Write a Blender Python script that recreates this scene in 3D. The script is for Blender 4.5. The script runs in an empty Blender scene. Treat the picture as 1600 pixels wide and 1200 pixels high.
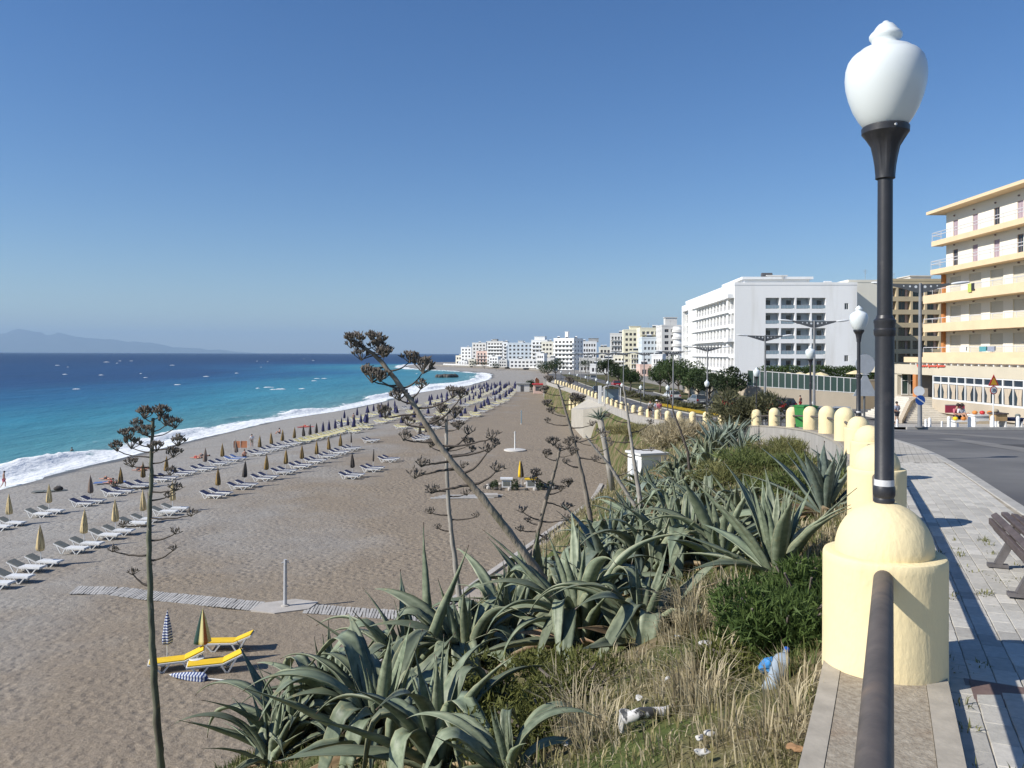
import bpy, math, random
from mathutils import Vector, Matrix, noise
from math import sin, cos, tan, pi, sqrt, atan2, radians, floor
random.seed(7)
scene = bpy.context.scene
COL = scene.collection

# ---------------------------------------------------------------- camera
EYE = 14.0
FPX = 1250.0            # focal length in pixels of the 1600 px wide photograph
HORY = 553.0            # row of the horizon in the photograph
cam_d = bpy.data.cameras.new('camera')
cam_d.sensor_width = 36.0
cam_d.lens = 36.0 * FPX / 1600.0
cam_d.shift_y = -(600.0 - HORY) / 1600.0
cam_d.clip_start = 0.05
cam_d.clip_end = 200000.0
cam = bpy.data.objects.new('camera', cam_d)
cam.location = (0, 0, EYE)
cam.rotation_euler = (radians(90), radians(-0.2), 0)
COL.objects.link(cam)
scene.camera = cam

HAZE = 3.0e-5
# ---------------------------------------------------------------- sky and sun
SUN_EL = radians(36.0)
SUN_AZ = atan2(-0.94, -0.342)      # from +Y towards +X
SUNV = Vector((sin(SUN_AZ) * cos(SUN_EL), cos(SUN_AZ) * cos(SUN_EL), sin(SUN_EL)))
world = bpy.data.worlds.new('World')
scene.world = world
world.use_nodes = True
wn = world.node_tree.nodes
wl = world.node_tree.links
wn.clear()
sky = wn.new('ShaderNodeTexSky')
sky.sky_type = 'NISHITA'
sky.sun_disc = False
sky.sun_elevation = SUN_EL
sky.sun_rotation = SUN_AZ % (2 * pi)
sky.altitude = 0.0
sky.air_density = 1.0
sky.dust_density = 0.2
sky.ozone_density = 4.0
bg = wn.new('ShaderNodeBackground')
bg.inputs['Strength'].default_value = 0.094
wo = wn.new('ShaderNodeOutputWorld')
hsv = wn.new('ShaderNodeHueSaturation')
hsv.inputs['Saturation'].default_value = 1.23
hsv.inputs['Hue'].default_value = 0.508
wl.new(sky.outputs[0], hsv.inputs['Color'])
wl.new(hsv.outputs[0], bg.inputs['Color'])
wl.new(bg.outputs[0], wo.inputs['Surface'])
sun_d = bpy.data.lights.new('sun', 'SUN')
sun_d.energy = 5.0
sun_d.angle = radians(0.53)
sun_d.color = (1.0, 0.95, 0.87)
sun = bpy.data.objects.new('sun', sun_d)
sun.rotation_euler = SUNV.to_track_quat('Z', 'Y').to_euler()
sun.location = (-40, -20, 60)
COL.objects.link(sun)

vs = scene.view_settings
vs.view_transform = 'Standard'
vs.look = 'None'
vs.exposure = 0.31
vs.gamma = 1.0
vs.use_curve_mapping = False
scene.cycles.max_bounces = 4
scene.cycles.diffuse_bounces = 2
scene.cycles.glossy_bounces = 1
scene.cycles.transmission_bounces = 2
scene.cycles.volume_bounces = 0
scene.cycles.transparent_max_bounces = 8
scene.cycles.caustics_reflective = False
scene.cycles.caustics_refractive = False

# ---------------------------------------------------------------- helpers
class MB:
    """collects faces of one mesh"""
    def __init__(s):
        s.v = []; s.f = []; s.m = []; s.at = {}
    def add(s, vs, fs, mi=0, M=None):
        o = len(s.v)
        if M is not None:
            vs = [M @ Vector(p) for p in vs]
        s.v.extend([tuple(p) for p in vs])
        for f in fs:
            s.f.append(tuple(i + o for i in f)); s.m.append(mi)
        return o
    def quad(s, a, b, c, d, mi=0):
        s.add([a, b, c, d], [(0, 1, 2, 3)], mi)
    def box(s, x0, x1, y0, y1, z0, z1, mi=0, M=None):
        s.add([(x0,y0,z0),(x1,y0,z0),(x1,y1,z0),(x0,y1,z0),(x0,y0,z1),(x1,y0,z1),(x1,y1,z1),(x0,y1,z1)],
              [(0,3,2,1),(4,5,6,7),(0,1,5,4),(1,2,6,5),(2,3,7,6),(3,0,4,7)], mi, M)
    def bar(s, a, b, w, h, mi=0, up=(0,0,1)):
        """box beam from a to b, w wide, h high"""
        a = Vector(a); b = Vector(b); d = b - a; L = d.length
        if L < 1e-6: return
        x = d / L; u = Vector(up)
        y = u.cross(x)
        if y.length < 1e-4: y = Vector((0,1,0)).cross(x)
        y.normalize(); z = x.cross(y)
        M = Matrix(((x.x,y.x,z.x,a.x),(x.y,y.y,z.y,a.y),(x.z,y.z,z.z,a.z),(0,0,0,1)))
        s.box(0, L, -w/2, w/2, -h/2, h/2, mi, M)
    def lathe(s, prof, n=24, c=(0,0,0), mi=0, M=None, rip=None):
        vs = []; fs = []
        for r, z in prof:
            for k in range(n):
                a = 2*pi*k/n
                rr = r if rip is None else r*rip(a, z)
                vs.append((c[0]+rr*cos(a), c[1]+rr*sin(a), c[2]+z))
        for j in range(len(prof)-1):
            for k in range(n):
                k2 = (k+1) % n
                fs.append((j*n+k, j*n+k2, (j+1)*n+k2, (j+1)*n+k))
        fs.append(tuple(range(n-1, -1, -1)))
        fs.append(tuple((len(prof)-1)*n+k for k in range(n)))
        s.add(vs, fs, mi, M)
    def tube(s, pts, rad, n=8, mi=0, cap=True, M=None):
        pts = [Vector(p) for p in pts]
        if not hasattr(rad, '__len__'): rad = [rad]*len(pts)
        vs = []; fs = []; prev = None
        for i, p in enumerate(pts):
            t = (pts[min(i+1, len(pts)-1)] - pts[max(i-1, 0)])
            if t.length < 1e-9: t = Vector((0,0,1))
            t.normalize()
            if prev is None:
                u = t.cross(Vector((0,0,1)))
                if u.length < 1e-3: u = t.cross(Vector((0,1,0)))
                u.normalize()
            else:
                u = prev - t*prev.dot(t)
                if u.length < 1e-5: u = t.orthogonal()
                u.normalize()
            prev = u
            w = t.cross(u)
            for k in range(n):
                a = 2*pi*k/n
                q = p + (u*cos(a) + w*sin(a))*rad[i]
                vs.append(tuple(q))
        for j in range(len(pts)-1):
            for k in range(n):
                k2 = (k+1) % n
                fs.append((j*n+k, j*n+k2, (j+1)*n+k2, (j+1)*n+k))
        if cap:
            fs.append(tuple(range(n-1, -1, -1)))
            fs.append(tuple((len(pts)-1)*n+k for k in range(n)))
        s.add(vs, fs, mi, M)
    def prism(s, poly, z0, z1, mi=0, M=None):
        n = len(poly)
        vs = [(x,y,z0) for x,y in poly] + [(x,y,z1) for x,y in poly]
        fs = [tuple(range(n-1,-1,-1)), tuple(range(n, 2*n))]
        for k in range(n):
            k2 = (k+1) % n
            fs.append((k, k2, n+k2, n+k))
        s.add(vs, fs, mi, M)
    def ell(s, c, r, nu=12, nv=8, mi=0, M=None):
        prof = []
        vs = []; fs = []
        for j in range(nv+1):
            ph = -pi/2 + pi*j/nv
            for k in range(nu):
                a = 2*pi*k/nu
                vs.append((c[0]+r[0]*cos(ph)*cos(a), c[1]+r[1]*cos(ph)*sin(a), c[2]+r[2]*sin(ph)))
        for j in range(nv):
            for k in range(nu):
                k2 = (k+1) % nu
                fs.append((j*nu+k, j*nu+k2, (j+1)*nu+k2, (j+1)*nu+k))
        s.add(vs, fs, mi, M)
    def mesh(s, name, mats, smooth=False, sharp=None):
        me = bpy.data.meshes.new(name)
        me.from_pydata(s.v, [], s.f)
        if not isinstance(mats, (list, tuple)): mats = [mats]
        for m in mats: me.materials.append(m)
        if len(mats) > 1: me.polygons.foreach_set('material_index', s.m)
        for k, vals in s.at.items():
            a = me.attributes.new(k, 'FLOAT', 'POINT')
            a.data.foreach_set('value', vals)
        if smooth:
            me.polygons.foreach_set('use_smooth', [True]*len(s.f))
            if sharp is not None: me.set_sharp_from_angle(angle=radians(sharp))
        me.update()
        return me
    def build(s, name, mats, parent=None, smooth=False, sharp=None, loc=None, rz=None):
        return ob(name, s.mesh(name, mats, smooth, sharp), parent, loc, rz)

def ob(name, me, parent=None, loc=None, rz=None, scale=None):
    o = bpy.data.objects.new(name, me)
    COL.objects.link(o)
    if parent is not None: o.parent = parent
    if loc is not None: o.location = loc
    if rz is not None: o.rotation_euler = (0, 0, rz)
    if scale is not None: o.scale = scale
    return o

def tag(o, label, cat, group=None):
    o['label'] = label; o['category'] = cat
    if group: o['group'] = group
    return o

def struct(o, label=None):
    o['kind'] = 'structure'
    if label: o['label'] = label
    return o

def thing(name, label, cat, loc=(0,0,0), rz=0.0, group=None, scale=None):
    o = bpy.data.objects.new(name, None)
    o.empty_display_size = 0.2
    COL.objects.link(o)
    o.location = loc; o.rotation_euler = (0, 0, rz)
    if scale: o.scale = scale
    return tag(o, label, cat, group)

def copy_tree(o, loc=None, rz=None, label=None, group=None, parent=None, mats=None):
    c = o.copy(); COL.objects.link(c)
    c.parent = parent
    if loc is not None: c.location = loc
    if rz is not None: c.rotation_euler = (0, 0, rz)
    if label: c['label'] = label
    if group: c['group'] = group
    for ch in list(o.children):
        copy_tree(ch, parent=c)
    return c

ORD = ['first','second','third','fourth','fifth','sixth','seventh','eighth','ninth','tenth','eleventh','twelfth',
       'thirteenth','fourteenth','fifteenth','sixteenth','seventeenth','eighteenth','nineteenth','twentieth']
TENS = {20:'twenty',30:'thirty',40:'forty',50:'fifty'}
def ordw(i):
    """1-based ordinal word"""
    if i <= 20: return ORD[i-1]
    t = (i//10)*10
    if i % 10 == 0: return {30:'thirtieth',40:'fortieth',50:'fiftieth'}[i]
    return TENS[t] + '-' + ORD[i % 10 - 1]

def interp(tab, x):
    """smooth (monotone-ish cubic) interpolation in a table of (x, y)"""
    n = len(tab)
    if x <= tab[0][0]: return tab[0][1]
    if x >= tab[-1][0]: return tab[-1][1]
    lo, hi = 0, n-1
    while hi - lo > 1:
        mid = (lo+hi)//2
        if tab[mid][0] <= x: lo = mid
        else: hi = mid
    x0, y0 = tab[lo]; x1, y1 = tab[hi]
    h = x1-x0
    def slope(i):
        if i == 0: return (tab[1][1]-tab[0][1])/(tab[1][0]-tab[0][0])
        if i == n-1: return (tab[-1][1]-tab[-2][1])/(tab[-1][0]-tab[-2][0])
        a = (tab[i][1]-tab[i-1][1])/(tab[i][0]-tab[i-1][0])
        b = (tab[i+1][1]-tab[i][1])/(tab[i+1][0]-tab[i][0])
        if a*b <= 0: return 0.0
        return 2*a*b/(a+b)
    m0, m1 = slope(lo), slope(hi)
    t = (x-x0)/h
    return (2*t**3-3*t*t+1)*y0 + (t**3-2*t*t+t)*h*m0 + (-2*t**3+3*t*t)*y1 + (t**3-t*t)*h*m1

def clamp(x, a=0.0, b=1.0): return max(a, min(b, x))
def sst(a, b, x):
    t = clamp((x-a)/(b-a)); return t*t*(3-2*t)
def lerp(a, b, t): return a + (b-a)*t
def nz(x, y, z=0.0): return noise.noise(Vector((x, y, z)))
def P(px, py, Y):
    """the point at depth Y seen at pixel (px, py) of the photograph"""
    return Vector(((px-800.0)/FPX*Y, Y, EYE-(py-HORY)/FPX*Y))

# ---------------------------------------------------------------- materials
MATS = {}
def mat(name, col, rough=0.7, var=0.1, scale=3.0, bump=0.0, bscale=40.0, metal=0.0, spec=0.5, col2=None,
        detail=5.0, rnd=0.0, coord='pos', stretch=None, bdist=0.02, contrast=(0.3, 0.7), col3=None, scale3=1.0, cut3=(0.5,0.6)):
    if name in MATS: return MATS[name]
    m = bpy.data.materials.new(name); m.use_nodes = True
    nt = m.node_tree; N = nt.nodes; L = nt.links
    b = N['Principled BSDF']
    b.inputs['Roughness'].default_value = rough
    b.inputs['Metallic'].default_value = metal
    b.inputs['Specular IOR Level'].default_value = spec
    if coord == 'pos':
        g = N.new('ShaderNodeNewGeometry'); src = g.outputs['Position']
    else:
        g = N.new('ShaderNodeTexCoord'); src = g.outputs['Object']
    if stretch:
        mp = N.new('ShaderNodeMapping'); mp.inputs['Scale'].default_value = stretch
        L.new(src, mp.inputs['Vector']); src = mp.outputs[0]
    n1 = N.new('ShaderNodeTexNoise'); n1.inputs['Scale'].default_value = scale; n1.inputs['Detail'].default_value = detail
    n1.inputs['Roughness'].default_value = 0.6
    L.new(src, n1.inputs['Vector'])
    r = N.new('ShaderNodeValToRGB')
    ca = [c*(1-var) for c in col]; cb = list(col2) if col2 else [min(1, c*(1+var)) for c in col]
    if col2: ca = list(col)
    r.color_ramp.elements[0].position = contrast[0]; r.color_ramp.elements[0].color = (*ca, 1)
    r.color_ramp.elements[1].position = contrast[1]; r.color_ramp.elements[1].color = (*cb, 1)
    L.new(n1.outputs['Fac'], r.inputs['Fac'])
    out = r.outputs['Color']
    if col3:
        n3 = N.new('ShaderNodeTexNoise'); n3.inputs['Scale'].default_value = scale3; n3.inputs['Detail'].default_value = 4
        L.new(src, n3.inputs['Vector'])
        mr = N.new('ShaderNodeMapRange'); mr.inputs[1].default_value = cut3[0]; mr.inputs[2].default_value = cut3[1]
        L.new(n3.outputs['Fac'], mr.inputs[0])
        mx = N.new('ShaderNodeMix'); mx.data_type = 'RGBA'
        L.new(mr.outputs[0], mx.inputs[0]); L.new(out, mx.inputs[6]); mx.inputs[7].default_value = (*col3, 1)
        out = mx.outputs[2]
    if rnd:
        oi = N.new('ShaderNodeObjectInfo')
        mr2 = N.new('ShaderNodeMapRange'); mr2.inputs[3].default_value = 1-rnd; mr2.inputs[4].default_value = 1+rnd
        L.new(oi.outputs['Random'], mr2.inputs[0])
        hs = N.new('ShaderNodeHueSaturation')
        L.new(mr2.outputs[0], hs.inputs['Value']); L.new(out, hs.inputs['Color'])
        out = hs.outputs[0]
    L.new(out, b.inputs['Base Color'])
    if bump:
        n2 = N.new('ShaderNodeTexNoise'); n2.inputs['Scale'].default_value = bscale; n2.inputs['Detail'].default_value = 4
        L.new(src, n2.inputs['Vector'])
        bp = N.new('ShaderNodeBump'); bp.inputs['Strength'].default_value = bump; bp.inputs['Distance'].default_value = bdist
        L.new(n2.outputs['Fac'], bp.inputs['Height']); L.new(bp.outputs[0], b.inputs['Normal'])
    MATS[name] = m
    return m

# ---------------------------------------------------------------- terrain functions
DROP = [(-12,1.0),(0,1.30),(3.8,1.466),(8,1.66),(12.2,1.84),(16.5,2.03),(21,2.25),(25.5,2.5),(30,2.8),(34.5,3.12),(39,3.46),
        (52.5,4.6),(66,5.55),(75,6.05),(90,6.5),(115,6.85),(183,6.88),(290,7.2),(400,9.0),(600,10.0),(1000,10.6),(1500,11)]
def ledge_z(Y): return EYE - interp(DROP, Y)
def pave_z(Y): return ledge_z(Y) - 0.05
def road_z(Y): return ledge_z(Y) - 0.17
XW = [(-12,-5.65),(-1.2,-0.61),(3.8,1.77),(8,3.65),(12.2,5.45),(16.5,7.15),(21,8.74),(25.5,10.05),(30,11.2),(34.5,12.1),(39,12.8),
      (43.5,13.3),(52.5,13.8),(61.5,13.9),(75,13.65),(97.5,13.4),(120,13.2),(142,12.65),(165,11.9),(183,10.6),(205,9.0)]
def xw(Y): return interp(XW, Y)
XF = [(-12,-18),(5,-13),(15,-9.8),(24,-5.9),(36,-2.3),(51,3),(66,8.0),(80,10.3),(95,11.2),(120,11.0),(150,10.4),(183,8.6),
      (230,9),(290,14),(360,18),(450,22),(560,20),(620,6),(680,-22),(740,-58),(850,-90),(960,-104),(1000,-102),(1100,-30),(1300,150)]
def xf(Y): return interp(XF, Y)
SX = [(-60,-54),(30,-54),(82,-52.8),(108,-52),(156,-50),(201,-41),(282,-34),(357,-19.4),(450,-14),(547,-16.6),(648,-52),(714,-86),
      (850,-115),(972,-124),(1010,-116),(1060,-60),(1150,20),(1300,160),(2000,700),(8000,4000),(70000,40000)]
def sx(Y): return interp(SX, Y)
def beach_z(X, Y):
    v = X - sx(Y)
    if v < 0: return max(-3.0, v*0.12)
    z = 1.15*(1-math.exp(-v/6.0)) + 1.0*sst(8, 34, v)
    return z
def bank_z(X, Y):
    a, b = xw(Y)-0.26, xf(Y)
    u = clamp((a-X)/max(0.5, a-b))
    zt = ledge_z(Y) - lerp(0.13, 1.0, sst(10, 30, Y))
    zb = beach_z(b, Y)
    pn = 0.60*u + 0.40*sst(0.36, 1.0, u)
    z = zt + (zb-zt)*lerp(pn, u**1.8, sst(16, 44, Y))
    return z + (0.10*nz(X*0.9, Y*0.9) + 0.04*nz(X*2.7, Y*2.7, 3))*min(1, u*20)*min(1, (1-u)*10+.1)
def gz(X, Y):
    if Y < 205 and X > xw(Y)-0.26: return road_z(Y)
    if X < xf(Y): return beach_z(X, Y)
    if Y < 205: return bank_z(X, Y)
    return road_z(Y)
def hit(px, py, ymin=2.0):
    """first ground point behind a pixel of the photograph"""
    Y = ymin; last = Y
    while Y < 1500:
        p = P(px, py, Y)
        if p.z <= gz(p.x, Y):
            a, b = last, Y
            for _ in range(14):
                mm = (a+b)/2; q = P(px, py, mm)
                if q.z <= gz(q.x, mm): b = mm
                else: a = mm
            q = P(px, py, b); q.z = gz(q.x, b)
            return q
        last = Y; Y *= 1.012
    return P(px, py, 1500)
def beach_hit(px, py):
    Y = 40.0
    for _ in range(12):
        Y = (EYE-beach_z((px-800)/FPX*Y, Y))*FPX/(py-HORY)
    X = (px-800)/FPX*Y
    return Vector((X, Y, beach_z(X, Y)))
# ================================================================ SETTING
def attr_node(nt, name):
    a = nt.nodes.new('ShaderNodeAttribute'); a.attribute_name = name
    return a.outputs['Fac']

# ---- beach material: grey pebbles towards the sea, brown grit above, wet strip by the water
def beach_material():
    m = bpy.data.materials.new('beach_shingle'); m.use_nodes = True
    nt = m.node_tree; N = nt.nodes; L = nt.links; b = N['Principled BSDF']
    g = N.new('ShaderNodeNewGeometry'); pos = g.outputs['Position']
    def nzn(scale, detail=5, rough=0.6):
        n = N.new('ShaderNodeTexNoise'); n.inputs['Scale'].default_value = scale
        n.inputs['Detail'].default_value = detail; n.inputs['Roughness'].default_value = rough
        L.new(pos, n.inputs['Vector']); return n.outputs['Fac']
    def ramp(src, stops):
        r = N.new('ShaderNodeValToRGB'); e = r.color_ramp.elements
        while len(e) < len(stops): e.new(0.5)
        for k, (p, c) in enumerate(stops):
            e[k].position = p; e[k].color = (*c, 1)
        L.new(src, r.inputs['Fac']); return r.outputs['Color']
    def mix(f, a, c, mode='MIX'):
        x = N.new('ShaderNodeMix'); x.data_type = 'RGBA'; x.blend_type = mode
        if isinstance(f, float): x.inputs[0].default_value = f
        else: L.new(f, x.inputs[0])
        L.new(a, x.inputs[6])
        if isinstance(c, tuple): x.inputs[7].default_value = (*c, 1)
        else: L.new(c, x.inputs[7])
        return x.outputs[2]
    def mrange(src, a, c, lo=0.0, hi=1.0):
        r = N.new('ShaderNodeMapRange'); r.inputs[1].default_value = a; r.inputs[2].default_value = c
        r.inputs[3].default_value = lo; r.inputs[4].default_value = hi
        L.new(src, r.inputs[0]); return r.outputs[0]
    def math_(op, a, c):
        x = N.new('ShaderNodeMath'); x.operation = op; L.new(a, x.inputs[0])
        if isinstance(c, float): x.inputs[1].default_value = c
        else: L.new(c, x.inputs[1])
        return x.outputs[0]
    grit = ramp(nzn(9, 8, 0.75), [(0.3, (0.17, 0.136, 0.099)), (0.5, (0.27, 0.222, 0.165)), (0.72, (0.36, 0.303, 0.232))])
    peb = ramp(nzn(14, 8, 0.8), [(0.28, (0.18, 0.172, 0.158)), (0.5, (0.31, 0.295, 0.268)), (0.75, (0.48, 0.465, 0.44))])
    shore = attr_node(nt, 'shore')
    w = math_('ADD', shore, mrange(nzn(0.09, 4), 0.3, 0.7, -13.0, 13.0))
    c = mix(mrange(w, 22.0, 44.0, 1.0, 0.0), grit, peb)
    c = mix(mrange(nzn(0.55, 5), 0.35, 0.7, 0.0, 0.30), c, (0.19, 0.155, 0.125))       # trampled patches
    wet = mrange(math_('ADD', shore, mrange(nzn(0.25, 3), 0.3, 0.7, -1.2, 1.2)), 2.2, 4.6, 1.0, 0.0)
    c = mix(wet, c, (0.105, 0.098, 0.088))
    vor = N.new('ShaderNodeTexVoronoi'); vor.inputs['Scale'].default_value = 3.1; L.new(pos, vor.inputs['Vector'])
    sp = mrange(vor.outputs['Distance'], 0.035, 0.06, 1.0, 0.0)
    gate = mrange(nzn(2.3, 2), 0.56, 0.6)
    c = mix(math_('MULTIPLY', math_('MULTIPLY', sp, gate), 0.8), c, (0.62, 0.60, 0.56))     # single pale stones and scraps
    L.new(c, b.inputs['Base Color'])
    L.new(mrange(wet, 0.0, 1.0, 0.95, 0.45), b.inputs['Roughness'])
    b.inputs['Specular IOR Level'].default_value = 0.25
    v2 = N.new('ShaderNodeTexVoronoi'); v2.feature = 'SMOOTH_F1'; v2.inputs['Scale'].default_value = 2.4; v2.inputs['Smoothness'].default_value = 0.6; L.new(pos, v2.inputs['Vector'])
    tread = mrange(nzn(0.14, 4, 0.6), 0.36, 0.62, 0.25, 1.2)            # how trampled the shingle is
    foot = math_('MULTIPLY', mrange(v2.outputs['Distance'], 0.0, 0.5, 0.0, 1.0), tread)
    h = math_('ADD', math_('ADD', math_('MULTIPLY', nzn(2.6, 5, 0.65), 0.55), math_('MULTIPLY', nzn(8.0, 4, 0.7), 0.35)), math_('MULTIPLY', foot, 0.55))
    bp = N.new('ShaderNodeBump'); bp.inputs['Distance'].default_value = 0.21; L.new(h, bp.inputs['Height'])
    L.new(mrange(wet, 0.0, 1.0, 0.58, 0.1), bp.inputs['Strength'])
    L.new(bp.outputs[0], b.inputs['Normal'])
    return m

def grid_object(name, rows, mats, attrs=None, smooth=True):
    """rows: list of lists of points with the same length"""
    mb = MB(); n = len(rows[0])
    for r in rows: mb.v.extend([tuple(p) for p in r])
    for j in range(len(rows)-1):
        for k in range(n-1):
            mb.f.append((j*n+k, j*n+k+1, (j+1)*n+k+1, (j+1)*n+k)); mb.m.append(0)
    if attrs:
        for k, v in attrs.items(): mb.at[k] = v
    return mb.build(name, mats, smooth=smooth)

def yrange(a, b, s0, g):
    out = [a]; s = s0
    while out[-1] < b:
        out.append(min(b, out[-1]+s)); s *= g
    return out

rows = []; shore = []
for Y in yrange(-60, 205, 1.1, 1.002) + yrange(206.5, 1300, 2.5, 1.012):
    a = sx(Y)-16; b = xf(Y)+0.6
    r = []
    for k in range(73):
        t = k/72.0
        X = lerp(a, b, t)
        z = beach_z(X, Y)
        v = X-sx(Y)
        if v > 2:
            f = sst(2, 10, v)*(1-sst(0.97, 1.0, t))
            z += f*(0.10*nz(X*0.35, Y*0.35) + 0.045*nz(X*1.1, Y*1.1, 5))
        r.append((X, Y, z)); shore.append(v)
    rows.append(r)
struct(grid_object('beach', rows, beach_material(), {'shore': shore}))

# ---- bank below the promenade wall
bank_mat = mat('bank_soil', (0.12, 0.095, 0.055), 0.95, scale=1.6, col2=(0.25, 0.20, 0.115), bump=0.6, bscale=9, bdist=0.08,
               col3=(0.075, 0.095, 0.03), scale3=0.9, cut3=(0.42, 0.58), spec=0.1, detail=8)
rows = []
for Y in yrange(-12, 205, 0.28, 1.012):
    a = xw(Y)-0.2; b = xf(Y)-0.8
    r = []
    for k in range(61):
        X = lerp(a, b, (k/60.0)**1.15)
        z = bank_z(X, Y)
        if k == 60: z -= 0.5
        r.append((X, Y, z))
    rows.append(r)
struct(grid_object('bank', rows, bank_mat))

# ---- ground of the town
town_mat = mat('town_ground', (0.20, 0.19, 0.17), 0.95, scale=0.3, col2=(0.30, 0.28, 0.25), bump=0.2, bscale=8, spec=0.2)
rows = []
for Y in yrange(-40, 205, 3, 1.01) + yrange(205.5, 1250, 8, 1.02):
    a = xw(Y)+0.1 if Y < 205 else xf(Y)
    r = [(a, Y, beach_z(a, Y)-0.5 if Y > 205 else road_z(Y)-1.0)]
    for X in (a+0.01, a+3, a+8, a+16, a+30, a+60, a+120, a+300, a+900, a+2500):
        r.append((X, Y, road_z(Y)-0.05 + 0.0*X))
    rows.append(r)
struct(grid_object('town_ground', rows, town_mat, smooth=False))

# ---- roads, pavement
asphalt = mat('asphalt', (0.115, 0.115, 0.115), 0.9, scale=0.35, col2=(0.20, 0.197, 0.19), bump=0.35, bscale=60, bdist=0.01, spec=0.25,
              col3=(0.10, 0.10, 0.104), scale3=0.12, cut3=(0.45, 0.62), detail=8)
KERB = [(-12,-2.6),(4.5,4.0),(9.5,6.05),(17,9.05),(21.5,10.55),(30,12.85),(39,14.4),(52.5,15.4),(75,15.2),(120,14.7),(165,13.4),(205,11.0)]
def xk(Y): return interp(KERB, Y)
def strip(name, ys, fl, fr, zf, mats, nx=1, smooth=False):
    rows = []
    for Y in ys:
        a, b = fl(Y), fr(Y)
        rows.append([(lerp(a, b, k/nx), Y, zf(Y)) for k in range(nx+1)])
    return grid_object(name, rows, mats, smooth=smooth)
def road_right(Y):
    return 70.0 if Y < 52 else (46.0 if Y < 108 else 30.5)
ys = yrange(-12, 51.9, 0.8, 1.0) + yrange(52, 107.9, 2, 1.0) + yrange(108, 300, 4, 1.0)
struct(strip('road', ys, lambda Y: xk(Y) if Y < 205 else lerp(11.0, 13.0, (Y-205)/95.0), road_right, road_z, asphalt, 6))

def pave_material():
    m = bpy.data.materials.new('paving_far'); m.use_nodes = True
    nt = m.node_tree; N = nt.nodes; L = nt.links; b = N['Principled BSDF']
    g = N.new('ShaderNodeNewGeometry')
    mp = N.new('ShaderNodeMapping'); mp.inputs['Rotation'].default_value = (0, 0, radians(-65)); L.new(g.outputs['Position'], mp.inputs['Vector'])
    br = N.new('ShaderNodeTexBrick'); br.inputs['Scale'].default_value = 1.0
    br.inputs['Brick Width'].default_value = 0.21; br.inputs['Row Height'].default_value = 0.105; br.inputs['Mortar Size'].default_value = 0.006
    br.inputs['Color1'].default_value = (0.46, 0.44, 0.395, 1); br.inputs['Color2'].default_value = (0.51, 0.485, 0.435, 1); br.inputs['Mortar'].default_value = (0.32, 0.30, 0.26, 1)
    L.new(mp.outputs[0], br.inputs['Vector'])
    n = N.new('ShaderNodeTexNoise'); n.inputs['Scale'].default_value = 0.8; n.inputs['Detail'].default_value = 6; L.new(g.outputs['Position'], n.inputs['Vector'])
    r = N.new('ShaderNodeValToRGB'); r.color_ramp.elements[0].position = 0.3; r.color_ramp.elements[0].color = (0.78, 0.76, 0.72, 1)
    r.color_ramp.elements[1].position = 0.7; r.color_ramp.elements[1].color = (1.08, 1.07, 1.05, 1); L.new(n.outputs['Fac'], r.inputs['Fac'])
    x = N.new('ShaderNodeMix'); x.data_type = 'RGBA'; x.blend_type = 'MULTIPLY'; x.inputs[0].default_value = 1
    L.new(br.outputs['Color'], x.inputs[6]); L.new(r.outputs[0], x.inputs[7]); L.new(x.outputs[2], b.inputs['Base Color'])
    b.inputs['Roughness'].default_value = 0.9; b.inputs['Specular IOR Level'].default_value = 0.25
    bp = N.new('ShaderNodeBump'); bp.inputs['Strength'].default_value = 0.3; bp.inputs['Distance'].default_value = 0.01
    L.new(n.outputs['Fac'], bp.inputs['Height']); L.new(bp.outputs[0], b.inputs['Normal'])
    return m
PAVE_Y = 15.0     # pavers are laid one by one up to here
pm = pave_material()
joint_mat = mat('paving_joint_sand', (0.25, 0.22, 0.17), 0.95, scale=4, col2=(0.42, 0.37, 0.29), spec=0.1)
kerb_in = lambda Y: xk(Y)-0.14
pv = struct(strip('pavement', yrange(PAVE_Y, 205, 0.7, 1.01), lambda Y: xw(Y)+0.2, kerb_in, pave_z, pm))
pbed = strip('paving_bed', yrange(-12, PAVE_Y+0.02, 0.5, 1.0), lambda Y: xw(Y)+0.2, kerb_in, lambda Y: pave_z(Y)-0.008, joint_mat)
pbed.parent = pv
# individually laid pavers, running bond parallel to the wall
pav_mats = [mat('paver_%d' % i, c, 0.88, var=0.12, scale=30, bump=0.4, bscale=90, bdist=0.004, spec=0.25, rnd=0.14)
            for i, c in enumerate([(0.46, 0.44, 0.39), (0.50, 0.475, 0.42), (0.42, 0.40, 0.355)])]
def paver_verts(L, W):
    h = 0.0; e = 0.003
    a, b = L/2-0.002, W/2-0.002
    vs = [(-a,-b,-0.03),(a,-b,-0.03),(a,b,-0.03),(-a,b,-0.03),(-a,-b,-e),(a,-b,-e),(a,b,-e),(-a,b,-e),
          (-a+e,-b+e,0),(a-e,-b+e,0),(a-e,b-e,0),(-a+e,b-e,0)]
    fs = [(0,1,5,4),(1,2,6,5),(2,3,7,6),(3,0,4,7),(4,5,9,8),(5,6,10,9),(6,7,11,10),(7,4,8,11),(8,9,10,11)]
    return vs, fs
pav_me = []
for i in range(3):
    mb = MB(); mb.add(*paver_verts(0.21, 0.105)); pav_me.append(mb.mesh('paver', pav_mats[i]))
cand = []
ang_wall = atan2(3.8+1.2, 1.77+0.61)
sdir = Vector((cos(ang_wall), sin(ang_wall)))
prng = random.Random(11)
Y = -2.0; row = 0
s_along = -4.0
base = Vector((xw(0), 0))
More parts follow.
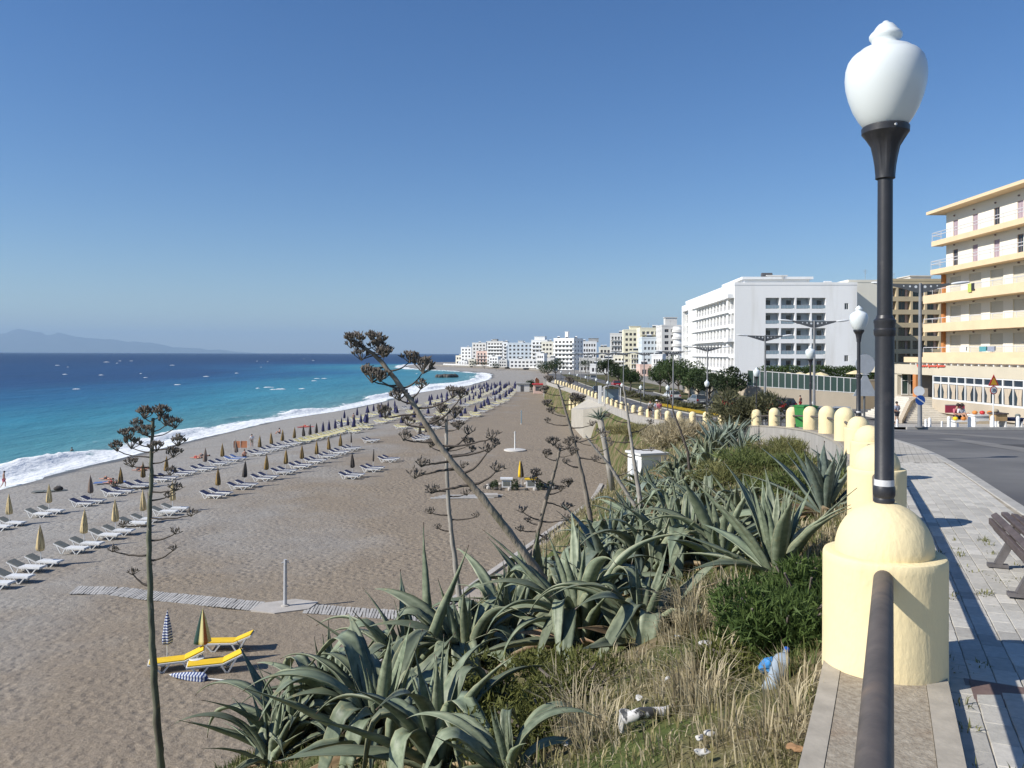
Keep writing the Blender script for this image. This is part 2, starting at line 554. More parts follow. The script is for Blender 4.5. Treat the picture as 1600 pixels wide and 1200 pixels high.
for i in range(-22, 95):
    for j in range(0, 22):
        s = i*0.21 + (0.105 if j % 2 else 0)
        # local frame follows the curving wall
        Yc = s*sdir.y
        Xc0 = xw(Yc); d = Vector((xw(Yc+0.2)-xw(Yc-0.2), 0.4)).normalized(); nrm = Vector((d.y, -d.x))
        c = Vector((Xc0, Yc)) + nrm*(0.265+0.0525+j*0.105)
        if c.x > xk(c.y)-0.20 or c.y > PAVE_Y-0.02 or c.y < -3: continue
        a = atan2(d.y, d.x)
        z = pave_z(c.y)
        # sand patch and cover plate beside the first pier
        q = Vector((c.x, c.y))
        tocam = sqrt(c.x**2+c.y**2+(EYE-z)**2)
        inview = c.y > 1.5 and abs(c.x/c.y) < 0.66 and (EYE-z)/c.y < 0.54
        cand.append((0 if inview else 1, tocam, c, a, z))
cand.sort(key=lambda t: (t[0], t[1]))
rest = MB()
for k, (iv, dist, c, a, z) in enumerate(cand):
    zz = z + prng.uniform(-0.0015, 0.0015)
    gapn = nz(c.x*0.9, c.y*0.9, 8)
    if c.y < 4.5 and gapn > 0.46 and c.x > xw(c.y)+0.9 and prng.random() < 0.5: continue        # missing pavers, sand shows
    tilt = prng.uniform(-0.012, 0.012); t2 = -atan2(z-pave_z(c.y+0.3), 0.3)
    if k < 300:
        o = ob('paver', pav_me[prng.randrange(3)], pv, (c.x, c.y, zz))
        sl = (pave_z(c.y+0.2)-pave_z(c.y-0.2))/0.4
        q = Vector((0, -sl, 1)).to_track_quat('Z', 'X').to_matrix().to_4x4()
        q = Matrix.Rotation(atan2(sl, 1), 4, 'X') @ Matrix.Rotation(a+prng.uniform(-0.02, 0.02), 4, 'Z') @ Matrix.Rotation(tilt, 4, 'X')
        o.rotation_euler = q.to_euler()
    else:
        vs, fs = paver_verts(0.21, 0.105)
        rest.add(vs, fs, prng.randrange(3), Matrix.Translation((c.x, c.y, zz)) @ Matrix.Rotation(atan2((pave_z(c.y+0.2)-pave_z(c.y-0.2))/0.4, 1), 4, 'X') @ Matrix.Rotation(a, 4, 'Z'))
r_ = rest.build('pavers', pav_mats, pv); r_['kind'] = 'stuff'
# kerb stones
kerb_mat = mat('kerb_concrete', (0.40, 0.385, 0.35), 0.85, var=0.16, scale=3, bump=0.3, bscale=40, bdist=0.01, spec=0.3)
km = MB(); km.add(*[[(0,-0.075,-0.16),(0.99,-0.075,-0.16),(0.99,0.075,-0.16),(0,0.075,-0.16),(0,-0.075,-0.015),(0.99,-0.075,-0.015),(0.99,0.075,0.004),(0,0.075,0.004),(0,-0.06,0.004),(0.99,-0.06,0.004)],
    [(0,1,5,4),(4,5,9,8),(8,9,6,7),(3,7,6,2),(0,4,8,7,3),(1,2,6,9,5)]])
kerb_me = km.mesh('kerb_stone', kerb_mat)
def kerb_line(parent, f, y0, y1, zf, side=1, step=1.0):
    Y = y0
    while Y < y1:
        p = Vector((f(Y), Y, zf(Y))); Y2 = Y
        q = p
        while (q-p).length < step: Y2 += 0.02; q = Vector((f(Y2), Y2, zf(Y2)))
        o = ob('kerb_stone', kerb_me, parent, p); d = q-p
        o.rotation_euler = (0 if side > 0 else 0, -math.asin(d.z/d.length), atan2(d.y, d.x))
        if side < 0: o.scale = (1, -1, 1)
        if step != 1.0: o.scale = (step, o.scale[1], 1)
        Y = Y2
kerb_line(pv, lambda Y: xk(Y)-0.07, 2.5, 60, pave_z, -1)
kerb_line(pv, lambda Y: xk(Y)-0.07, 60.1, 200, pave_z, -1, 3.0)

# far pavement in front of the hotel, median, parking verge
conc = mat('pale_concrete', (0.42, 0.40, 0.36), 0.9, var=0.14, scale=0.8, bump=0.2, bscale=20, spec=0.25)
fp = strip('hotel_pavement', yrange(40.2, 64, 1.5, 1.0), lambda Y: 19.8 if Y < 46 else lerp(19.8, 30, sst(46, 64, Y)), lambda Y: 70, pave_z, conc, 3)
struct(fp)
mb = MB()
for k in range(50):
    X = 19.8+k; mb.box(X, X+0.99, 40.05, 40.2, road_z(40.1)-0.1, pave_z(40.1)+0.01)
mb.build('kerb_edge', kerb_mat, fp)['kind'] = 'stuff'
verge = mat('median_planting', (0.10, 0.085, 0.05), 0.95, scale=0.9, col2=(0.17, 0.15, 0.075), bump=0.7, bscale=5, bdist=0.2, col3=(0.05, 0.07, 0.025), scale3=0.35, cut3=(0.46, 0.6), spec=0.1)
def med_l(Y): return interp([(74,21.5),(90,19.9),(115,18.8),(149,17.4),(171,17.0),(200,16.6),(290,17.5)], Y)
def med_r(Y): return interp([(74,21.9),(90,24.6),(111,24.6),(123,23.2),(145,22.0),(188,21.4),(290,20.5)], Y)
med = struct(strip('median', yrange(76, 285, 1.5, 1.0), med_l, med_r, lambda Y: pave_z(Y)+0.02, verge, 2))
kerb_line(med, lambda Y: med_l(Y)+0.07, 76, 200, pave_z, 1, 2.0)
kerb_line(med, lambda Y: med_r(Y)-0.07, 76, 200, pave_z, -1, 2.0)
vg = struct(strip('tree_verge', yrange(100, 280, 3, 1.0), lambda Y: 26.3 if Y < 150 else 25.0, lambda Y: 33.0, lambda Y: pave_z(Y)+0.01, verge, 2))
kerb_line(vg, lambda Y: 26.3 if Y < 150 else 25.0, 101, 200, pave_z, 1, 3.0)
# patched asphalt
pa = mat('asphalt_patch', (0.075,0.075,0.077), 0.92, var=0.15, scale=3, bump=0.3, bscale=50, bdist=0.01, spec=0.2)
pl = mat('asphalt_worn', (0.20,0.195,0.185), 0.92, var=0.15, scale=1.5, bump=0.3, bscale=50, bdist=0.01, spec=0.2)
def patch(x0, x1, y0, y1, m_, sk=0.0):
    rows = [[(lerp(x0,x1,i/4)+sk*(j-4)+0.08*nz(i*3.1,j*1.7,x0), lerp(y0,y1,j/8)+0.12*nz(i*2.3,j*2.9,y0), road_z(lerp(y0,y1,j/8))+0.006) for i in range(5)] for j in range(9)]
    o = grid_object('road_patch', rows, m_, smooth=False); o['kind'] = 'structure'
patch(9.6, 12.0, 12.0, 15.5, pa, 0.1); patch(13.5, 18.5, 19.5, 22.5, pa, 0.05); patch(16.5, 17.4, 24, 38, pl, 0.15); patch(12.9, 13.6, 17.5, 26, pl, 0.22)
# road markings
mark = mat('road_paint', (0.62, 0.61, 0.57), 0.8, var=0.2, scale=6, spec=0.2)
mk = MB()
for k in range(12):
    Y = 56+k*8
    mk.quad((17.2-0.02*k, Y, road_z(Y)+.004), (17.3-0.02*k, Y, road_z(Y)+.004), (17.3-0.02*k, Y+3, road_z(Y+3)+.004), (17.2-0.02*k, Y+3, road_z(Y+3)+.004))
struct(mk.build('road_marking', mark))

# ---- sea
def sea_material():
    m = bpy.data.materials.new('sea_water'); m.use_nodes = True
    nt = m.node_tree; N = nt.nodes; L = nt.links; b = N['Principled BSDF']
    g = N.new('ShaderNodeNewGeometry'); pos = g.outputs['Position']
    off = attr_node(nt, 'offshore'); foam = attr_node(nt, 'foam')
    def mapped(sc):
        mp = N.new('ShaderNodeMapping'); mp.inputs['Scale'].default_value = sc; L.new(pos, mp.inputs['Vector']); return mp.outputs[0]
    def nzn(vec, scale, detail=4, rough=0.55):
        n = N.new('ShaderNodeTexNoise'); n.inputs['Scale'].default_value = scale; n.inputs['Detail'].default_value = detail
        n.inputs['Roughness'].default_value = rough; L.new(vec, n.inputs['Vector']); return n.outputs['Fac']
    def mrange(src, a, c, lo=0.0, hi=1.0, cl=True):
        r = N.new('ShaderNodeMapRange'); r.clamp = cl
        for i, v in ((1,a),(2,c),(3,lo),(4,hi)): r.inputs[i].default_value = v
        L.new(src, r.inputs[0]); return r.outputs[0]
    def math_(op, a, c):
        x = N.new('ShaderNodeMath'); x.operation = op; L.new(a, x.inputs[0])
        if isinstance(c, float): x.inputs[1].default_value = c
        else: L.new(c, x.inputs[1])
        return x.outputs[0]
    # depth of the bottom: turquoise over sand, blue over deep water, patchy border
    patch = nzn(mapped((0.010, 0.0035, 0.01)), 1.0, 5)
    # offshore distance on a logarithmic scale so that the ramp can hold it
    lg = N.new('ShaderNodeMath'); lg.operation = 'LOGARITHM'; lg.inputs[1].default_value = 10.0
    L.new(math_('MAXIMUM', math_('ADD', off, 3.0), 1.0), lg.inputs[0])
    d = math_('ADD', mrange(lg.outputs[0], 0.0, 3.6), mrange(patch, 0.25, 0.75, -0.055, 0.055))
    r = N.new('ShaderNodeValToRGB'); e = r.color_ramp.elements
    stops = SEA_STOPS
    while len(e) < len(stops): e.new(0.5)
    for k, (p, c) in enumerate(stops): e[k].position = p; e[k].color = (*c, 1)
    L.new(d, r.inputs['Fac'])
    # darker and lighter wind streaks
    st = nzn(mapped((0.05, 0.012, 0.05)), 1.0, 6, 0.65)
    mx = N.new('ShaderNodeMix'); mx.data_type = 'RGBA'; mx.blend_type = 'MULTIPLY'; mx.inputs[0].default_value = 1.0
    L.new(r.outputs[0], mx.inputs[6])
    cmb = N.new('ShaderNodeCombineColor')
    sv = mrange(st, 0.3, 0.7, 0.78, 1.2)
    for k in range(3): L.new(sv, cmb.inputs[k])
    L.new(cmb.outputs[0], mx.inputs[7])
    # foam: shore foam from the wave geometry broken up by noise
    fn = nzn(mapped((1.0, 0.5, 1.0)), 0.9, 8, 0.72)
    fm = math_('ADD', foam, mrange(fn, 0.25, 0.75, -0.55, 0.55, False))
    ff = mrange(fm, 0.42, 0.66)
    mf = N.new('ShaderNodeMix'); mf.data_type = 'RGBA'
    L.new(ff, mf.inputs[0]); L.new(mx.outputs[2], mf.inputs[6]); mf.inputs[7].default_value = (0.78, 0.80, 0.80, 1)
    L.new(mf.outputs[2], b.inputs['Base Color'])
    L.new(mrange(ff, 0, 1, 0.34, 0.9), b.inputs['Roughness'])
    b.inputs['IOR'].default_value = 1.33
    L.new(mrange(ff, 0, 1, 0.15, 0.1), b.inputs['Specular IOR Level'])
    wv = nzn(mapped((0.9, 0.35, 1.0)), 0.55, 6, 0.6)
    wv2 = nzn(mapped((0.12, 0.05, 0.1)), 1.0, 4, 0.5)
    h = math_('ADD', wv, math_('MULTIPLY', wv2, 2.0))
    bp = N.new('ShaderNodeBump'); bp.inputs['Strength'].default_value = 0.55; bp.inputs['Distance'].default_value = 0.9
    L.new(h, bp.inputs['Height']); L.new(bp.outputs[0], b.inputs['Normal'])
    return m
SEA_STOPS = [(0.0, (0.19, 0.25, 0.24)), (0.25, (0.13, 0.25, 0.25)), (0.40, (0.068, 0.245, 0.28)), (0.51, (0.030, 0.20, 0.28)),
             (0.575, (0.012, 0.105, 0.215)), (0.645, (0.007, 0.043, 0.132)), (0.78, (0.005, 0.025, 0.092)), (1.0, (0.004, 0.020, 0.078))]
vcols = [-5.0, -3.6, -2.6, -1.8, -1.2, -0.6, 0.0, 0.6, 1.2, 1.8, 2.4, 3.0, 3.6, 4.2, 4.8, 5.4, 6.0, 6.6, 7.2, 7.8, 8.4, 9.0, 9.6, 10.3, 11, 12, 13, 14.2, 15.5, 17, 19, 22, 26, 31, 38, 48, 62, 80, 105, 140,
         190, 260, 360, 500, 720, 1050, 1600, 2500, 4000, 7000, 12000, 22000, 38000, 70000]
rows = []; A_off = []; A_foam = []
for Y in yrange(-300, 30, 15, 1.0) + yrange(31, 320, 0.9, 1.004) + yrange(323, 1100, 4, 1.01) + yrange(1120, 72000, 40, 1.2):
    r = []
    far = sst(700, 1000, Y)
    wob = 2.4*nz(Y*0.055, 1.7) + 1.0*nz(Y*0.17, 9.2)            # swash line
    front = 1.6 + wob
    pos1 = 6.5 + 2.2*nz(Y*0.035, 4.1)                            # breaker
    amp1 = 0.8*max(0.0, 0.45 + 1.3*nz(Y*0.045, 7.7))
    if 78 < Y < 100: amp1 = max(amp1, 0.95*(1-abs(Y-88)/12.0)+0.15)
    if 118 < Y < 150: amp1 = max(amp1, 0.75*(1-abs(Y-134)/17.0)+0.12)
    pos2 = 11.5 + 2.5*nz(Y*0.03, 12.4)
    amp2 = 0.55*max(0.0, 0.2+1.2*nz(Y*0.05, 15.1))
    wide = 1.0 + 3.2*math.exp(-((Y-345)/45.0)**2) + 0.7*sst(600, 720, Y)*(1-sst(980, 1060, Y))   # foam spreads in the corner of the bay
    for v in vcols:
        X = sx(Y) - v
        z = 0.0
        foamv = 0.0
        if v < 60:
            sharp = 1.7 if v < pos1 else 3.0
            w1 = amp1*math.exp(-((v-pos1)/sharp)**2)
            w2 = amp2*math.exp(-((v-pos2)/1.5)**2)
            jag = 0.45*nz(Y*0.9, v*0.9, 2)*(1 if v < 14 else 0)
            z = w1*(1+jag) + w2 + 0.10*nz(X*0.3, Y*0.15)*sst(2, 10, v)
            # foam: between swash line and breaker, crest and its front
            fw = sst(-front-1.0, -front+0.4, v)*(1-sst(pos1*0.62*wide, (pos1+1.2)*wide, v))
            foamv = 0.82*fw
            foamv = max(foamv, min(1.0, w1*2.4)*(1.0 if v < pos1+0.9 else 0.5))
            foamv = max(foamv, min(1.0, w2*0.9))
            foamv = max(foamv, 0.45*math.exp(-((v-pos1-2)/6.0)**2)*min(1, amp1))
            zz = beach_z(X, Y)
            if v < 0:
                z = zz + (0.045 if v > -front else -0.05)
            else:
                z = max(z, 0.05*(1-sst(0, 3, v)))
        z *= 1.0
        r.append((X, Y, z)); A_off.append(max(0, v) if Y < 1500 else max(v, 2000)); A_foam.append(foamv)
    rows.append(r)
struct(grid_object('sea', rows, sea_material(), {'offshore': A_off, 'foam': A_foam}))

# white horses: small breaking crests out on the water
foam_mat = mat('foam', (0.72, 0.75, 0.76), 0.9, var=0.12, scale=2, bump=0.5, bscale=3, bdist=0.2, spec=0.1)
wr = random.Random(5)
caps = MB()
for k in range(36):
    Y = 14*FPX/wr.uniform(6, 60); px = wr.uniform(-20, 690)
    X = (px-800)/FPX*Y
    if X > sx(Y)-45: continue
    Lc = wr.uniform(0.45, 1.3)*(1+Y/900.0); Wc = Lc*wr.uniform(0.15, 0.3); hc = 0.22*(1+Y/900.0)
    if wr.random() < 0.12: Lc *= 2.0; hc *= 1.5
    n = 9
    vs = []; fs = []
    for i in range(n):
        t = i/(n-1)*2-1
        e = (1-t*t)**0.7*(0.6+0.4*wr.random())
        xx = X + t*Lc*0.9; yy = Y + Lc*0.35*t + 0.2*Lc*wr.uniform(-.3, .3)
        vs += [(xx, yy-Wc*e, 0.02), (xx, yy, hc*e+0.03), (xx, yy+Wc*2.0*e, 0.02)]
    for i in range(n-1):
        fs += [(3*i, 3*i+3, 3*i+4, 3*i+1), (3*i+1, 3*i+4, 3*i+5, 3*i+2)]
    caps.add(vs, fs)
o = caps.build('whitecaps', foam_mat, smooth=True); o['kind'] = 'stuff'; o['label'] = 'small white wave crests scattered over the blue sea'; o['category'] = 'waves'

# ---- far mountains across the water
mt = mat('mountain_rock', (0.10, 0.11, 0.09), 0.95, var=0.25, scale=0.0015, spec=0.0)
rows = []
for j in range(9):
    r = []
    for k in range(90):
        px = -260 + k*9.0
        Yb = 58000.0
        prof = 40*sst(-300, -40, px)*(1-sst(30, 480, px)) + 8*nz(px*0.02, 3.3) + 5*nz(px*0.06, 6.1) + 9*math.exp(-((px-75)/55.0)**2) + 7*math.exp(-((px-15)/30.0)**2)
        prof = max(0.0, prof-2)*(1-sst(300, 480, px))
        h = prof/FPX*Yb*0.70
        t = j/8.0
        e = sin(pi*t)**0.8 if 0 < t < 1 else 0
        YY = Yb + (t-0.5)*9000
        r.append(((px-800)/FPX*YY, YY, -30 + h*e*(1+0.15*nz(k*0.3, j*1.3))))
    rows.append(r)
struct(grid_object('mountains', rows, mt))
# ================================================================ PROMENADE: wall, piers, rails, lamps
plaster = mat('yellow_plaster', (0.82, 0.685, 0.405), 0.82, var=0.05, scale=2.5, bump=0.34, bscale=34, bdist=0.012, spec=0.2, detail=7,
              col3=(0.60, 0.48, 0.28), scale3=2.3, cut3=(0.58, 0.80), stretch=(1,1,0.45))
aggregate = mat('exposed_aggregate', (0.24, 0.20, 0.15), 0.92, scale=34, col2=(0.43, 0.38, 0.30), bump=0.6, bscale=75, bdist=0.008, spec=0.2, detail=7,
                col3=(0.30, 0.22, 0.15), scale3=2.2, cut3=(0.52, 0.70))
edge_mat = mat('smooth_cement', (0.40, 0.36, 0.295), 0.9, var=0.18, scale=7, bump=0.3, bscale=45, bdist=0.006, spec=0.2)
wall_face = mat('wall_render', (0.38, 0.36, 0.33), 0.92, var=0.15, scale=1.2, bump=0.3, bscale=14, bdist=0.02, spec=0.2, stretch=(1,1,0.35))
black_paint = mat('black_lamp_paint', (0.028, 0.028, 0.032), 0.42, var=0.2, scale=9, bump=0.12, bscale=60, bdist=0.003, spec=0.5,
                  col3=(0.06, 0.055, 0.055), scale3=12, cut3=(0.60, 0.72))
rust_pipe = mat('weathered_pipe', (0.075, 0.066, 0.060), 0.62, scale=9, col2=(0.135, 0.112, 0.096), bump=0.25, bscale=70, bdist=0.003, spec=0.4,
                col3=(0.17, 0.13, 0.10), scale3=5, cut3=(0.56, 0.70), stretch=(1,1,1))
silver = mat('silver_tape', (0.62, 0.62, 0.63), 0.45, var=0.1, scale=20, bump=0.3, bscale=40, bdist=0.004)
def opal_material():
    m = bpy.data.materials.new('opal_globe'); m.use_nodes = True
    b = m.node_tree.nodes['Principled BSDF']
    b.inputs['Base Color'].default_value = (0.70, 0.74, 0.735, 1); b.inputs['Roughness'].default_value = 0.28
    b.inputs['Subsurface Weight'].default_value = 0.25; b.inputs['Subsurface Radius'].default_value = (0.12, 0.12, 0.12)
    b.inputs['Subsurface Scale'].default_value = 0.6
    return m
opal = opal_material()

# the wall below the piers: ledge top, two edge strips and seaward face
wall = thing('promenade_wall', 'long low concrete wall with flat top carrying the yellow domed piers', 'wall', (0,0,0))
def frame_at(Y):
    d = Vector((xw(Y+0.15)-xw(Y-0.15), 0.3)).normalized()
    return Vector((xw(Y), Y)), d, Vector((d.y, -d.x))
def wall_strip(name, o0, o1, z0f, z1f, material, y0=-6, y1=204):
    rows = []
    for Y in yrange(y0, y1, 0.35, 1.006):
        c, d, n = frame_at(Y)
        a = c+n*o0; b = c+n*o1; t = ledge_z(Y)
        rows.append([(a.x,a.y,t+z0f),(a.x,a.y,t+z1f),(b.x,b.y,t+z1f),(b.x,b.y,t+z0f)])
    o = grid_object(name, rows, material, smooth=False); o.parent = wall
    return o
wall_strip('ledge', -0.18, 0.17, -0.06, 0.0, aggregate)
wall_strip('edge_strip', -0.26, -0.182, -0.06, 0.003, edge_mat)
wall_strip('edge_strip', 0.172, 0.262, -0.12, 0.004, edge_mat)
wall_strip('wall_face', -0.235, 0.14, -2.6, -0.062, wall_face)

def pier_a():
    prof = [(0.274,-0.03),(0.272,0.10),(0.272,0.49),(0.271,0.518),(0.266,0.529),(0.258,0.533),(0.222,0.534),(0.218,0.540)]
    for k in range(1, 11):
        a = k/10*pi/2
        prof.append((max(0.004, 0.218*cos(a)), 0.540+0.232*sin(a)))
    mb = MB(); mb.lathe(prof[:7], 64); body = mb.mesh('drum', plaster, True, 35)
    mb = MB(); mb.lathe([(0.212, 0.515)]+prof[7:], 48); dome = mb.mesh('dome', plaster, True, 40)
    return body, dome
def pier_b():
    mb = MB(); mb.lathe([(0.262,-0.04),(0.26,0.1),(0.26,0.60),(0.258,0.615)], 40); body = mb.mesh('drum', plaster, True, 35)
    mb = MB(); prof = []
    for k in range(0, 11):
        a = k/10*pi/2
        prof.append((max(0.004, 0.259*cos(a)), 0.612+0.27*sin(a)))
    mb.lathe(prof, 40); dome = mb.mesh('dome', plaster, True, 40)
    return body, dome
PA, PB = pier_a(), pier_b()
PIER_Y = [-1.3, 3.8, 8.0, 12.2, 16.5, 21, 25.5, 30, 34.5, 39, 43.5, 48, 52.5, 57, 61.5, 66, 70.5, 75, 79.5, 84, 88.5, 93, 97.5]
while PIER_Y[-1] < 184: PIER_Y.append(PIER_Y[-1]+4.5)
PG = 'yellow domed piers along the promenade wall'
piers = []
for i, Y in enumerate(PIER_Y):
    ms = PA if i <= 4 else PB
    lamp = (i % 3 == 1)
    if i == 0: lb = 'yellow plaster pier with a domed cap below the camera, before the big lamp'
    elif i == 1: lb = 'big yellow plaster pier with rimmed drum and domed cap under the nearest lamp post'
    else: lb = 'yellow plaster pier with domed cap, %s along the wall' % ordw(i) + (', carrying a lamp post' if lamp else '')
    t = thing('domed_pier', lb, 'pier', (xw(Y), Y, ledge_z(Y)), random.uniform(0, 6), PG)
    ob('drum', ms[0], t); ob('dome', ms[1], t)
    piers.append(t)
# hand rails between the piers
def rail_h(i): return 0.46 if i <= 4 else 0.50
for i in range(len(PIER_Y)-1):
    ya, yb = PIER_Y[i], PIER_Y[i+1]
    a = Vector((xw(ya), ya, ledge_z(ya)+rail_h(i))); b = Vector((xw(yb), yb, ledge_z(yb)+rail_h(i+1)))
    d = (b-a).normalized()
    r0 = 0.272 if i <= 4 else 0.258; r1 = 0.272 if i+1 <= 4 else 0.258
    a += d*(r0-0.02); b -= d*(r1-0.02)
    nm = 'thick weathered round handrail running into the nearest yellow pier' if i == 0 else \
        'dark metal railing between the %s and %s yellow piers' % (ordw(i), ordw(i+1))
    t = thing('handrail', nm, 'railing', (0,0,0), 0, 'metal rails between the yellow piers')
    mb = MB()
    n = 14 if i < 4 else 3
    pts = [a.lerp(b, k/n) for k in range(n+1)]
    mb.tube(pts, 0.041 if i < 3 else 0.035, 20 if i < 3 else 8)
    mb.build('top_pipe', rust_pipe, t, True, 40)
    if i >= 8:
        mb = MB(); mb.tube([a+Vector((0,0,-0.30)), b+Vector((0,0,-0.30))], 0.025, 6); mb.build('lower_pipe', black_paint, t, True, 40)
        for q in (0.3, 0.62):
            p = a.lerp(b, q); mb = MB(); mb.tube([p+Vector((0,0,-0.52)), p], 0.025, 6); mb.build('post', black_paint, t, True, 40)

# lamp posts standing on every third pier
def lamp_meshes():
    D = {}
    # pole in two diameters with a jointing ring, heights above dome top
    mb = MB(); mb.lathe([(0.042,0.0),(0.047,0.025),(0.043,0.035),(0.049,0.05),(0.049,0.085),(0.043,0.095),(0.043,0.815)], 28); D['lower_pole'] = mb.mesh('lower_pole', black_paint, True, 35)
    mb = MB(); mb.lathe([(0.0445,0.09),(0.0445,0.122)], 28); D['tape_band'] = mb.mesh('tape_band', silver, True, 35)
    mb = MB(); mb.lathe([(0.043,0.80),(0.048,0.81),(0.049,0.832),(0.0455,0.838),(0.047,0.858),(0.0495,0.868),(0.0495,0.878),(0.041,0.885),(0.036,0.90)], 28); D['joint_ring'] = mb.mesh('joint_ring', black_paint, True, 30)
    mb = MB(); mb.lathe([(0.0345,0.88),(0.0335,1.60)], 28); D['upper_pole'] = mb.mesh('upper_pole', black_paint, True, 35)
    rip = lambda a, z: 1.0 + (0.035*(1 if (sin(a*8) > 0) else -1) if 1.60 < z < 1.74 else 0)
    prof = [(0.036,1.545),(0.044,1.55),(0.0435,1.565),(0.046,1.61),(0.052,1.65),(0.062,1.70),(0.082,1.735),(0.099,1.757),(0.105,1.765),(0.106,1.79),(0.101,1.797),(0.09,1.80)]
    mb = MB(); mb.lathe(prof, 64, rip=rip); D['fluted_neck'] = mb.mesh('fluted_neck', black_paint, True, 30)
    g = [(0.088,1.79),(0.098,1.80),(0.128,1.84),(0.153,1.89),(0.173,1.95),(0.186,2.01),(0.190,2.06),(0.187,2.105),(0.176,2.145),(0.160,2.17),(0.148,2.182),(0.140,2.184),
         (0.134,2.19),(0.118,2.206),(0.092,2.219),(0.074,2.226),(0.066,2.232),(0.064,2.245),(0.068,2.258),(0.076,2.268),(0.077,2.282),(0.070,2.293),(0.058,2.305),(0.048,2.322),(0.035,2.338),(0.020,2.346),(0.012,2.356),(0.003,2.360)]
    g = [(r*0.95 if z > 1.83 else r, 1.79+(z-1.79)*0.895) for r, z in g]
    mb = MB(); mb.lathe(g, 48); D['globe'] = mb.mesh('globe', opal, True, 60)
    mb = MB(); mb.lathe([(0.006,0),(0.006,0.006)], 8, M=Matrix.Translation((-0.04,-0.099,1.778)) @ Matrix.Rotation(pi/2, 4, 'X')); D['screw'] = mb.mesh('screw', silver)
    return D
LM = lamp_meshes()
LG = 'globe lamps on the promenade piers'
n = 0
for i, Y in enumerate(PIER_Y):
    if i % 3 != 1: continue
    n += 1
    top = ledge_z(Y) + (0.755 if i <= 4 else 0.86)
    if n == 1: lb = 'tall black lamp post with white urn globe on the nearest yellow pier'
    else: lb = 'black lamp post with white globe on a pier, %s from the camera along the wall' % ordw(n)
    t = thing('promenade_lamp', lb, 'lamp post', (xw(Y), Y, top), 0.35 if n == 1 else random.uniform(0, 6), LG)
    for k in ('lower_pole','joint_ring','upper_pole','fluted_neck','globe'): ob(k, LM[k], t)
    if n <= 2: ob('tape_band', LM['tape_band'], t); ob('screw', LM['screw'], t)
    if n > 1: t.rotation_euler = (random.uniform(-.012,.012), random.uniform(-.012,.012), random.uniform(0,6))

# tall street lights along the road
steel = mat('dark_steel', (0.10, 0.105, 0.11), 0.5, var=0.15, scale=4, spec=0.5)
grey_steel = mat('grey_galvanised', (0.22, 0.225, 0.23), 0.5, var=0.15, scale=4, spec=0.5)
lamp_white = mat('lamp_head_white', (0.70, 0.72, 0.72), 0.4, var=0.05)
def street_light_meshes():
    D = {}
    mb = MB(); mb.tube([(0,0,0),(0,0,0.05)], [0.22,0.22], 12); mb.tube([(0,0,0.04),(0,0,2.2),(0,0,7.2)], [0.11,0.09,0.07], 14); D['pole'] = mb.mesh('pole', grey_steel, True, 40)
    mb = MB()
    for s in (-1, 1):
        # triangular bracket plate with round holes
        pl = [(0,-0.45),(0.25*s,-0.40),(1.55*s,-0.02),(1.55*s,0.04),(0,0.0)]
        vs = [(x, -0.03, 7.15+z) for x, z in pl] + [(x, 0.03, 7.15+z) for x, z in pl]
        mb.add(vs, [(0,1,2,3,4),(9,8,7,6,5),(0,5,6,1),(1,6,7,2),(2,7,8,3),(3,8,9,4),(4,9,5,0)])
    D['bracket'] = mb.mesh('bracket', steel)
    for s, nm in ((-1,'l'),(1,'r')):
        mb = MB()
        M = Matrix.Translation((1.9*s, 0, 7.2)) @ Matrix.Rotation(-0.10*s, 4, 'Y')
        mb.ell((0,0,0), (0.48,0.15,0.075), 14, 8, M=M); D['head'+nm] = mb.mesh('lamp_head', lamp_white, True)
        mb = MB()
        for hx, hr in ((0.22,0.07),(0.50,0.05),(0.8,0.035)):
            mb.tube([(hx*s,-0.034,7.0+hx*0.08),(hx*s,0.034,7.0+hx*0.08)], hr, 10)
        D['hole'+nm] = mb.mesh('bracket_hole', lamp_white)
    return D
SD = street_light_meshes()
SLY = [40.0, 54.0, 64.5, 83.5, 102, 122, 142, 162, 183, 202, 222, 245, 272]
for k, Y in enumerate(SLY):
    X = 20.4 if Y < 100 else interp([(100,20.6),(142,19.8),(200,19.2),(280,19.0)], Y)
    zb = (pave_z(Y) if (Y < 46 or Y > 78) else road_z(Y))
    t = thing('street_light', 'tall double-armed grey street light beside the road, %s from the camera' % ordw(k+1), 'street light', (X, Y, zb), 0.05*((k*7) % 5-2), 'double-armed street lights along the road')
    ob('pole', SD['pole'], t); ob('bracket', SD['bracket'], t)
    for s in 'lr': ob('lamp_head', SD['head'+s], t); ob('bracket_hole', SD['hole'+s], t)

# ---- bench facing the sea
wood = mat('dark_bench_wood', (0.075, 0.058, 0.055), 0.7, scale=5, col2=(0.13, 0.105, 0.10), bump=0.4, bscale=30, bdist=0.004, stretch=(1,1,1), coord='obj', spec=0.35)
iron = mat('worn_grey_iron', (0.12, 0.11, 0.11), 0.6, var=0.25, scale=14, bump=0.2, bscale=50, bdist=0.003)
by = 5.45
bd = Vector((xw(by+0.5)-xw(by-0.5), 1.0)).normalized()
bench = thing('park_bench', 'dark wooden slatted bench with iron legs on the pavement facing the sea', 'bench', (3.02+0.74, by+0.10, pave_z(by)), atan2(bd.y, bd.x))
bench.rotation_euler = (0, -atan2(interp(DROP, by+0.5)-interp(DROP, by-0.5), 1.0)*-1, atan2(bd.y, bd.x))
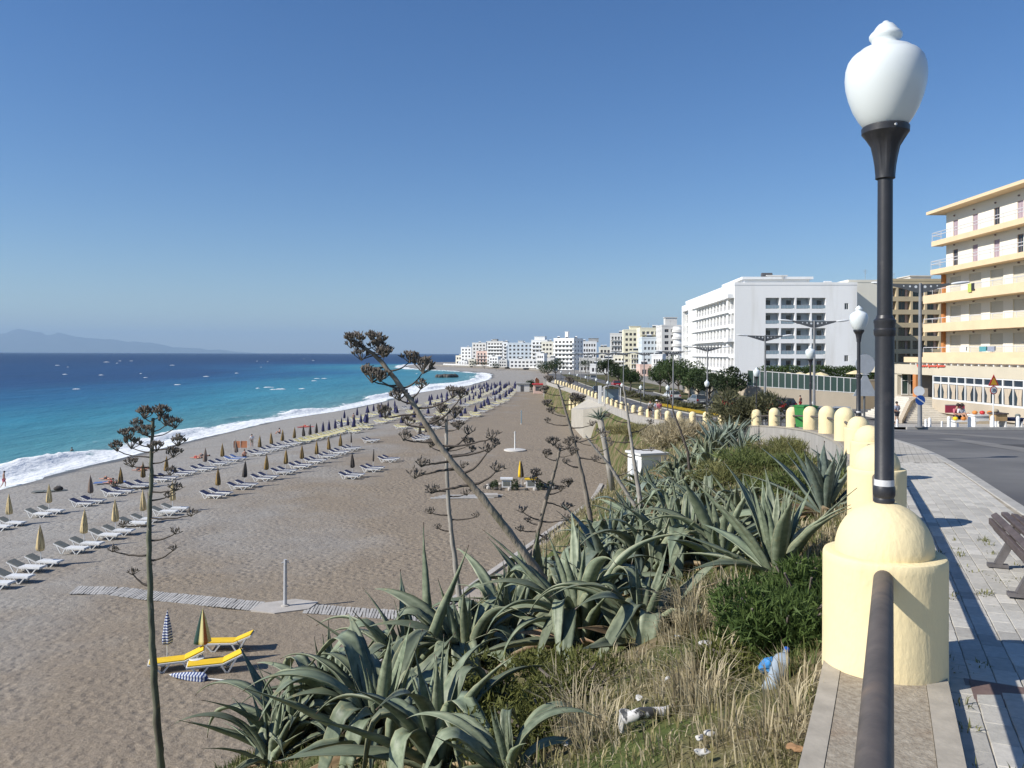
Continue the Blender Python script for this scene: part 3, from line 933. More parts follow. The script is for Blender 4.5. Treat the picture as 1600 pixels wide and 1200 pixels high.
# local x along the bench, local y towards the sea (left of travel), z up
seatp = [(0.235,0.235),(0.262,0.285),(0.235,0.335),(0.165,0.352),(0.095,0.345),(0.025,0.335),(-0.045,0.325),(-0.115,0.322),(-0.19,0.345),(-0.235,0.42),(-0.262,0.50),(-0.285,0.58),(-0.31,0.66),(-0.335,0.735)]
for k, (yy, zz) in enumerate(seatp):
    a = seatp[max(0,k-1)]; b = seatp[min(len(seatp)-1,k+1)]
    tg = Vector((0, b[0]-a[0], b[1]-a[1])).normalized(); nn = Vector((1,0,0)).cross(tg)
    mb = MB(); 
    mb.bar((-0.95, yy, zz), (0.95, yy, zz), 0.050, 0.030, up=nn)
    o = mb.build('slat', wood, bench)
    bv = o.modifiers.new('bevel', 'BEVEL'); bv.width = 0.006; bv.segments = 2
for s in (-0.5, 0.5):
    mb = MB()
    mb.tube([(s,0.235,0.22),(s,0.24,0.28),(s,0.16,0.325),(s,0.0,0.312),(s,-0.13,0.295),(s,-0.20,0.335),(s,-0.30,0.60),(s,-0.33,0.72)], 0.018, 8)
    mb.bar((s,0.13,0.31), (s,0.27,0.02), 0.055, 0.05); mb.bar((s,-0.13,0.30), (s,-0.27,0.02), 0.055, 0.05)
    mb.box(s-0.035, s+0.035, 0.20, 0.34, 0.0, 0.025); mb.box(s-0.035, s+0.035, -0.34, -0.20, 0.0, 0.025)
    mb.build('leg_frame', iron, bench)

# cover plate in the paving beside the first pier
plate = mat('rusty_cover', (0.13, 0.085, 0.075), 0.85, scale=9, col2=(0.19, 0.13, 0.11), bump=0.3, bscale=60, bdist=0.004)
c, d, nrm = frame_at(3.75)
q = c+nrm*0.52
t = thing('cover_plate', 'rust brown service cover plate let into the paving beside the nearest pier', 'cover', (q.x, q.y, pave_z(3.75)+0.004), atan2(d.y, d.x))
mb = MB(); mb.box(-0.13,0.13,-0.16,0.16,-0.01,0.006); mb.build('lid', plate, t)
mb = MB(); mb.box(-0.15,0.15,-0.18,0.18,-0.02,0.001); mb.build('rim', iron, t)

# ---- traffic signs seen from behind, and others
sign_back = mat('sign_back_grey', (0.42, 0.44, 0.46), 0.5, var=0.08, scale=6, metal=0.0)
sign_blue = mat('sign_blue', (0.02, 0.09, 0.36), 0.45, var=0.05)
sign_white = mat('sign_white', (0.78, 0.78, 0.76), 0.5, var=0.04)
sign_red = mat('sign_red', (0.55, 0.03, 0.03), 0.5, var=0.06)
sign_yel = mat('sign_yellow', (0.80, 0.42, 0.03), 0.5, var=0.05)
def disc(mb, c, r, y, th=0.02, n=28, mi=0):
    mb.tube([(c[0], y, c[1]), (c[0], y+th, c[1])], r, n, mi)
Y = 23.5; X = (1352-800)/FPX*Y
t = thing('traffic_sign', 'round sign above a triangular sign, grey backs, on one post behind the second lamp', 'sign', (X, Y, pave_z(Y)), 0.05)
ztop = EYE-(567-HORY)/FPX*Y - pave_z(Y)
mb = MB(); mb.tube([(0,0.05,0),(0,0.05,ztop+0.3)], 0.03, 10); mb.build('post', steel, t, True, 40)
mb = MB(); disc(mb, (0, ztop), 0.29, 0.0); mb.build('round_plate', sign_back, t)
mb = MB(); zt = ztop-0.32; mb.add([(-0.36,0,zt-0.62),(0.36,0,zt-0.62),(0.05,0,zt),(-0.05,0,zt),(-0.36,0.02,zt-0.62),(0.36,0.02,zt-0.62),(0.05,0.02,zt),(-0.05,0.02,zt)],
    [(0,1,2,3),(7,6,5,4),(0,4,5,1),(1,5,6,2),(2,6,7,3),(3,7,4,0)]); mb.build('triangle_plate', sign_back, t)
mb = MB(); mb.box(-0.12,0.12,-0.01,0.04,ztop-0.312,ztop-0.29); mb.build('clamp', silver, t)
# two road signs on the first street light
Y = 39.86; X = 20.4
t = thing('no_parking_sign', 'round blue sign with white diagonal bar on the nearest street light', 'sign', (X, Y, pave_z(40)), 0.1)
zs = EYE-(623-HORY)/FPX*Y - pave_z(40)
mb = MB(); disc(mb, (-0.08, zs), 0.25, -0.06); mb.build('plate', sign_blue, t)
mb = MB(); M = Matrix.Translation((-0.08,-0.066,zs)) @ Matrix.Rotation(0.6, 4, 'Y'); mb.box(-0.24,0.24,-0.004,0.0,-0.03,0.03,0,M); mb.build('bar', sign_white, t)
t = thing('round_sign', 'grey back of a round sign above the blue sign on the street light', 'sign', (X, Y, pave_z(40)), -0.5)
mb = MB(); disc(mb, (-0.1, zs+0.45), 0.25, -0.03); mb.build('plate', sign_back, t)
Y = 40.8; X = (1553-800)/FPX*Y
t = thing('warning_sign', 'orange and red peaked sign above a white round speed sign on a thin pole', 'sign', (X, Y, pave_z(Y)), 0.15)
zs = EYE-(607-HORY)/FPX*Y - pave_z(Y)
mb = MB(); mb.tube([(0,0.03,0),(0,0.03,zs+0.5)], 0.025, 8); mb.build('pole', sign_white, t, True, 40)
mb = MB(); disc(mb, (0, zs), 0.21, 0.0); mb.build('red_ring', sign_red, t)
mb = MB(); disc(mb, (0, zs), 0.165, -0.006, 0.004); mb.build('white_disc', sign_white, t)
mb = MB()
for dx in (-0.06, 0.05):
    mb.tube([(dx-0.035,-0.009,zs+0.07),(dx+0.03,-0.009,zs+0.07),(dx,-0.009,zs+0.01),(dx+0.03,-0.009,zs-0.04),(dx-0.03,-0.009,zs-0.07)] if dx < 0 else
            [(dx+0.04*cos(a), -0.009, zs+0.07*sin(a)) for a in [k*pi/5 for k in range(11)]], 0.012, 5)
mb.build('digits', black_paint, t)
mb = MB(); mb.add([(-0.30,0,zs+0.22),(0.30,0,zs+0.22),(0,0,zs+0.80),(-0.30,0.02,zs+0.22),(0.30,0.02,zs+0.22),(0,0.02,zs+0.80)], [(0,1,2),(5,4,3),(0,3,4,1),(1,4,5,2),(2,5,3,0)]); mb.build('triangle_rim', sign_red, t)
mb = MB(); mb.add([(-0.20,-0.004,zs+0.275),(0.20,-0.004,zs+0.275),(0,-0.004,zs+0.66)], [(0,1,2)]); mb.build('triangle_face', sign_yel, t)

# ---- white bollards along the hotel kerb
boll = mat('white_bollard_paint', (0.76, 0.76, 0.74), 0.6, var=0.06, scale=5)
mb = MB(); mb.lathe([(0.085,0),(0.085,0.04),(0.075,0.05),(0.072,0.42),(0.06,0.46),(0.03,0.48),(0.004,0.485)], 16); boll_s = mb.mesh('bollard_shaft', boll, True, 40)
mb = MB(); mb.lathe([(0.076,0.33),(0.078,0.335),(0.078,0.375),(0.076,0.38)], 16); boll_b = mb.mesh('bollard_band', lamp_white, True, 40)
for k, (px, sc) in enumerate([(1402,0.8),(1447,0.85),(1453,1.0),(1472,0.65),(1483,1.15),(1515,1.1),(1497,0.5),(1551,1.25),(1591,1.2)]):
    Y = 40.7 + 0.25*(k % 3); X = (px-800)/FPX*Y
    lbs = ['short white bollard left of the street light by the big lamp post','small white bollard just right of the street light','white bollard beside the small one right of the street light','low white bollard before the hotel steps',
           'tall white bollard in front of the seated pair','white bollard between the seated pair and the stalls','lowest white bollard near the seated pair','tall white bollard at the foot of the speed sign','rightmost white bollard along the hotel kerb']
    t = thing('bollard', lbs[k], 'bollard', (X, Y, pave_z(Y)), 0, 'white bollards along the hotel kerb', (sc,sc,sc))
    ob('shaft', boll_s, t); ob('band', boll_b, t)

# ---- green wheeled bin behind the piers
bin_m = mat('green_bin_plastic', (0.035, 0.20, 0.045), 0.5, var=0.1, scale=5)
Y = 33.8; X = (1250-800)/FPX*Y
t = thing('waste_bin', 'green wheeled waste bin between two yellow piers', 'bin', (X+0.25, Y, pave_z(Y)), 0.3)
mb = MB(); mb.add([(-0.28,-0.27,0.08),(0.28,-0.27,0.08),(0.28,0.27,0.08),(-0.28,0.27,0.08),(-0.34,-0.33,0.92),(0.34,-0.33,0.92),(0.34,0.33,0.92),(-0.34,0.33,0.92)],
    [(0,3,2,1),(4,5,6,7),(0,1,5,4),(1,2,6,5),(2,3,7,6),(3,0,4,7)])
for k in range(4): mb.box(-0.24+k*0.15,-0.21+k*0.15,-0.345,-0.28,0.15,0.88)
mb.build('body', bin_m, t)
mb = MB(); mb.prism([(-0.37,-0.36),(0.37,-0.36),(0.37,0.38),(-0.37,0.38)], 0.923, 0.975); mb.box(-0.3,0.3,-0.3,0.3,0.975,1.0); mb.build('lid', bin_m, t)
for s in (-1,1):
    mb = MB(); mb.tube([(0.25*s-0.03,0.28,0.1),(0.25*s+0.03,0.28,0.1)], 0.1, 14); mb.build('wheel', black_paint, t, True, 40)
# ================================================================ BUILDINGS
wht = mat('white_render', (0.87, 0.87, 0.85), 0.85, var=0.05, scale=0.25, bump=0.12, bscale=6, bdist=0.03, spec=0.2, stretch=(1,1,0.12), detail=8, col3=(0.74,0.73,0.69), scale3=0.5, cut3=(0.52,0.75))
wht2 = mat('greyish_render', (0.64, 0.63, 0.60), 0.88, var=0.08, scale=0.22, spec=0.2, stretch=(1,1,0.3), detail=8)
blu = mat('pale_blue_render', (0.60, 0.66, 0.70), 0.88, var=0.06, scale=0.22, spec=0.2, stretch=(1,1,0.3))
cream = mat('cream_render', (0.80, 0.76, 0.64), 0.86, var=0.05, scale=0.3, bump=0.1, bscale=6, bdist=0.03, spec=0.2, stretch=(1,1,0.35), detail=8)
apric = mat('apricot_band', (0.76, 0.58, 0.37), 0.85, var=0.06, scale=0.6, spec=0.2)
terra = mat('terracotta_column', (0.52, 0.22, 0.08), 0.85, var=0.08, scale=0.6, spec=0.2)
yel = mat('lemon_render', (0.84, 0.79, 0.60), 0.88, var=0.06, scale=0.3, spec=0.2, stretch=(1,1,0.35))
beige = mat('beige_render', (0.55, 0.45, 0.29), 0.88, var=0.07, scale=0.3, spec=0.2, stretch=(1,1,0.35))
tan = mat('tan_wall', (0.50, 0.43, 0.33), 0.9, var=0.08, scale=0.4, bump=0.15, bscale=8, bdist=0.02, spec=0.2, stretch=(1,1,0.4))
pink = mat('pink_render', (0.68, 0.50, 0.43), 0.88, var=0.06, scale=0.3, spec=0.2)
greyc = mat('grey_concrete', (0.36, 0.36, 0.35), 0.9, var=0.1, scale=0.4, spec=0.2)
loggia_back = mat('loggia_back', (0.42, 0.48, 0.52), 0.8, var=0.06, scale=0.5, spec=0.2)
railm = mat('railing_white_metal', (0.62, 0.62, 0.64), 0.5, var=0.05, spec=0.4)
framew = mat('window_frame_white', (0.74, 0.74, 0.72), 0.5, var=0.04)
frameb = mat('window_frame_brown', (0.20, 0.15, 0.14), 0.6, var=0.1)
mauve = mat('mauve_shutter', (0.40, 0.32, 0.36), 0.7, var=0.1, scale=2)
curtain = mat('curtain_cloth', (0.50, 0.42, 0.32), 0.9, var=0.2, scale=4, stretch=(3,3,0.3))
roofm = mat('flat_roof', (0.40, 0.39, 0.37), 0.9, var=0.1, scale=0.4)
def glass_material(name, col, rough=0.08):
    m = bpy.data.materials.new(name); m.use_nodes = True
    b = m.node_tree.nodes['Principled BSDF']
    b.inputs['Base Color'].default_value = (*col, 1); b.inputs['Roughness'].default_value = rough
    b.inputs['Specular IOR Level'].default_value = 0.6
    n = m.node_tree.nodes.new('ShaderNodeTexNoise'); n.inputs['Scale'].default_value = 0.8
    bp = m.node_tree.nodes.new('ShaderNodeBump'); bp.inputs['Strength'].default_value = 0.05
    m.node_tree.links.new(n.outputs['Fac'], bp.inputs['Height']); m.node_tree.links.new(bp.outputs[0], b.inputs['Normal'])
    return m
glass = glass_material('window_glass', (0.035, 0.045, 0.055))
glass_g = glass_material('green_glass', (0.05, 0.085, 0.075))
glass_b = glass_material('bluish_balcony_glass', (0.25, 0.33, 0.38), 0.2)

def window_mesh(name, fm, gm, split=2, transom=0.0, fw=0.07):
    """unit window, 1 wide x 1 high, centred in x, standing on z=0, facing -y"""
    mb = MB(); 
    mb.box(-0.5,-0.5+fw,-0.03,0.03,0,1); mb.box(0.5-fw,0.5,-0.03,0.03,0,1)
    mb.box(-0.5+fw,0.5-fw,-0.03,0.03,0,fw*0.7); mb.box(-0.5+fw,0.5-fw,-0.03,0.03,1-fw*0.7,1)
    for k in range(1, split):
        x = -0.5+k/split; mb.box(x-fw/2,x+fw/2,-0.028,0.028,fw*0.7,1-fw*0.7)
    if transom: mb.box(-0.5+fw,0.5-fw,-0.026,0.026,transom-0.03,transom+0.03)
    mb.quad((-0.5+fw,0.0,fw*0.7),(0.5-fw,0.0,fw*0.7),(0.5-fw,0.0,1-fw*0.7),(-0.5+fw,0.0,1-fw*0.7),1)
    return mb.mesh(name, [fm, gm])
W_WHITE = window_mesh('window', framew, glass)
W_BROWN = window_mesh('window', frameb, glass)
W_MAUVE = window_mesh('window', mauve, mauve, 2)
W_DOOR = window_mesh('balcony_door', frameb, glass, 3, 0.0, 0.05)
W_TALL = window_mesh('window', framew, glass, 1, 0.0, 0.09)
def rail_mesh(nb=12, bars=2, h=1.0, panel=None):
    mb = MB(); mb.box(-0.5,0.5,-0.02,0.02,h-0.05,h)
    for b in range(1, bars): mb.box(-0.5,0.5,-0.012,0.012,h*b/bars-0.02,h*b/bars+0.02)
    for k in range(nb+1):
        x = -0.5+k/nb; mb.box(x-0.003,x+0.003,-0.015,0.015,0,h-0.05)
    if panel is not None: mb.quad((-0.5,0.006,0.06),(0.5,0.006,0.06),(0.5,0.006,h-0.06),(-0.5,0.006,h-0.06),1)
    return mb.mesh('balcony_railing', [railm] + ([panel] if panel else []))
R_BARS = rail_mesh(6, 2); R_GLASS = rail_mesh(4, 1, 1.0, glass_b); R_LINES = rail_mesh(5, 3)
mb = MB(); mb.box(-0.5,0.5,-1,0,-0.5,0.5); SLAB = {}
def slab_mesh(m):
    if m.name not in SLAB:
        b = MB(); b.box(-0.5,0.5,-1.0,0.0,0.0,1.0); SLAB[m.name] = b.mesh('balcony', m)
    return SLAB[m.name]

def facade(mb, O, U, W, H, holes, depth, N):
    O = Vector(O); U = Vector(U); N = Vector(N); Z = Vector((0,0,1))
    us = sorted({0.0, W} | {round(h[0],4) for h in holes} | {round(h[1],4) for h in holes})
    vsl = sorted({0.0, H} | {round(h[2],4) for h in holes} | {round(h[3],4) for h in holes})
    P_ = lambda u, v, d=0.0: tuple(O+U*u+Z*v-N*d)
    for j in range(len(vsl)-1):
        v0, v1 = vsl[j], vsl[j+1]; run = None
        for i in range(len(us)-1):
            u0, u1 = us[i], us[i+1]; cu, cv = (u0+u1)/2, (v0+v1)/2
            inside = any(h[0] < cu < h[1] and h[2] < cv < h[3] for h in holes)
            if not inside:
                if run is None: run = u0
                end = u1
            if (inside or i == len(us)-2) and run is not None:
                e = u1 if not inside else u0
                mb.quad(P_(run,v0), P_(e,v0), P_(e,v1), P_(run,v1)); run = None
    for h in holes:
        u0, u1, v0, v1 = [round(x, 4) for x in h[:4]]
        d = h[4] if len(h) > 4 else depth
        mb.quad(P_(u0,v0), P_(u0,v1), P_(u0,v1,d), P_(u0,v0,d)); mb.quad(P_(u1,v0), P_(u1,v1), P_(u1,v1,d), P_(u1,v0,d))
        mb.quad(P_(u0,v0), P_(u1,v0), P_(u1,v0,d), P_(u0,v0,d)); mb.quad(P_(u0,v1), P_(u1,v1), P_(u1,v1,d), P_(u0,v1,d))
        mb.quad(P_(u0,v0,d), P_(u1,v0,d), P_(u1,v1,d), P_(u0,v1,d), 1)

def cells(sp, W):
    """window cells of a facade description"""
    u0 = sp.get('u0', 0.6); u1 = sp.get('u1', W-0.6); n = sp['cols']; st = (u1-u0)/n
    out = []
    for r in range(sp['rows']):
        for c in range(n):
            uc = u0+st*(c+0.5); z = sp['z']+r*sp['fh']
            out.append((r, c, uc-sp['w']/2, uc+sp['w']/2, z+sp.get('sill', 0.9), z+sp.get('sill', 0.9)+sp['h']))
    return out

def building(name, label, X, Y, yaw, W, D, z0, H, wm, front=None, left=None, right=None, roof=None, back=None, cat='building', group=None, trim=None):
    root = thing(name, label, cat, (X, Y, z0), yaw, group)
    mb = MB()
    faces = {'front': ((0,0,0),(1,0,0),W,(0,-1,0),0.0), 'left': ((0,D,0),(0,-1,0),D,(-1,0,0),-pi/2), 'right': ((W,0,0),(0,1,0),D,(1,0,0),pi/2), 'rear': ((W,D,0),(-1,0,0),W,(0,1,0),pi)}
    for key, sp in (('front',front),('left',left),('right',right),('rear',None)):
        O, U, LW, N, rot = faces[key]
        sps = sp if isinstance(sp, list) else ([sp] if sp else [])
        holes = []
        for s_ in sps:
            dp = s_.get('depth', 0.2)
            for (r, c, a, b, v0, v1) in cells(s_, LW): holes.append((a, b, v0, v1, dp))
        facade(mb, O, U, LW, H, holes, 0.2, N)
        O = Vector(O); U = Vector(U); N = Vector(N)
        for s_ in sps:
            dp = s_.get('depth', 0.2)
            for (r, c, a, b, v0, v1) in cells(s_, LW):
                wme = s_.get('win', W_WHITE); ww = s_.get('ww', b-a); wh = s_.get('wh', v1-v0)
                uc = (a+b)/2 + s_.get('wo', 0.0)*(1 if c % 2 else -1)
                p = O+U*uc+Vector((0,0,v0))-N*(dp-0.04)
                ob('window', wme, root, p, rot, (ww, 1, wh))
                if s_.get('rail') is not None:
                    p = O+U*((a+b)/2)+Vector((0,0,v0+0.01))-N*0.06
                    ob('balcony_railing', s_['rail'], root, p, rot, (b-a-0.02, 1, s_.get('rh', 0.9)))
            if s_.get('slab'):
                pr, th, sm, rm = s_['slab']
                seg = s_.get('seg', 1); a0 = s_.get('u0', 0.6)-0.2; a1 = s_.get('u1', LW-0.6)+0.2
                for r in range(s_['rows']):
                    for q in range(seg):
                        sa = lerp(a0, a1, q/seg)+(0.25 if seg > 1 else 0); sb = lerp(a0, a1, (q+1)/seg)-(0.25 if seg > 1 else 0)
                        z = s_['z']+r*s_['fh']+s_.get('sill', 0.9)-0.1
                        o = ob('balcony', slab_mesh(sm), root, O+U*((sa+sb)/2)+Vector((0,0,z-th*0.5)), rot, (sb-sa, pr, th))
                        if rm is not None: ob('balcony_railing', rm, root, O+U*((sa+sb)/2)+N*(pr-0.06)+Vector((0,0,z+th*0.5)), rot, (sb-sa, 1, s_.get('rh', 0.9)))
    mb.quad((0,0,H),(W,0,H),(W,D,H),(0,D,H))
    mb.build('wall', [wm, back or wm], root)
    # parapet
    pb = MB(); t = 0.25
    pb.box(-0.06,W+0.06,-0.06,t,H+0.002,H+0.55); pb.box(-0.06,W+0.06,D-t,D+0.06,H+0.002,H+0.55); pb.box(-0.06,t,t,D-t,H+0.002,H+0.548); pb.box(W-t,W+0.06,t,D-t,H+0.002,H+0.548)
    pb.build('parapet', trim or wm, root)
    rq = random.Random(label)
    for k in range(rq.choice([1,2,3])):
        x_, y_ = rq.uniform(1, max(1.1, W-2.5)), rq.uniform(1, max(1.1, D-3))
        b2 = MB(); b2.tube([(x_, y_+0.9, H+1.5),(x_+1.7, y_+0.9, H+1.5)], 0.32, 10); b2.build('water_tank', framew, root, True, 40)
        b2 = MB(); b2.add([(x_,y_,H+0.35),(x_+1.7,y_,H+0.35),(x_+1.7,y_+0.8,H+1.25),(x_,y_+0.8,H+1.25),(x_,y_+.05,H+0.28),(x_+1.7,y_+.05,H+0.28),(x_+1.7,y_+0.85,H+1.18),(x_,y_+0.85,H+1.18)], [(0,1,2,3),(7,6,5,4),(0,4,5,1),(1,5,6,2),(2,6,7,3),(3,7,4,0)])
        b2.bar((x_+.1,y_+.85,H),(x_+.1,y_+.85,H+1.2),.06,.06); b2.bar((x_+1.6,y_+.85,H),(x_+1.6,y_+.85,H+1.2),.06,.06); b2.build('solar_panel', glass, root)
    x_, y_ = rq.uniform(0.5, W-0.5), rq.uniform(0.5, 4); hh_ = rq.uniform(2, 3.5)
    b2 = MB(); b2.tube([(x_,y_,H),(x_,y_,H+hh_)], 0.035, 5)
    for q in range(4): b2.bar((x_-0.5+.08*q,y_,H+hh_-.15-.22*q),(x_+0.5-.08*q,y_,H+hh_-.15-.22*q),.03,.03)
    b2.build('aerial', greyc, root)
    for (rx, ry, rw, rd, rh, rm) in (roof or []):
        b2 = MB(); b2.box(rx, rx+rw, ry, ry+rd, H+0.004, H+rh); b2.box(rx-0.25, rx+rw+0.25, ry-0.25, ry+rd+0.25, H+rh, H+rh+0.2)
        b2.build('roof_house', rm, root)
    return root

# ---- the big white hotel
G = pave_z(164)
hotel = building('white_hotel', 'large white six-storey hotel with square loggias above the terrace wall', 45.6, 164, -0.05, 24.6, 60, G, 21.2, wht,
    front=[dict(cols=4, rows=5, u0=6.1, u1=18.5, w=2.75, h=2.25, z=3.6, sill=0.35, fh=3.1, depth=1.5, win=W_DOOR, ww=0.95, wh=1.8, wo=0.55, rail=R_GLASS, rh=0.75),
           dict(cols=1, rows=2, u0=21.0, u1=24.0, w=0.8, h=1.3, z=3.0, sill=2.6, fh=10.6, depth=0.15)],
    left=[dict(cols=2, rows=5, u0=53.5, u1=59.5, w=2.5, h=2.25, z=3.6, sill=0.35, fh=3.1, depth=1.4, win=W_DOOR, ww=1.2, wh=1.9, rail=R_BARS, rh=0.9),
          dict(cols=10, rows=5, u0=16, u1=52.5, w=2.6, h=2.2, z=3.6, sill=0.38, fh=3.1, depth=1.6, win=W_DOOR, ww=1.2, wh=1.9, rail=R_BARS, rh=0.9),
          dict(cols=3, rows=5, u0=1, u1=10.6, w=2.4, h=2.2, z=3.2, sill=0.38, fh=3.0, depth=1.4, win=W_DOOR, ww=1.2, wh=1.9, rail=R_BARS, rh=0.9)],
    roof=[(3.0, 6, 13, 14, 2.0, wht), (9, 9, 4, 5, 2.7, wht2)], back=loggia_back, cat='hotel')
def add_box_part(root, name, m, *bx):
    mb = MB()
    for b in bx: mb.box(*b)
    return mb.build(name, m, root)
# projecting eaves blocks and stepped corner of the sea front
add_box_part(hotel, 'corner_cornice', wht, (-1.3, -0.002, 0.3, 5.0, 18.6, 19.4)); add_box_part(hotel, 'corner_cornice', wht, (-1.3, -0.002, 0.3, 5.0, 9.6, 10.3))
add_box_part(hotel, 'cornice', wht, (-0.9, -0.003, 7.5, 43, 18.7, 19.3), (-0.9, -0.003, 7.5, 43, 9.7, 10.2))
add_box_part(hotel, 'end_block', wht, (-1.1, -0.01, 48, 49.2, 0, 20.4), (-1.1, -0.01, 58.8, 60.05, 0, 20.4), (-1.1, -0.004, 49.2, 58.8, 18.8, 20.4), (-1.1, -0.004, 49.2, 58.8, 9.4, 10.3))
for r in range(6):
    add_box_part(hotel, 'floor_band', wht, (-0.5, -0.005, 5.2, 47.9, 3.35+r*3.1, 3.75+r*3.1))
add_box_part(hotel, 'roof_canopy', wht, (2.0, 16.5, 2.0, 22, 22.6, 23.1), (2.6, 15.9, 2.6, 21.4, 21.2, 22.6))
tank = mat('dark_tank', (0.08, 0.08, 0.085), 0.7, var=0.2)
mb = MB(); mb.tube([(8,10,24.0),(10.2,10,24.0)], 0.7, 12); mb.box(11.2,11.8,10,10.6,23.1,24.0); mb.build('water_tank', tank, hotel)
# annex joining behind
building('hotel_annex', 'blank white block beside the white hotel, behind the second lamp', 70.6, 168, 0, 8.0, 30, G, 22.2, cream, front=dict(cols=1, rows=2, u0=0.6, u1=3.6, w=0.9, h=1.2, z=3.0, sill=2.6, fh=10.6), cat='building')

# ---- beige balconied building behind the street light
building('beige_hotel', 'beige hotel with rows of dark arched balconies behind the nearest street light', 86.0, 186, 0, 24, 20, pave_z(186), 24.2, beige,
    front=dict(cols=7, rows=7, u0=0.2, u1=23.6, w=2.85, h=1.95, z=1.6, sill=0.7, fh=3.05, depth=1.4, win=W_BROWN, ww=1.6, wh=1.9), back=pink, cat='hotel',
    roof=[(9, 5, 5, 6, 1.6, wht2)])

# ---- cream and apricot hotel on the right
HX, HY0, HY1 = 42.3, 52.0, 78.0
GZ = pave_z(78)
ch = thing('cream_hotel', 'cream hotel with apricot balcony bands at the right edge', 'hotel', (HX, HY1, GZ), -pi/2)
# local x runs from the far corner towards the camera, local -y points to the sea
LWID = HY1-HY0; FH = 2.8; Z1 = 6.0
nb = 8; bay = LWID/nb
mb = MB(); holes = []
zr = []
for r in range(5):
    z = Z1 + r*FH
    for c in range(nb):
        u = bay*(c+0.5)
        if r < 3: holes.append((u-0.95, u+0.95, z+0.12, z+2.15, 0.14))
        else: holes.append((u-0.42, u+0.42, z+0.35, z+1.95, 0.14))
HH = Z1+5*FH+0.1
facade(mb, (0,0,0), (1,0,0), LWID, HH, holes, 0.14, (0,-1,0))
facade(mb, (0,14,0), (0,-1,0), 14, HH, [], 0.1, (-1,0,0))
facade(mb, (LWID,0,0), (0,1,0), 14, HH, [], 0.1, (1,0,0))
facade(mb, (LWID,14,0), (-1,0,0), LWID, HH, [], 0.1, (0,1,0))
mb.quad((0,0,HH),(LWID,0,HH),(LWID,14,HH),(0,14,HH))
shut = mat('closed_roller_shutter', (0.66, 0.62, 0.50), 0.7, var=0.05, scale=1)
mb.build('wall', [cream, shut], ch)
mb = MB()
for k in range(14): mb.box(-0.5,0.5,-0.02,0.0,k/14+0.004,(k+1)/14-0.004)
shutm = mb.mesh('roller_shutter', shut)
mb = MB(); mb.tube([(0,-0.02,0),(0,-0.14,0)], 0.07, 8); lampm = mb.mesh('wall_lamp', frameb)
for r in range(5):
    z = Z1+r*FH
    for c in range(nb):
        u = bay*(c+0.5)
        if r < 3: ob('roller_shutter', shutm, ch, (u,0.115,z+0.12), 0, (1.88,1,2.02))
        else:
            ob('window', W_MAUVE if (c+r) % 3 else W_BROWN, ch, (u,0.10,z+0.35), 0, (0.84,1,1.6))
        ob('wall_lamp', lampm, ch, (u-0.1,0,z+2.38))
    pr = 1.25 if r > 2 else 1.6
    x0 = -0.55 if r > 2 else -1.25
    if r == 4: x0 = -0.65; pr = 1.1
    b = MB(); b.box(x0, LWID+0.6, -pr, -0.002, z-0.28, z+0.06)
    hb = 0.62 if r < 3 else 0.30
    b.box(x0, LWID+0.6, -pr-0.004, -pr+0.12, z-0.30, z+hb-0.12); b.box(x0-0.004, x0+0.12, -pr+0.12, -0.004, z-0.296, z+hb-0.124)
    o = b.build('balcony', apric, ch)
    # railing as a sub part of its balcony
    b = MB()
    zz = z+hb-0.12
    top = z+0.98
    for zc in ((top,) if r < 3 else (top, top-0.28)):
        b.tube([(x0+0.05,-0.1,zc),(x0+0.05,-pr+0.05,zc),(LWID+0.5,-pr+0.05,zc)], 0.035, 6)
    k = 0.0
    while x0+0.05+k < LWID+0.5:
        b.tube([(x0+0.05+k,-pr+0.05,zz-0.1),(x0+0.05+k,-pr+0.05,top)], 0.022, 5); k += 1.62
    b.build('railing', railm, o)
add_box_part(ch, 'roof_slab', apric, (-1.3, LWID+0.8, -1.3, 14.4, HH, HH+0.28))
add_box_part(ch, 'corner_column', terra, (-0.45, 0.0-0.003, -0.25, 0.35, 0, Z1+3*FH-0.3))
# ground floor podium of the hotel with shop windows
add_box_part(ch, 'podium_band', mat('sand_band', (0.58,0.52,0.40), 0.88, var=0.06, scale=0.5, spec=0.2), (-9.5, LWID+0.6, -3.0, -0.002, 4.35, 5.30))
add_box_part(ch, 'podium_base', tan, (3.2, LWID+0.6, -3.0, -0.002, 0.95, 2.15))
add_box_part(ch, 'podium_plinth', mat('brown_plinth', (0.28,0.23,0.16), 0.9), (3.3, LWID+0.6, -2.8, -0.003, 0.05, 0.95))
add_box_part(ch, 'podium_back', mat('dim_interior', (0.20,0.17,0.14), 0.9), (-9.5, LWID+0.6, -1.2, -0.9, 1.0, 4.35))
add_box_part(ch, 'entrance_column', terra, (-0.35, 0.25, -3.05, -2.5, 0.8, 4.35))
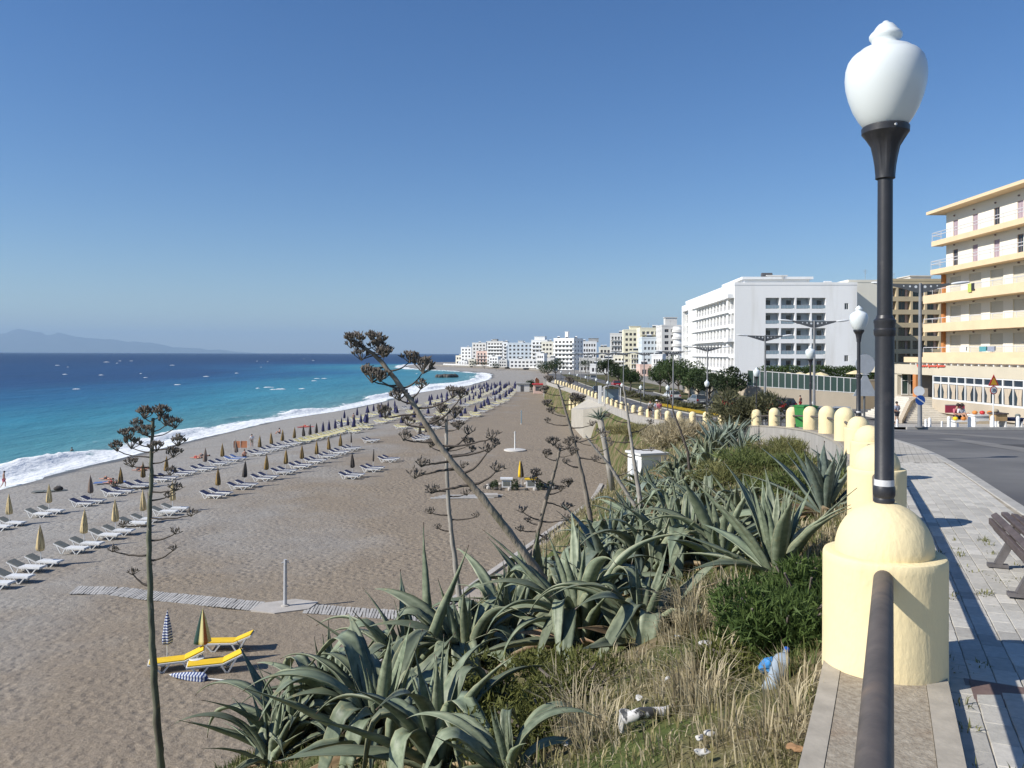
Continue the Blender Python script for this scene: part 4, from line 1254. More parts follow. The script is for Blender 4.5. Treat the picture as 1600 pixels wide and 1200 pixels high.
# canopy beams under the first balcony
for k in range(26):
    add_box_part(ch, 'pergola_beam', framew, (-1.2+k*1.05, -1.05+k*1.05, -2.9, -0.1, 5.31, 5.52))
add_box_part(ch, 'terrace_parapet', apric, (-2.2, LWID+0.6, -3.02, -2.88, 5.53, 6.05))
x = 3.2; k = 0
while x < LWID:
    w = 2.65
    o = add_box_part(ch, 'shop_window', framew, (x, x+0.14, -2.98, -2.84, 2.15, 4.35), (x+0.14, x+w, -2.98, -2.84, 2.15, 2.29), (x+0.14, x+w, -2.98, -2.84, 3.62, 3.78), (x+0.14, x+w, -2.98, -2.84, 4.25, 4.35), (x+w/2+0.03, x+w/2+0.12, -2.97, -2.85, 2.29, 3.62), (x+w/2+0.03, x+w/2+0.12, -2.97, -2.85, 3.78, 4.25))
    add_box_part(o, 'pane', glass, (x+0.14, x+w, -2.90, -2.895, 2.29, 3.62), (x+0.14, x+w, -2.90, -2.895, 3.78, 4.25))
    for q in (0, 1):
        b = MB()
        xa = x+0.2+q*(w/2); ww = w/2-0.35
        sgn = 1 if (q+k) % 2 else -1
        pts = []
        for i in range(9):
            xx = xa + i/8*ww; 
            pts.append((xx, -2.93+0.015*(i % 2)))
        for i in range(8):
            a, c2 = pts[i], pts[i+1]
            sh = 0.28*sgn
            b.quad((a[0],a[1],3.6),(c2[0],c2[1],3.6),(lerp(xa+ww/2+sh, c2[0], 0.5),c2[1],2.9),(lerp(xa+ww/2+sh, a[0], 0.5),a[1],2.9)); b.quad((lerp(xa+ww/2+sh, a[0], 0.5),a[1],2.9),(lerp(xa+ww/2+sh, c2[0], 0.5),c2[1],2.9),(lerp(xa+ww/2+sh, c2[0], 0.6),c2[1],2.32),(lerp(xa+ww/2+sh, a[0], 0.6),a[1],2.32))
        b.build('curtain', curtain, o)
    x += w; k += 1
# wing left of the entrance, seen from the front, with doors
wg = thing('hotel_wing', 'low cream wing with white framed doors left of the hotel steps', 'building', (HX-1.9, HY1+3.2, GZ), 0)
add_box_part(wg, 'wall', mat('sand_band', (0.58,0.52,0.40), 0.88), (-1.0, 4.9, 0.6, 5, 0, 5.3), (-1.05, 4.95, -0.4, 0.6, 4.25, 5.32))
add_box_part(wg, 'base_wall', tan, (-1.0, 4.9, -0.3, 0.59, 0.95, 2.2))
add_box_part(wg, 'dark_plinth', mat('brown_plinth', (0.28,0.23,0.16), 0.9), (-1.0, 4.9, -0.1, 0.588, 0.0, 0.95))
for x0, x1, cl in ((-0.6,0.1,0),(0.25,0.95,1),(0.95,1.65,1),(2.0,2.35,0),(2.55,4.4,1)):
    o = add_box_part(wg, 'door', framew, (x0,x0+0.07,0.5,0.58,2.2,4.25),(x1-0.07,x1,0.5,0.58,2.2,4.25),(x0+.07,x1-.07,0.5,0.58,3.6,3.67),(x0+.07,x1-.07,0.5,0.58,2.2,2.28))
    add_box_part(o, 'pane', glass if cl else glass_g, (x0+.07,x1-.07,0.54,0.55,2.28,4.25))
# red script lettering on the band: brush strokes of three words
redneon = mat('red_sign_letters', (0.62, 0.10, 0.06), 0.5, var=0.05)
ls = thing('hotel_sign', 'red script lettering fixed on the cream band above the hotel entrance', 'sign', (0,0,0), 0)
mb = None
for w0, w1, seed in ((1433,1448,1),(1450,1462,4),(1464,1476,9)):
    rr = random.Random(seed); b = MB(); nst = 5
    y0 = 569.5
    pts = []
    n = 26
    for i in range(n):
        t = i/(n-1); px = lerp(w0, w1, t); py = y0 - 1.1*sin(t*nst*2*pi)*(1.0 if i > 5 else 2.3) + (0.3*rr.uniform(-1,1))
        qx = px+0.5*cos(t*nst*2*pi); p = P(qx, py, (HX-3.06)*FPX/(qx-800)); pts.append((p.x, p.y, p.z))
    b.tube(pts, 0.065, 6); b.build('word', redneon, ls, True)
# steps
st = thing('hotel_steps', 'broad flight of pale stone steps leading up to the cream hotel', 'steps', (0,0,0), 0)
stone = mat('pale_step_stone', (0.62, 0.58, 0.50), 0.85, var=0.1, scale=1.5, spec=0.25)
SX0 = 38.6
nst = 12
for k in range(nst):
    z0 = pave_z(70)-0.2; zt = lerp(pave_z(72)+0.12, GZ+2.15, k/(nst-1))
    a = 71.0 + k*0.56
    b = MB(); b.box(35.0+0.3*k, 41.0-0.03*k, a, 80.0-0.01*k, z0, zt-0.003*k*0); b.build('step', stone, st)
sw = thing('stair_wall', 'sloping tan side wall of the hotel steps', 'wall', (0,0,0), 0)
mb = MB(); zg = GZ
mb.add([(34.4,70.5,zg-0.2),(39.6,78.0,zg-0.2),(39.6,78.0,zg+2.2),(37.2,74.6,zg+1.9),(34.4,70.5,zg+0.5),(34.15,70.7,zg-0.2),(39.35,78.2,zg-0.2),(39.35,78.2,zg+2.2),(36.95,74.8,zg+1.9),(34.15,70.7,zg+0.5)],
    [(0,1,2,3,4),(9,8,7,6,5),(4,3,8,9),(3,2,7,8),(0,4,9,5)])
mb.build('side_wall', tan, sw)

# ---- terrace wall with glass screen
Y0 = 107.0
xa, xb = 31.4, 44.3
tw = thing('terrace_wall', 'tan terrace wall topped by a white framed glass wind screen below the white hotel', 'wall', (0,0,0), 0)
tz = pave_z(Y0)
def ytw(x): return Y0 - (x-xa)*0.35
mb = MB()
for i in range(12):
    x0_, x1_ = lerp(xa, xb, i/12), lerp(xa, xb, (i+1)/12)
    mb.quad((x0_,ytw(x0_),tz-0.3),(x1_,ytw(x1_),tz-0.3),(x1_,ytw(x1_),tz+2.72-0.055*(x1_-xa)),(x0_,ytw(x0_),tz+2.72-0.055*(x0_-xa)))
mb.quad((xb,ytw(xb),tz-0.3),(xb,ytw(xb)+10,tz-0.3),(xb,ytw(xb)+10,tz+2.0),(xb,ytw(xb),tz+2.01))
mb.quad((xa,ytw(xa),tz+2.72),(xb,ytw(xb),tz+2.01),(xb,ytw(xb)+40,tz+2.01),(xa,ytw(xa)+40,tz+2.72))
mb.quad((xa,ytw(xa),tz-.3),(xa,ytw(xa)+40,tz-.3),(xa,ytw(xa)+40,tz+2.72),(xa,ytw(xa),tz+2.72))
mb.build('retaining_wall', tan, tw)
npan = 17
for k in range(npan+1):
    x = lerp(xa+0.1, xb-0.05, k/npan); zb = tz+2.72-0.055*(x-xa); zt = tz+4.6-0.075*(x-xa)+0.25
    mb = MB(); mb.box(x-0.05,x+0.05,ytw(x)-0.02,ytw(x)+0.08,zb-0.1,zt); mb.build('screen_post', framew, tw)
    if k < npan:
        x2 = lerp(xa+0.1, xb-0.05, (k+1)/npan); zb2 = tz+2.72-0.055*(x2-xa); zt2 = tz+4.6-0.075*(x2-xa)+0.25
        mb = MB(); mb.quad((x+.05,ytw(x)+0.03,zb+.03),(x2-.05,ytw(x2)+0.03,zb2+.03),(x2-.05,ytw(x2)+0.03,zt2-.08),(x+.05,ytw(x)+0.03,zt-.08)); mb.build('glass_pane', glass_g, tw)
        mb = MB(); mb.bar((x,ytw(x)+0.03,zt-.04),(x2,ytw(x2)+0.03,zt2-.04),0.08,0.09); mb.bar((x,ytw(x)+0.03,zb),(x2,ytw(x2)+0.03,zb2),0.10,0.07); mb.build('screen_rail', framew, tw)
dw = thing('side_wall', 'plain darker tan wall right of the glass screen behind the second lamp', 'wall', (0,0,0), 0)
mb = MB(); mb.box(44.4, 58, 102.5, 103, tz-0.4, tz+3.6); mb.build('wall', mat('ochre_wall', (0.36,0.28,0.18), 0.9, var=0.1, scale=0.5), dw)
mb = MB(); mb.box(44.38, 58.05, 102.45, 103.05, tz+3.6, tz+3.72); mb.build('coping', tan, dw)
mb = MB(); mb.box(44.7,45.6,102.47,102.49,tz+2.2,tz+2.5); mb.build('notice', sign_white, dw)

# ---- far town round the bay
def simple(name, label, px0, px1, ytop, Y, yaw, depth, wm, floors, cols, style='win', side=2, roof=None, group='buildings of the far town', back=None, sm=None, H=None, wmesh=None):
    X0 = (px0-800)/FPX*Y; X1 = (px1-800)/FPX*Y
    W = (X1-X0)/max(0.3, cos(yaw))
    z0 = road_z(Y)-0.3
    H = EYE-(ytop-HORY)/FPX*Y - z0
    fh = (H-0.6)/floors
    wmesh = wmesh or W_BROWN
    fr = dict(cols=cols, rows=floors, w=min(1.7, (W-1)/cols*0.62), h=fh*0.5, z=0, sill=fh*0.3, fh=fh, depth=0.25, win=wmesh)
    if style == 'balc': fr.update(h=fh*0.62, sill=fh*0.12, slab=(1.3, 0.2, sm or wht, None), depth=0.5); fr['slab'] = (1.3, fh*0.38, sm or wht, None)
    if style == 'rail': fr.update(h=fh*0.62, sill=fh*0.12, slab=(1.3, 0.22, sm or wht, R_BARS), depth=0.5)
    sd = dict(cols=side, rows=floors, w=1.1, h=fh*0.42, z=0, sill=fh*0.34, fh=fh, depth=0.2, win=wmesh) if side else None
    return building(name, label, X0, Y, yaw, W, depth, z0, H, wm, front=fr, left=sd if yaw >= -0.2 else None, right=sd if yaw < -0.2 else None, roof=roof, group=group, back=back)
simple('seaside_house', 'small cream block at the very end of the bay', 712, 722, 556.5, 800, -0.35, 9, cream, 2, 2, side=1)
simple('apartment_block', 'white four-storey block at the far left end of the town', 720, 737, 543.5, 790, -0.35, 16, wht, 5, 3, 'win', 3)
simple('apartment_block', 'grey beige block with white corner beside the leftmost white block', 737.5, 760, 536.5, 745, -0.4, 14, wht2, 6, 4, 'win', 2)
simple('apartment_block', 'low pink balconied block in front of the grey beige block', 744, 761, 549.5, 715, -0.4, 10, pink, 4, 3, 'rail', 2)
simple('apartment_block', 'pale block with many balconies left of the light blue block', 761, 786, 534, 705, -0.35, 14, wht2, 7, 5, 'balc', 3, roof=[(4,3,4,4,2.2,greyc)])
simple('apartment_block', 'slim white stack of balconies against the light blue block', 785.5, 793, 535, 680, -0.2, 8, wht, 7, 1, 'balc', 1)
simple('apartment_block', 'light blue grey apartment block with paired dark windows', 793, 833, 536.5, 640, -0.2, 14, blu, 6, 6, 'win', 3, roof=[(8,3,4,4,2.0,wht2)])
simple('beach_pavilion', 'long low whitish building below the light blue block', 796, 840, 562, 600, -0.15, 8, wht, 2, 7, 'win', 2)
simple('apartment_block', 'white block with stepped top storey behind the beige one', 830, 855, 532, 600, -0.2, 14, wht, 7, 4, 'balc', 3, roof=[(2,2,8,8,3.0,wht)])
simple('apartment_block', 'narrow beige block left of the white balconied tower', 846, 864, 534.5, 560, -0.25, 12, cream, 6, 3, 'win', 2)
simple('tower_block', 'white tower block with full-width balconies standing out of the far town', 865, 895, 529.5, 505, -0.55, 13, wht, 7, 5, 'balc', 3, roof=[(6,4,2,2,4.6,wht)])
simple('apartment_block', 'low white building with ribbon windows right of the white tower', 906, 932, 534, 560, -0.1, 14, wht, 5, 6, 'win', 3, roof=[(6,4,7,6,2.6,greyc)])
simple('apartment_block', 'small whitish house row below the ribbon-window building', 905, 938, 560, 430, -0.1, 9, wht2, 2, 6, 'win', 2)
simple('apartment_block', 'cream house half hidden behind street lights', 936, 955, 543, 480, -0.1, 12, cream, 4, 3, 'win', 2)
simple('apartment_block', 'white six-storey block with grey balcony rails left of the yellow one', 953, 975, 521.5, 420, -0.25, 13, wht2, 7, 4, 'rail', 3, sm=wht)
simple('apartment_block', 'tall pale yellow apartment block in the middle of the town', 974, 1003, 516, 370, -0.1, 16, yel, 8, 4, 'win', 4, roof=[(3,2,5,5,2.0,yel)])
simple('apartment_block', 'yellow block with red tiled eaves behind the pale blue building', 1000, 1038, 513, 345, -0.05, 14, yel, 9, 5, 'rail', 3, sm=cream)
simple('apartment_block', 'pale blue white building with tall windows before the grey block', 1003, 1036, 528, 300, -0.05, 12, blu, 6, 5, 'win', 3, wmesh=W_WHITE)
gb = simple('apartment_block', 'grey white block with curved balconies and roof box beside the white hotel', 1034, 1068, 509, 285, -0.05, 16, wht2, 8, 3, 'win', 3, roof=[(1.6,3,4.2,4.2,3.2,wht2)])
mb = MB(); mb.lathe([(2.0,0),(2.0,17.5)], 20, c=(6.0,0,0)); mb.build('stair_tower', wht, gb, True, 40)
for r in range(6):
    mb = MB(); mb.lathe([(2.5,0),(2.5,1.0)], 20, c=(6.0,0,3.0+r*2.5)); mb.build('round_balcony', wht2, gb, True, 40)
rd = mat('red_tile_eaves', (0.45, 0.16, 0.07), 0.85, var=0.15, scale=2)
simple('shop_row', 'white shop building with dark openings along the far road', 922, 958, 570, 345, -0.1, 8, wht, 1, 6, 'win', 1)
simple('orange_shop', 'orange red fronted shop under the pale blue building', 1000, 1018, 571, 270, 0, 8, pink, 1, 3, 'win', 1)
er = random.Random(44)
XB = [(716,730,565,735,wht,2,3,'long white seafront row below the leftmost blocks'),(732,742,562,700,cream,2,2,'small cream seafront house left of the pink block'),(764,778,558,660,wht,3,3,'white seafront house before the balconied pale block'),(779,792,563,640,wht2,2,3,'low grey seafront house before the slim white stack'),
      (838,850,553,545,wht,3,3,'small white house before the narrow beige block'),(855,866,560,470,wht2,2,2,'low white house at the foot of the white tower'),(896,908,545,520,wht2,5,2,'grey house directly right of the white tower'),(940,962,561,400,wht,3,4,'white three-storey house behind the far street lights'),(958,978,556,372,cream,4,3,'cream house in front of the rail-balcony block'),(984,1000,549,335,yel,4,3,'small lemon house before the tall yellow block'),(1018,1034,555,262,wht,3,3,'low white house beside the orange fronted shop')]
for px0, px1, yt, Y, m_, fl_, co, lb in XB:
    simple('town_house', lb, px0, px1, yt, Y, er.uniform(-.35,-.05), 8, m_, fl_, co, er.choice(['win','rail','balc']), 2)
# water front balustrade of the far promenade
bw = thing('promenade_balustrade', 'white balustrade along the far seafront below the town', 'balustrade', (0,0,0), 0)
mb = MB()
for k in range(56):
    Y = 470 + k*5.2
    if Y > 760: break
    X = xf(Y)+0.5; X2 = xf(Y+5.2)+0.5; z = road_z(Y)
    mb.box(X-0.25, X+0.25, Y-0.25, Y+0.25, z-0.2, z+1.3)
    mb.bar((X,Y,z+1.0),(X2,Y+5.2,road_z(Y+5.2)+1.0),0.3,0.2); mb.bar((X,Y,z+0.3),(X2,Y+5.2,road_z(Y+5.2)+0.3),0.2,0.6)
mb.build('balusters', wht, bw)
# stone groyne in the bay
rock = mat('dark_rock', (0.06, 0.055, 0.05), 0.9, scale=0.6, col2=(0.13, 0.12, 0.105), bump=0.8, bscale=1.5, bdist=0.5)
gr = thing('stone_groyne', 'dark stone groyne standing in the water of the bay', 'groyne', (0,0,0), 0)
rr = random.Random(3)
for k in range(13):
    Y = 470 + rr.uniform(-3, 3); X = lerp((684-800)/FPX*470, (713-800)/FPX*470, k/12)
    mb = MB(); mb.ell((X,Y,0.6), (1.5*rr.uniform(.8,1.2),1.6,1.5*rr.uniform(.8,1.2)), 7, 5); mb.build('boulder', rock, gr)
# beach ramp and retaining block with a kiosk
rp = thing('beach_ramp', 'pale concrete ramp block with sloping top leading from the wall to the beach', 'ramp', (0,0,0), 0)
mb = MB()
mb.add([(9.9,133,1.6),(10.1,113,1.6),(13.45,111,1.6),(13.2,133,1.6),(9.9,133,4.9),(10.1,113,6.2),(13.45,111,6.85),(13.2,133,6.9)], [(0,1,5,4),(1,2,6,5),(2,3,7,6),(3,0,4,7),(4,5,6,7)])
mb.build('ramp_body', mat('cream_concrete', (0.42,0.39,0.33), 0.9, var=0.1, scale=0.5), rp)
for k in range(3):
    t = thing('ramp_pier', '%s yellow pier down the beach ramp' % ordw(k+1), 'pier', (10.2+k*0.45, 139-k*2.4, 4.4), 0, 'yellow piers of the beach ramp')
    ob('drum', PB[0], t, scale=(1.2,1.2,2.3)); ob('dome', PB[1], t, (0,0,-0.05), scale=(1.2,1.2,2.3))
kz = thing('beach_kiosk', 'pinkish beach kiosk with red flat roof at the foot of the far road', 'kiosk', (6.5, 238, 2.2), 0)
mb = MB(); mb.box(0,4.2,0,3.5,0,2.7); mb.build('body', pink, kz)
mb = MB(); mb.box(-0.4,4.6,-0.5,4,2.7,2.95); mb.build('roof', sign_red, kz)
mb = MB(); mb.box(0.5,2.2,-0.06,-0.01,0.9,2.1); mb.build('hatch', tank, kz)
k2 = thing('beach_hut', 'grey beach hut beside the red roofed kiosk', 'hut', (1.5, 250, 2.2), 0)
mb = MB(); mb.box(0,4,0,3,0,2.5); mb.build('body', wht2, k2); mb = MB(); mb.box(-0.3,4.3,-0.4,3.3,2.5,2.7); mb.build('roof', greyc, k2); mb = MB(); mb.box(1.2,2.2,-0.05,-0.01,0.1,2.0); mb.build('door', tank, k2)
ws = thing('white_shed', 'small white shed on the bank beside the agaves', 'shed', (7.3, 45.0, 6.6), 0.35)
mb = MB(); mb.box(0,1.6,0,1.6,-0.8,1.7); mb.build('body', wht, ws)
mb = MB(); mb.box(-0.12,1.72,-0.12,1.72,1.702,1.82); mb.build('roof', wht2, ws)
mb = MB(); mb.box(-0.04,-0.003,0.4,1.1,-0.6,1.4); mb.build('door', sign_back, ws)
# ================================================================ VEGETATION
vr = random.Random(21)
def agave_material(name, c1, c2, margin=(0.42,0.40,0.24)):
    m = bpy.data.materials.new(name); m.use_nodes = True
    nt = m.node_tree; N = nt.nodes; L = nt.links; b = N['Principled BSDF']
    tc = N.new('ShaderNodeTexCoord')
    mp = N.new('ShaderNodeMapping'); mp.inputs['Scale'].default_value = (1.2, 9, 9); L.new(tc.outputs['Object'], mp.inputs['Vector'])
    n = N.new('ShaderNodeTexNoise'); n.inputs['Scale'].default_value = 2.2; n.inputs['Detail'].default_value = 7; L.new(mp.outputs[0], n.inputs['Vector'])
    r = N.new('ShaderNodeValToRGB'); r.color_ramp.elements[0].position = 0.3; r.color_ramp.elements[0].color = (*c1,1); r.color_ramp.elements[1].position = 0.72; r.color_ramp.elements[1].color = (*c2,1)
    L.new(n.outputs['Fac'], r.inputs['Fac'])
    oi = N.new('ShaderNodeObjectInfo')
    mr = N.new('ShaderNodeMapRange'); mr.inputs[3].default_value = 0.72; mr.inputs[4].default_value = 1.25; L.new(oi.outputs['Random'], mr.inputs[0])
    hs = N.new('ShaderNodeHueSaturation'); L.new(mr.outputs[0], hs.inputs['Value']); L.new(r.outputs[0], hs.inputs['Color'])
    mr4 = N.new('ShaderNodeMapRange'); mr4.inputs[3].default_value = 0.482; mr4.inputs[4].default_value = 0.506
    wn_ = N.new('ShaderNodeTexWhiteNoise'); wn_.noise_dimensions = '1D'; L.new(oi.outputs['Random'], wn_.inputs['W']); L.new(wn_.outputs['Value'], mr4.inputs[0]); L.new(mr4.outputs[0], hs.inputs['Hue'])
    # scars, yellowing and dust
    sc = N.new('ShaderNodeTexNoise'); sc.inputs['Scale'].default_value = 7.0; sc.inputs['Detail'].default_value = 6; sc.inputs['Roughness'].default_value = 0.7; L.new(tc.outputs['Object'], sc.inputs['Vector'])
    sm_ = N.new('ShaderNodeMapRange'); sm_.inputs[1].default_value = 0.60; sm_.inputs[2].default_value = 0.70; sm_.inputs[4].default_value = 0.75; L.new(sc.outputs['Fac'], sm_.inputs[0])
    mxs = N.new('ShaderNodeMix'); mxs.data_type = 'RGBA'; L.new(sm_.outputs[0], mxs.inputs[0]); L.new(hs.outputs[0], mxs.inputs[6]); mxs.inputs[7].default_value = (0.26,0.235,0.12,1)
    # pale horny margin and dry brown tip
    e = N.new('ShaderNodeAttribute'); e.attribute_name = 'edge'
    me_ = N.new('ShaderNodeMapRange'); me_.inputs[1].default_value = 0.90; me_.inputs[2].default_value = 1.0; me_.inputs[4].default_value = 0.55; L.new(e.outputs['Fac'], me_.inputs[0])
    mx = N.new('ShaderNodeMix'); mx.data_type = 'RGBA'; L.new(me_.outputs[0], mx.inputs[0]); L.new(mxs.outputs[2], mx.inputs[6]); mx.inputs[7].default_value = (*margin,1)
    t = N.new('ShaderNodeAttribute'); t.attribute_name = 'along'
    mt_ = N.new('ShaderNodeMapRange'); mt_.inputs[1].default_value = 0.955; mt_.inputs[2].default_value = 0.985; L.new(t.outputs['Fac'], mt_.inputs[0])
    mx2 = N.new('ShaderNodeMix'); mx2.data_type = 'RGBA'; L.new(mt_.outputs[0], mx2.inputs[0]); L.new(mx.outputs[2], mx2.inputs[6]); mx2.inputs[7].default_value = (0.09,0.06,0.04,1)
    L.new(mx2.outputs[2], b.inputs['Base Color'])
    b.inputs['Roughness'].default_value = 0.5; b.inputs['Specular IOR Level'].default_value = 0.35
    bp = N.new('ShaderNodeBump'); bp.inputs['Strength'].default_value = 0.25; bp.inputs['Distance'].default_value = 0.01
    L.new(n.outputs['Fac'], bp.inputs['Height']); L.new(bp.outputs[0], b.inputs['Normal'])
    return m
AG_GREEN = agave_material('agave_leaf', (0.105,0.135,0.085), (0.245,0.285,0.19))
AG_BLUE = agave_material('agave_leaf_blue', (0.10,0.135,0.11), (0.23,0.28,0.225))
AG_DRY = agave_material('agave_leaf_dry', (0.22,0.15,0.08), (0.36,0.27,0.17))

def leaf_mesh(rng, L, Wd, el, bend, kink=0.0, kt=0.55, side=0.0, twist=0.0, m=None, n=24):
    """thick gutter-shaped leaf growing along +x from the origin"""
    mb = MB(); p = Vector((0.04,0,0)); th = el; edge = []; along = []
    prev = None; ds = L/n; yaw = 0.0
    for i in range(n+1):
        t = i/n
        th = el - bend*t**1.4 - kink*sst(kt-0.10, kt+0.10, t)
        yaw = side*t*t
        T = Vector((cos(th)*cos(yaw), cos(th)*sin(yaw), sin(th)))
        if i: p = p + T*ds
        S = Vector((-sin(yaw), cos(yaw), 0)); Nn = T.cross(S)*1.0
        tw = twist*t
        S2 = S*cos(tw)+Nn*sin(tw); N2 = T.cross(S2); 
        if N2.z < 0 and abs(th) < pi/2 and abs(tw) < 1: N2 = -N2
        w = Wd*0.5*(0.62+0.38*sst(0, 0.35, t))*(1-sst(0.45, 1.02, t)**1.25)*(1-0.0*t)
        w = max(w, 0.004)
        gut = w*(0.62*(1-t)+0.16)*(1-0.45*sst(kt-0.15, kt+0.15, t)*(1 if kink else 0))
        thick = 0.030*(1-t)**1.2+0.004
        wav = 0.07*w*sin(t*23+rng.random())
        w *= (1.025 if i % 2 else 0.975) if 0.1 < t < 0.9 else 1.0
        top = [(-1.0, gut+wav), (-0.5, gut*0.32), (0, 0), (0.5, gut*0.32), (1.0, gut-wav)]
        bot = [(0.55, gut*0.32-thick*0.8), (0, -thick), (-0.55, gut*0.32-thick*0.8)]
        for (a, h) in top+bot:
            q = p+S2*(a*w)+N2*h
            mb.v.append(tuple(q)); edge.append(abs(a)); along.append(t)
    for i in range(n):
        for k in range(8):
            k2 = (k+1) % 8
            mb.f.append((i*8+k, i*8+k2, (i+1)*8+k2, (i+1)*8+k)); mb.m.append(0)
    mb.f.append(tuple(n*8+k for k in range(8))); mb.m.append(0)
    mb.at = {'edge': edge, 'along': along}
    return mb.mesh('leaf', m, True)
POOL = {}
for key, m in (('g', AG_GREEN), ('b', AG_BLUE)):
    lr = random.Random(4 if key == 'g' else 8)
    POOL[key] = {
        'core': [leaf_mesh(lr, 1.0, 0.105, radians(lr.uniform(74,87)), radians(lr.uniform(-4,12)), side=lr.uniform(-.1,.1), m=m) for _ in range(6)],
        'mid': [leaf_mesh(lr, 1.12, 0.125, radians(lr.uniform(52,70)), radians(lr.uniform(5,38)), side=lr.uniform(-.25,.25), twist=lr.uniform(-.3,.3), m=m) for _ in range(9)],
        'out': [leaf_mesh(lr, 1.15, 0.125, radians(lr.uniform(18,42)), radians(lr.uniform(8,42)), side=lr.uniform(-.35,.35), twist=lr.uniform(-.5,.5), m=m) for _ in range(9)],
        'arch': [leaf_mesh(lr, 1.3, 0.13, radians(lr.uniform(58,78)), radians(lr.uniform(80,140)), side=lr.uniform(-.4,.4), twist=lr.uniform(-.6,.6), m=m) for _ in range(9)],
        'fold': [leaf_mesh(lr, 1.35, 0.14, radians(lr.uniform(55,75)), radians(lr.uniform(15,35)), radians(lr.uniform(85,130)), lr.uniform(0.36,0.58), side=lr.uniform(-.3,.3), twist=lr.uniform(-.4,.4), m=m) for _ in range(10)],
    }
lr = random.Random(15)
DRY = [leaf_mesh(lr, 0.9, 0.13, radians(lr.uniform(-5,25)), radians(lr.uniform(20,70)), side=lr.uniform(-.5,.5), twist=lr.uniform(-1.2,1.2), m=AG_DRY, n=10) for _ in range(4)]
agaves = []
def agave(label, p, size, n=26, mix='arch', col='g', tilt=(0,0), dry=2, seed=0):
    rg = random.Random(seed*13+5)
    t = thing('agave', label, 'agave', (p[0], p[1], p[2]-0.05*size), rg.uniform(0, 6.28), 'agaves growing on the bank')
    t.rotation_euler = (tilt[0], tilt[1], rg.uniform(0, 6.28))
    pool = POOL[col]
    for k in range(n):
        f = k/n
        a = k*2.39996+rg.uniform(-.2,.2)
        if f < 0.18: kd = 'core'
        elif f < 0.55: kd = {'arch': rg.choice(['mid','arch','fold']), 'up': rg.choice(['core','mid','mid']), 'fold': rg.choice(['fold','fold','arch','mid'])}[mix]
        else: kd = {'arch': rg.choice(['arch','out','fold','out']), 'up': rg.choice(['mid','mid','out','out']), 'fold': rg.choice(['fold','arch','out','arch'])}[mix]
        s = size*rg.uniform(0.8, 1.15)*(0.85 if kd == 'core' else 1.0)
        o = ob('leaf', rg.choice(pool[kd]), t, (0, 0, 0.10*size*(1-f)), a, (s, s*rg.uniform(.85,1.2), s))
    for k in range(dry):
        s = size*rg.uniform(0.7, 1.0)
        ob('leaf', rg.choice(DRY), t, (0,0,0.0), rg.uniform(0,6.28), (s,s,s))
    agaves.append(t)
    return t
def at(px, py, ymin=2.0): return hit(px, py, ymin)
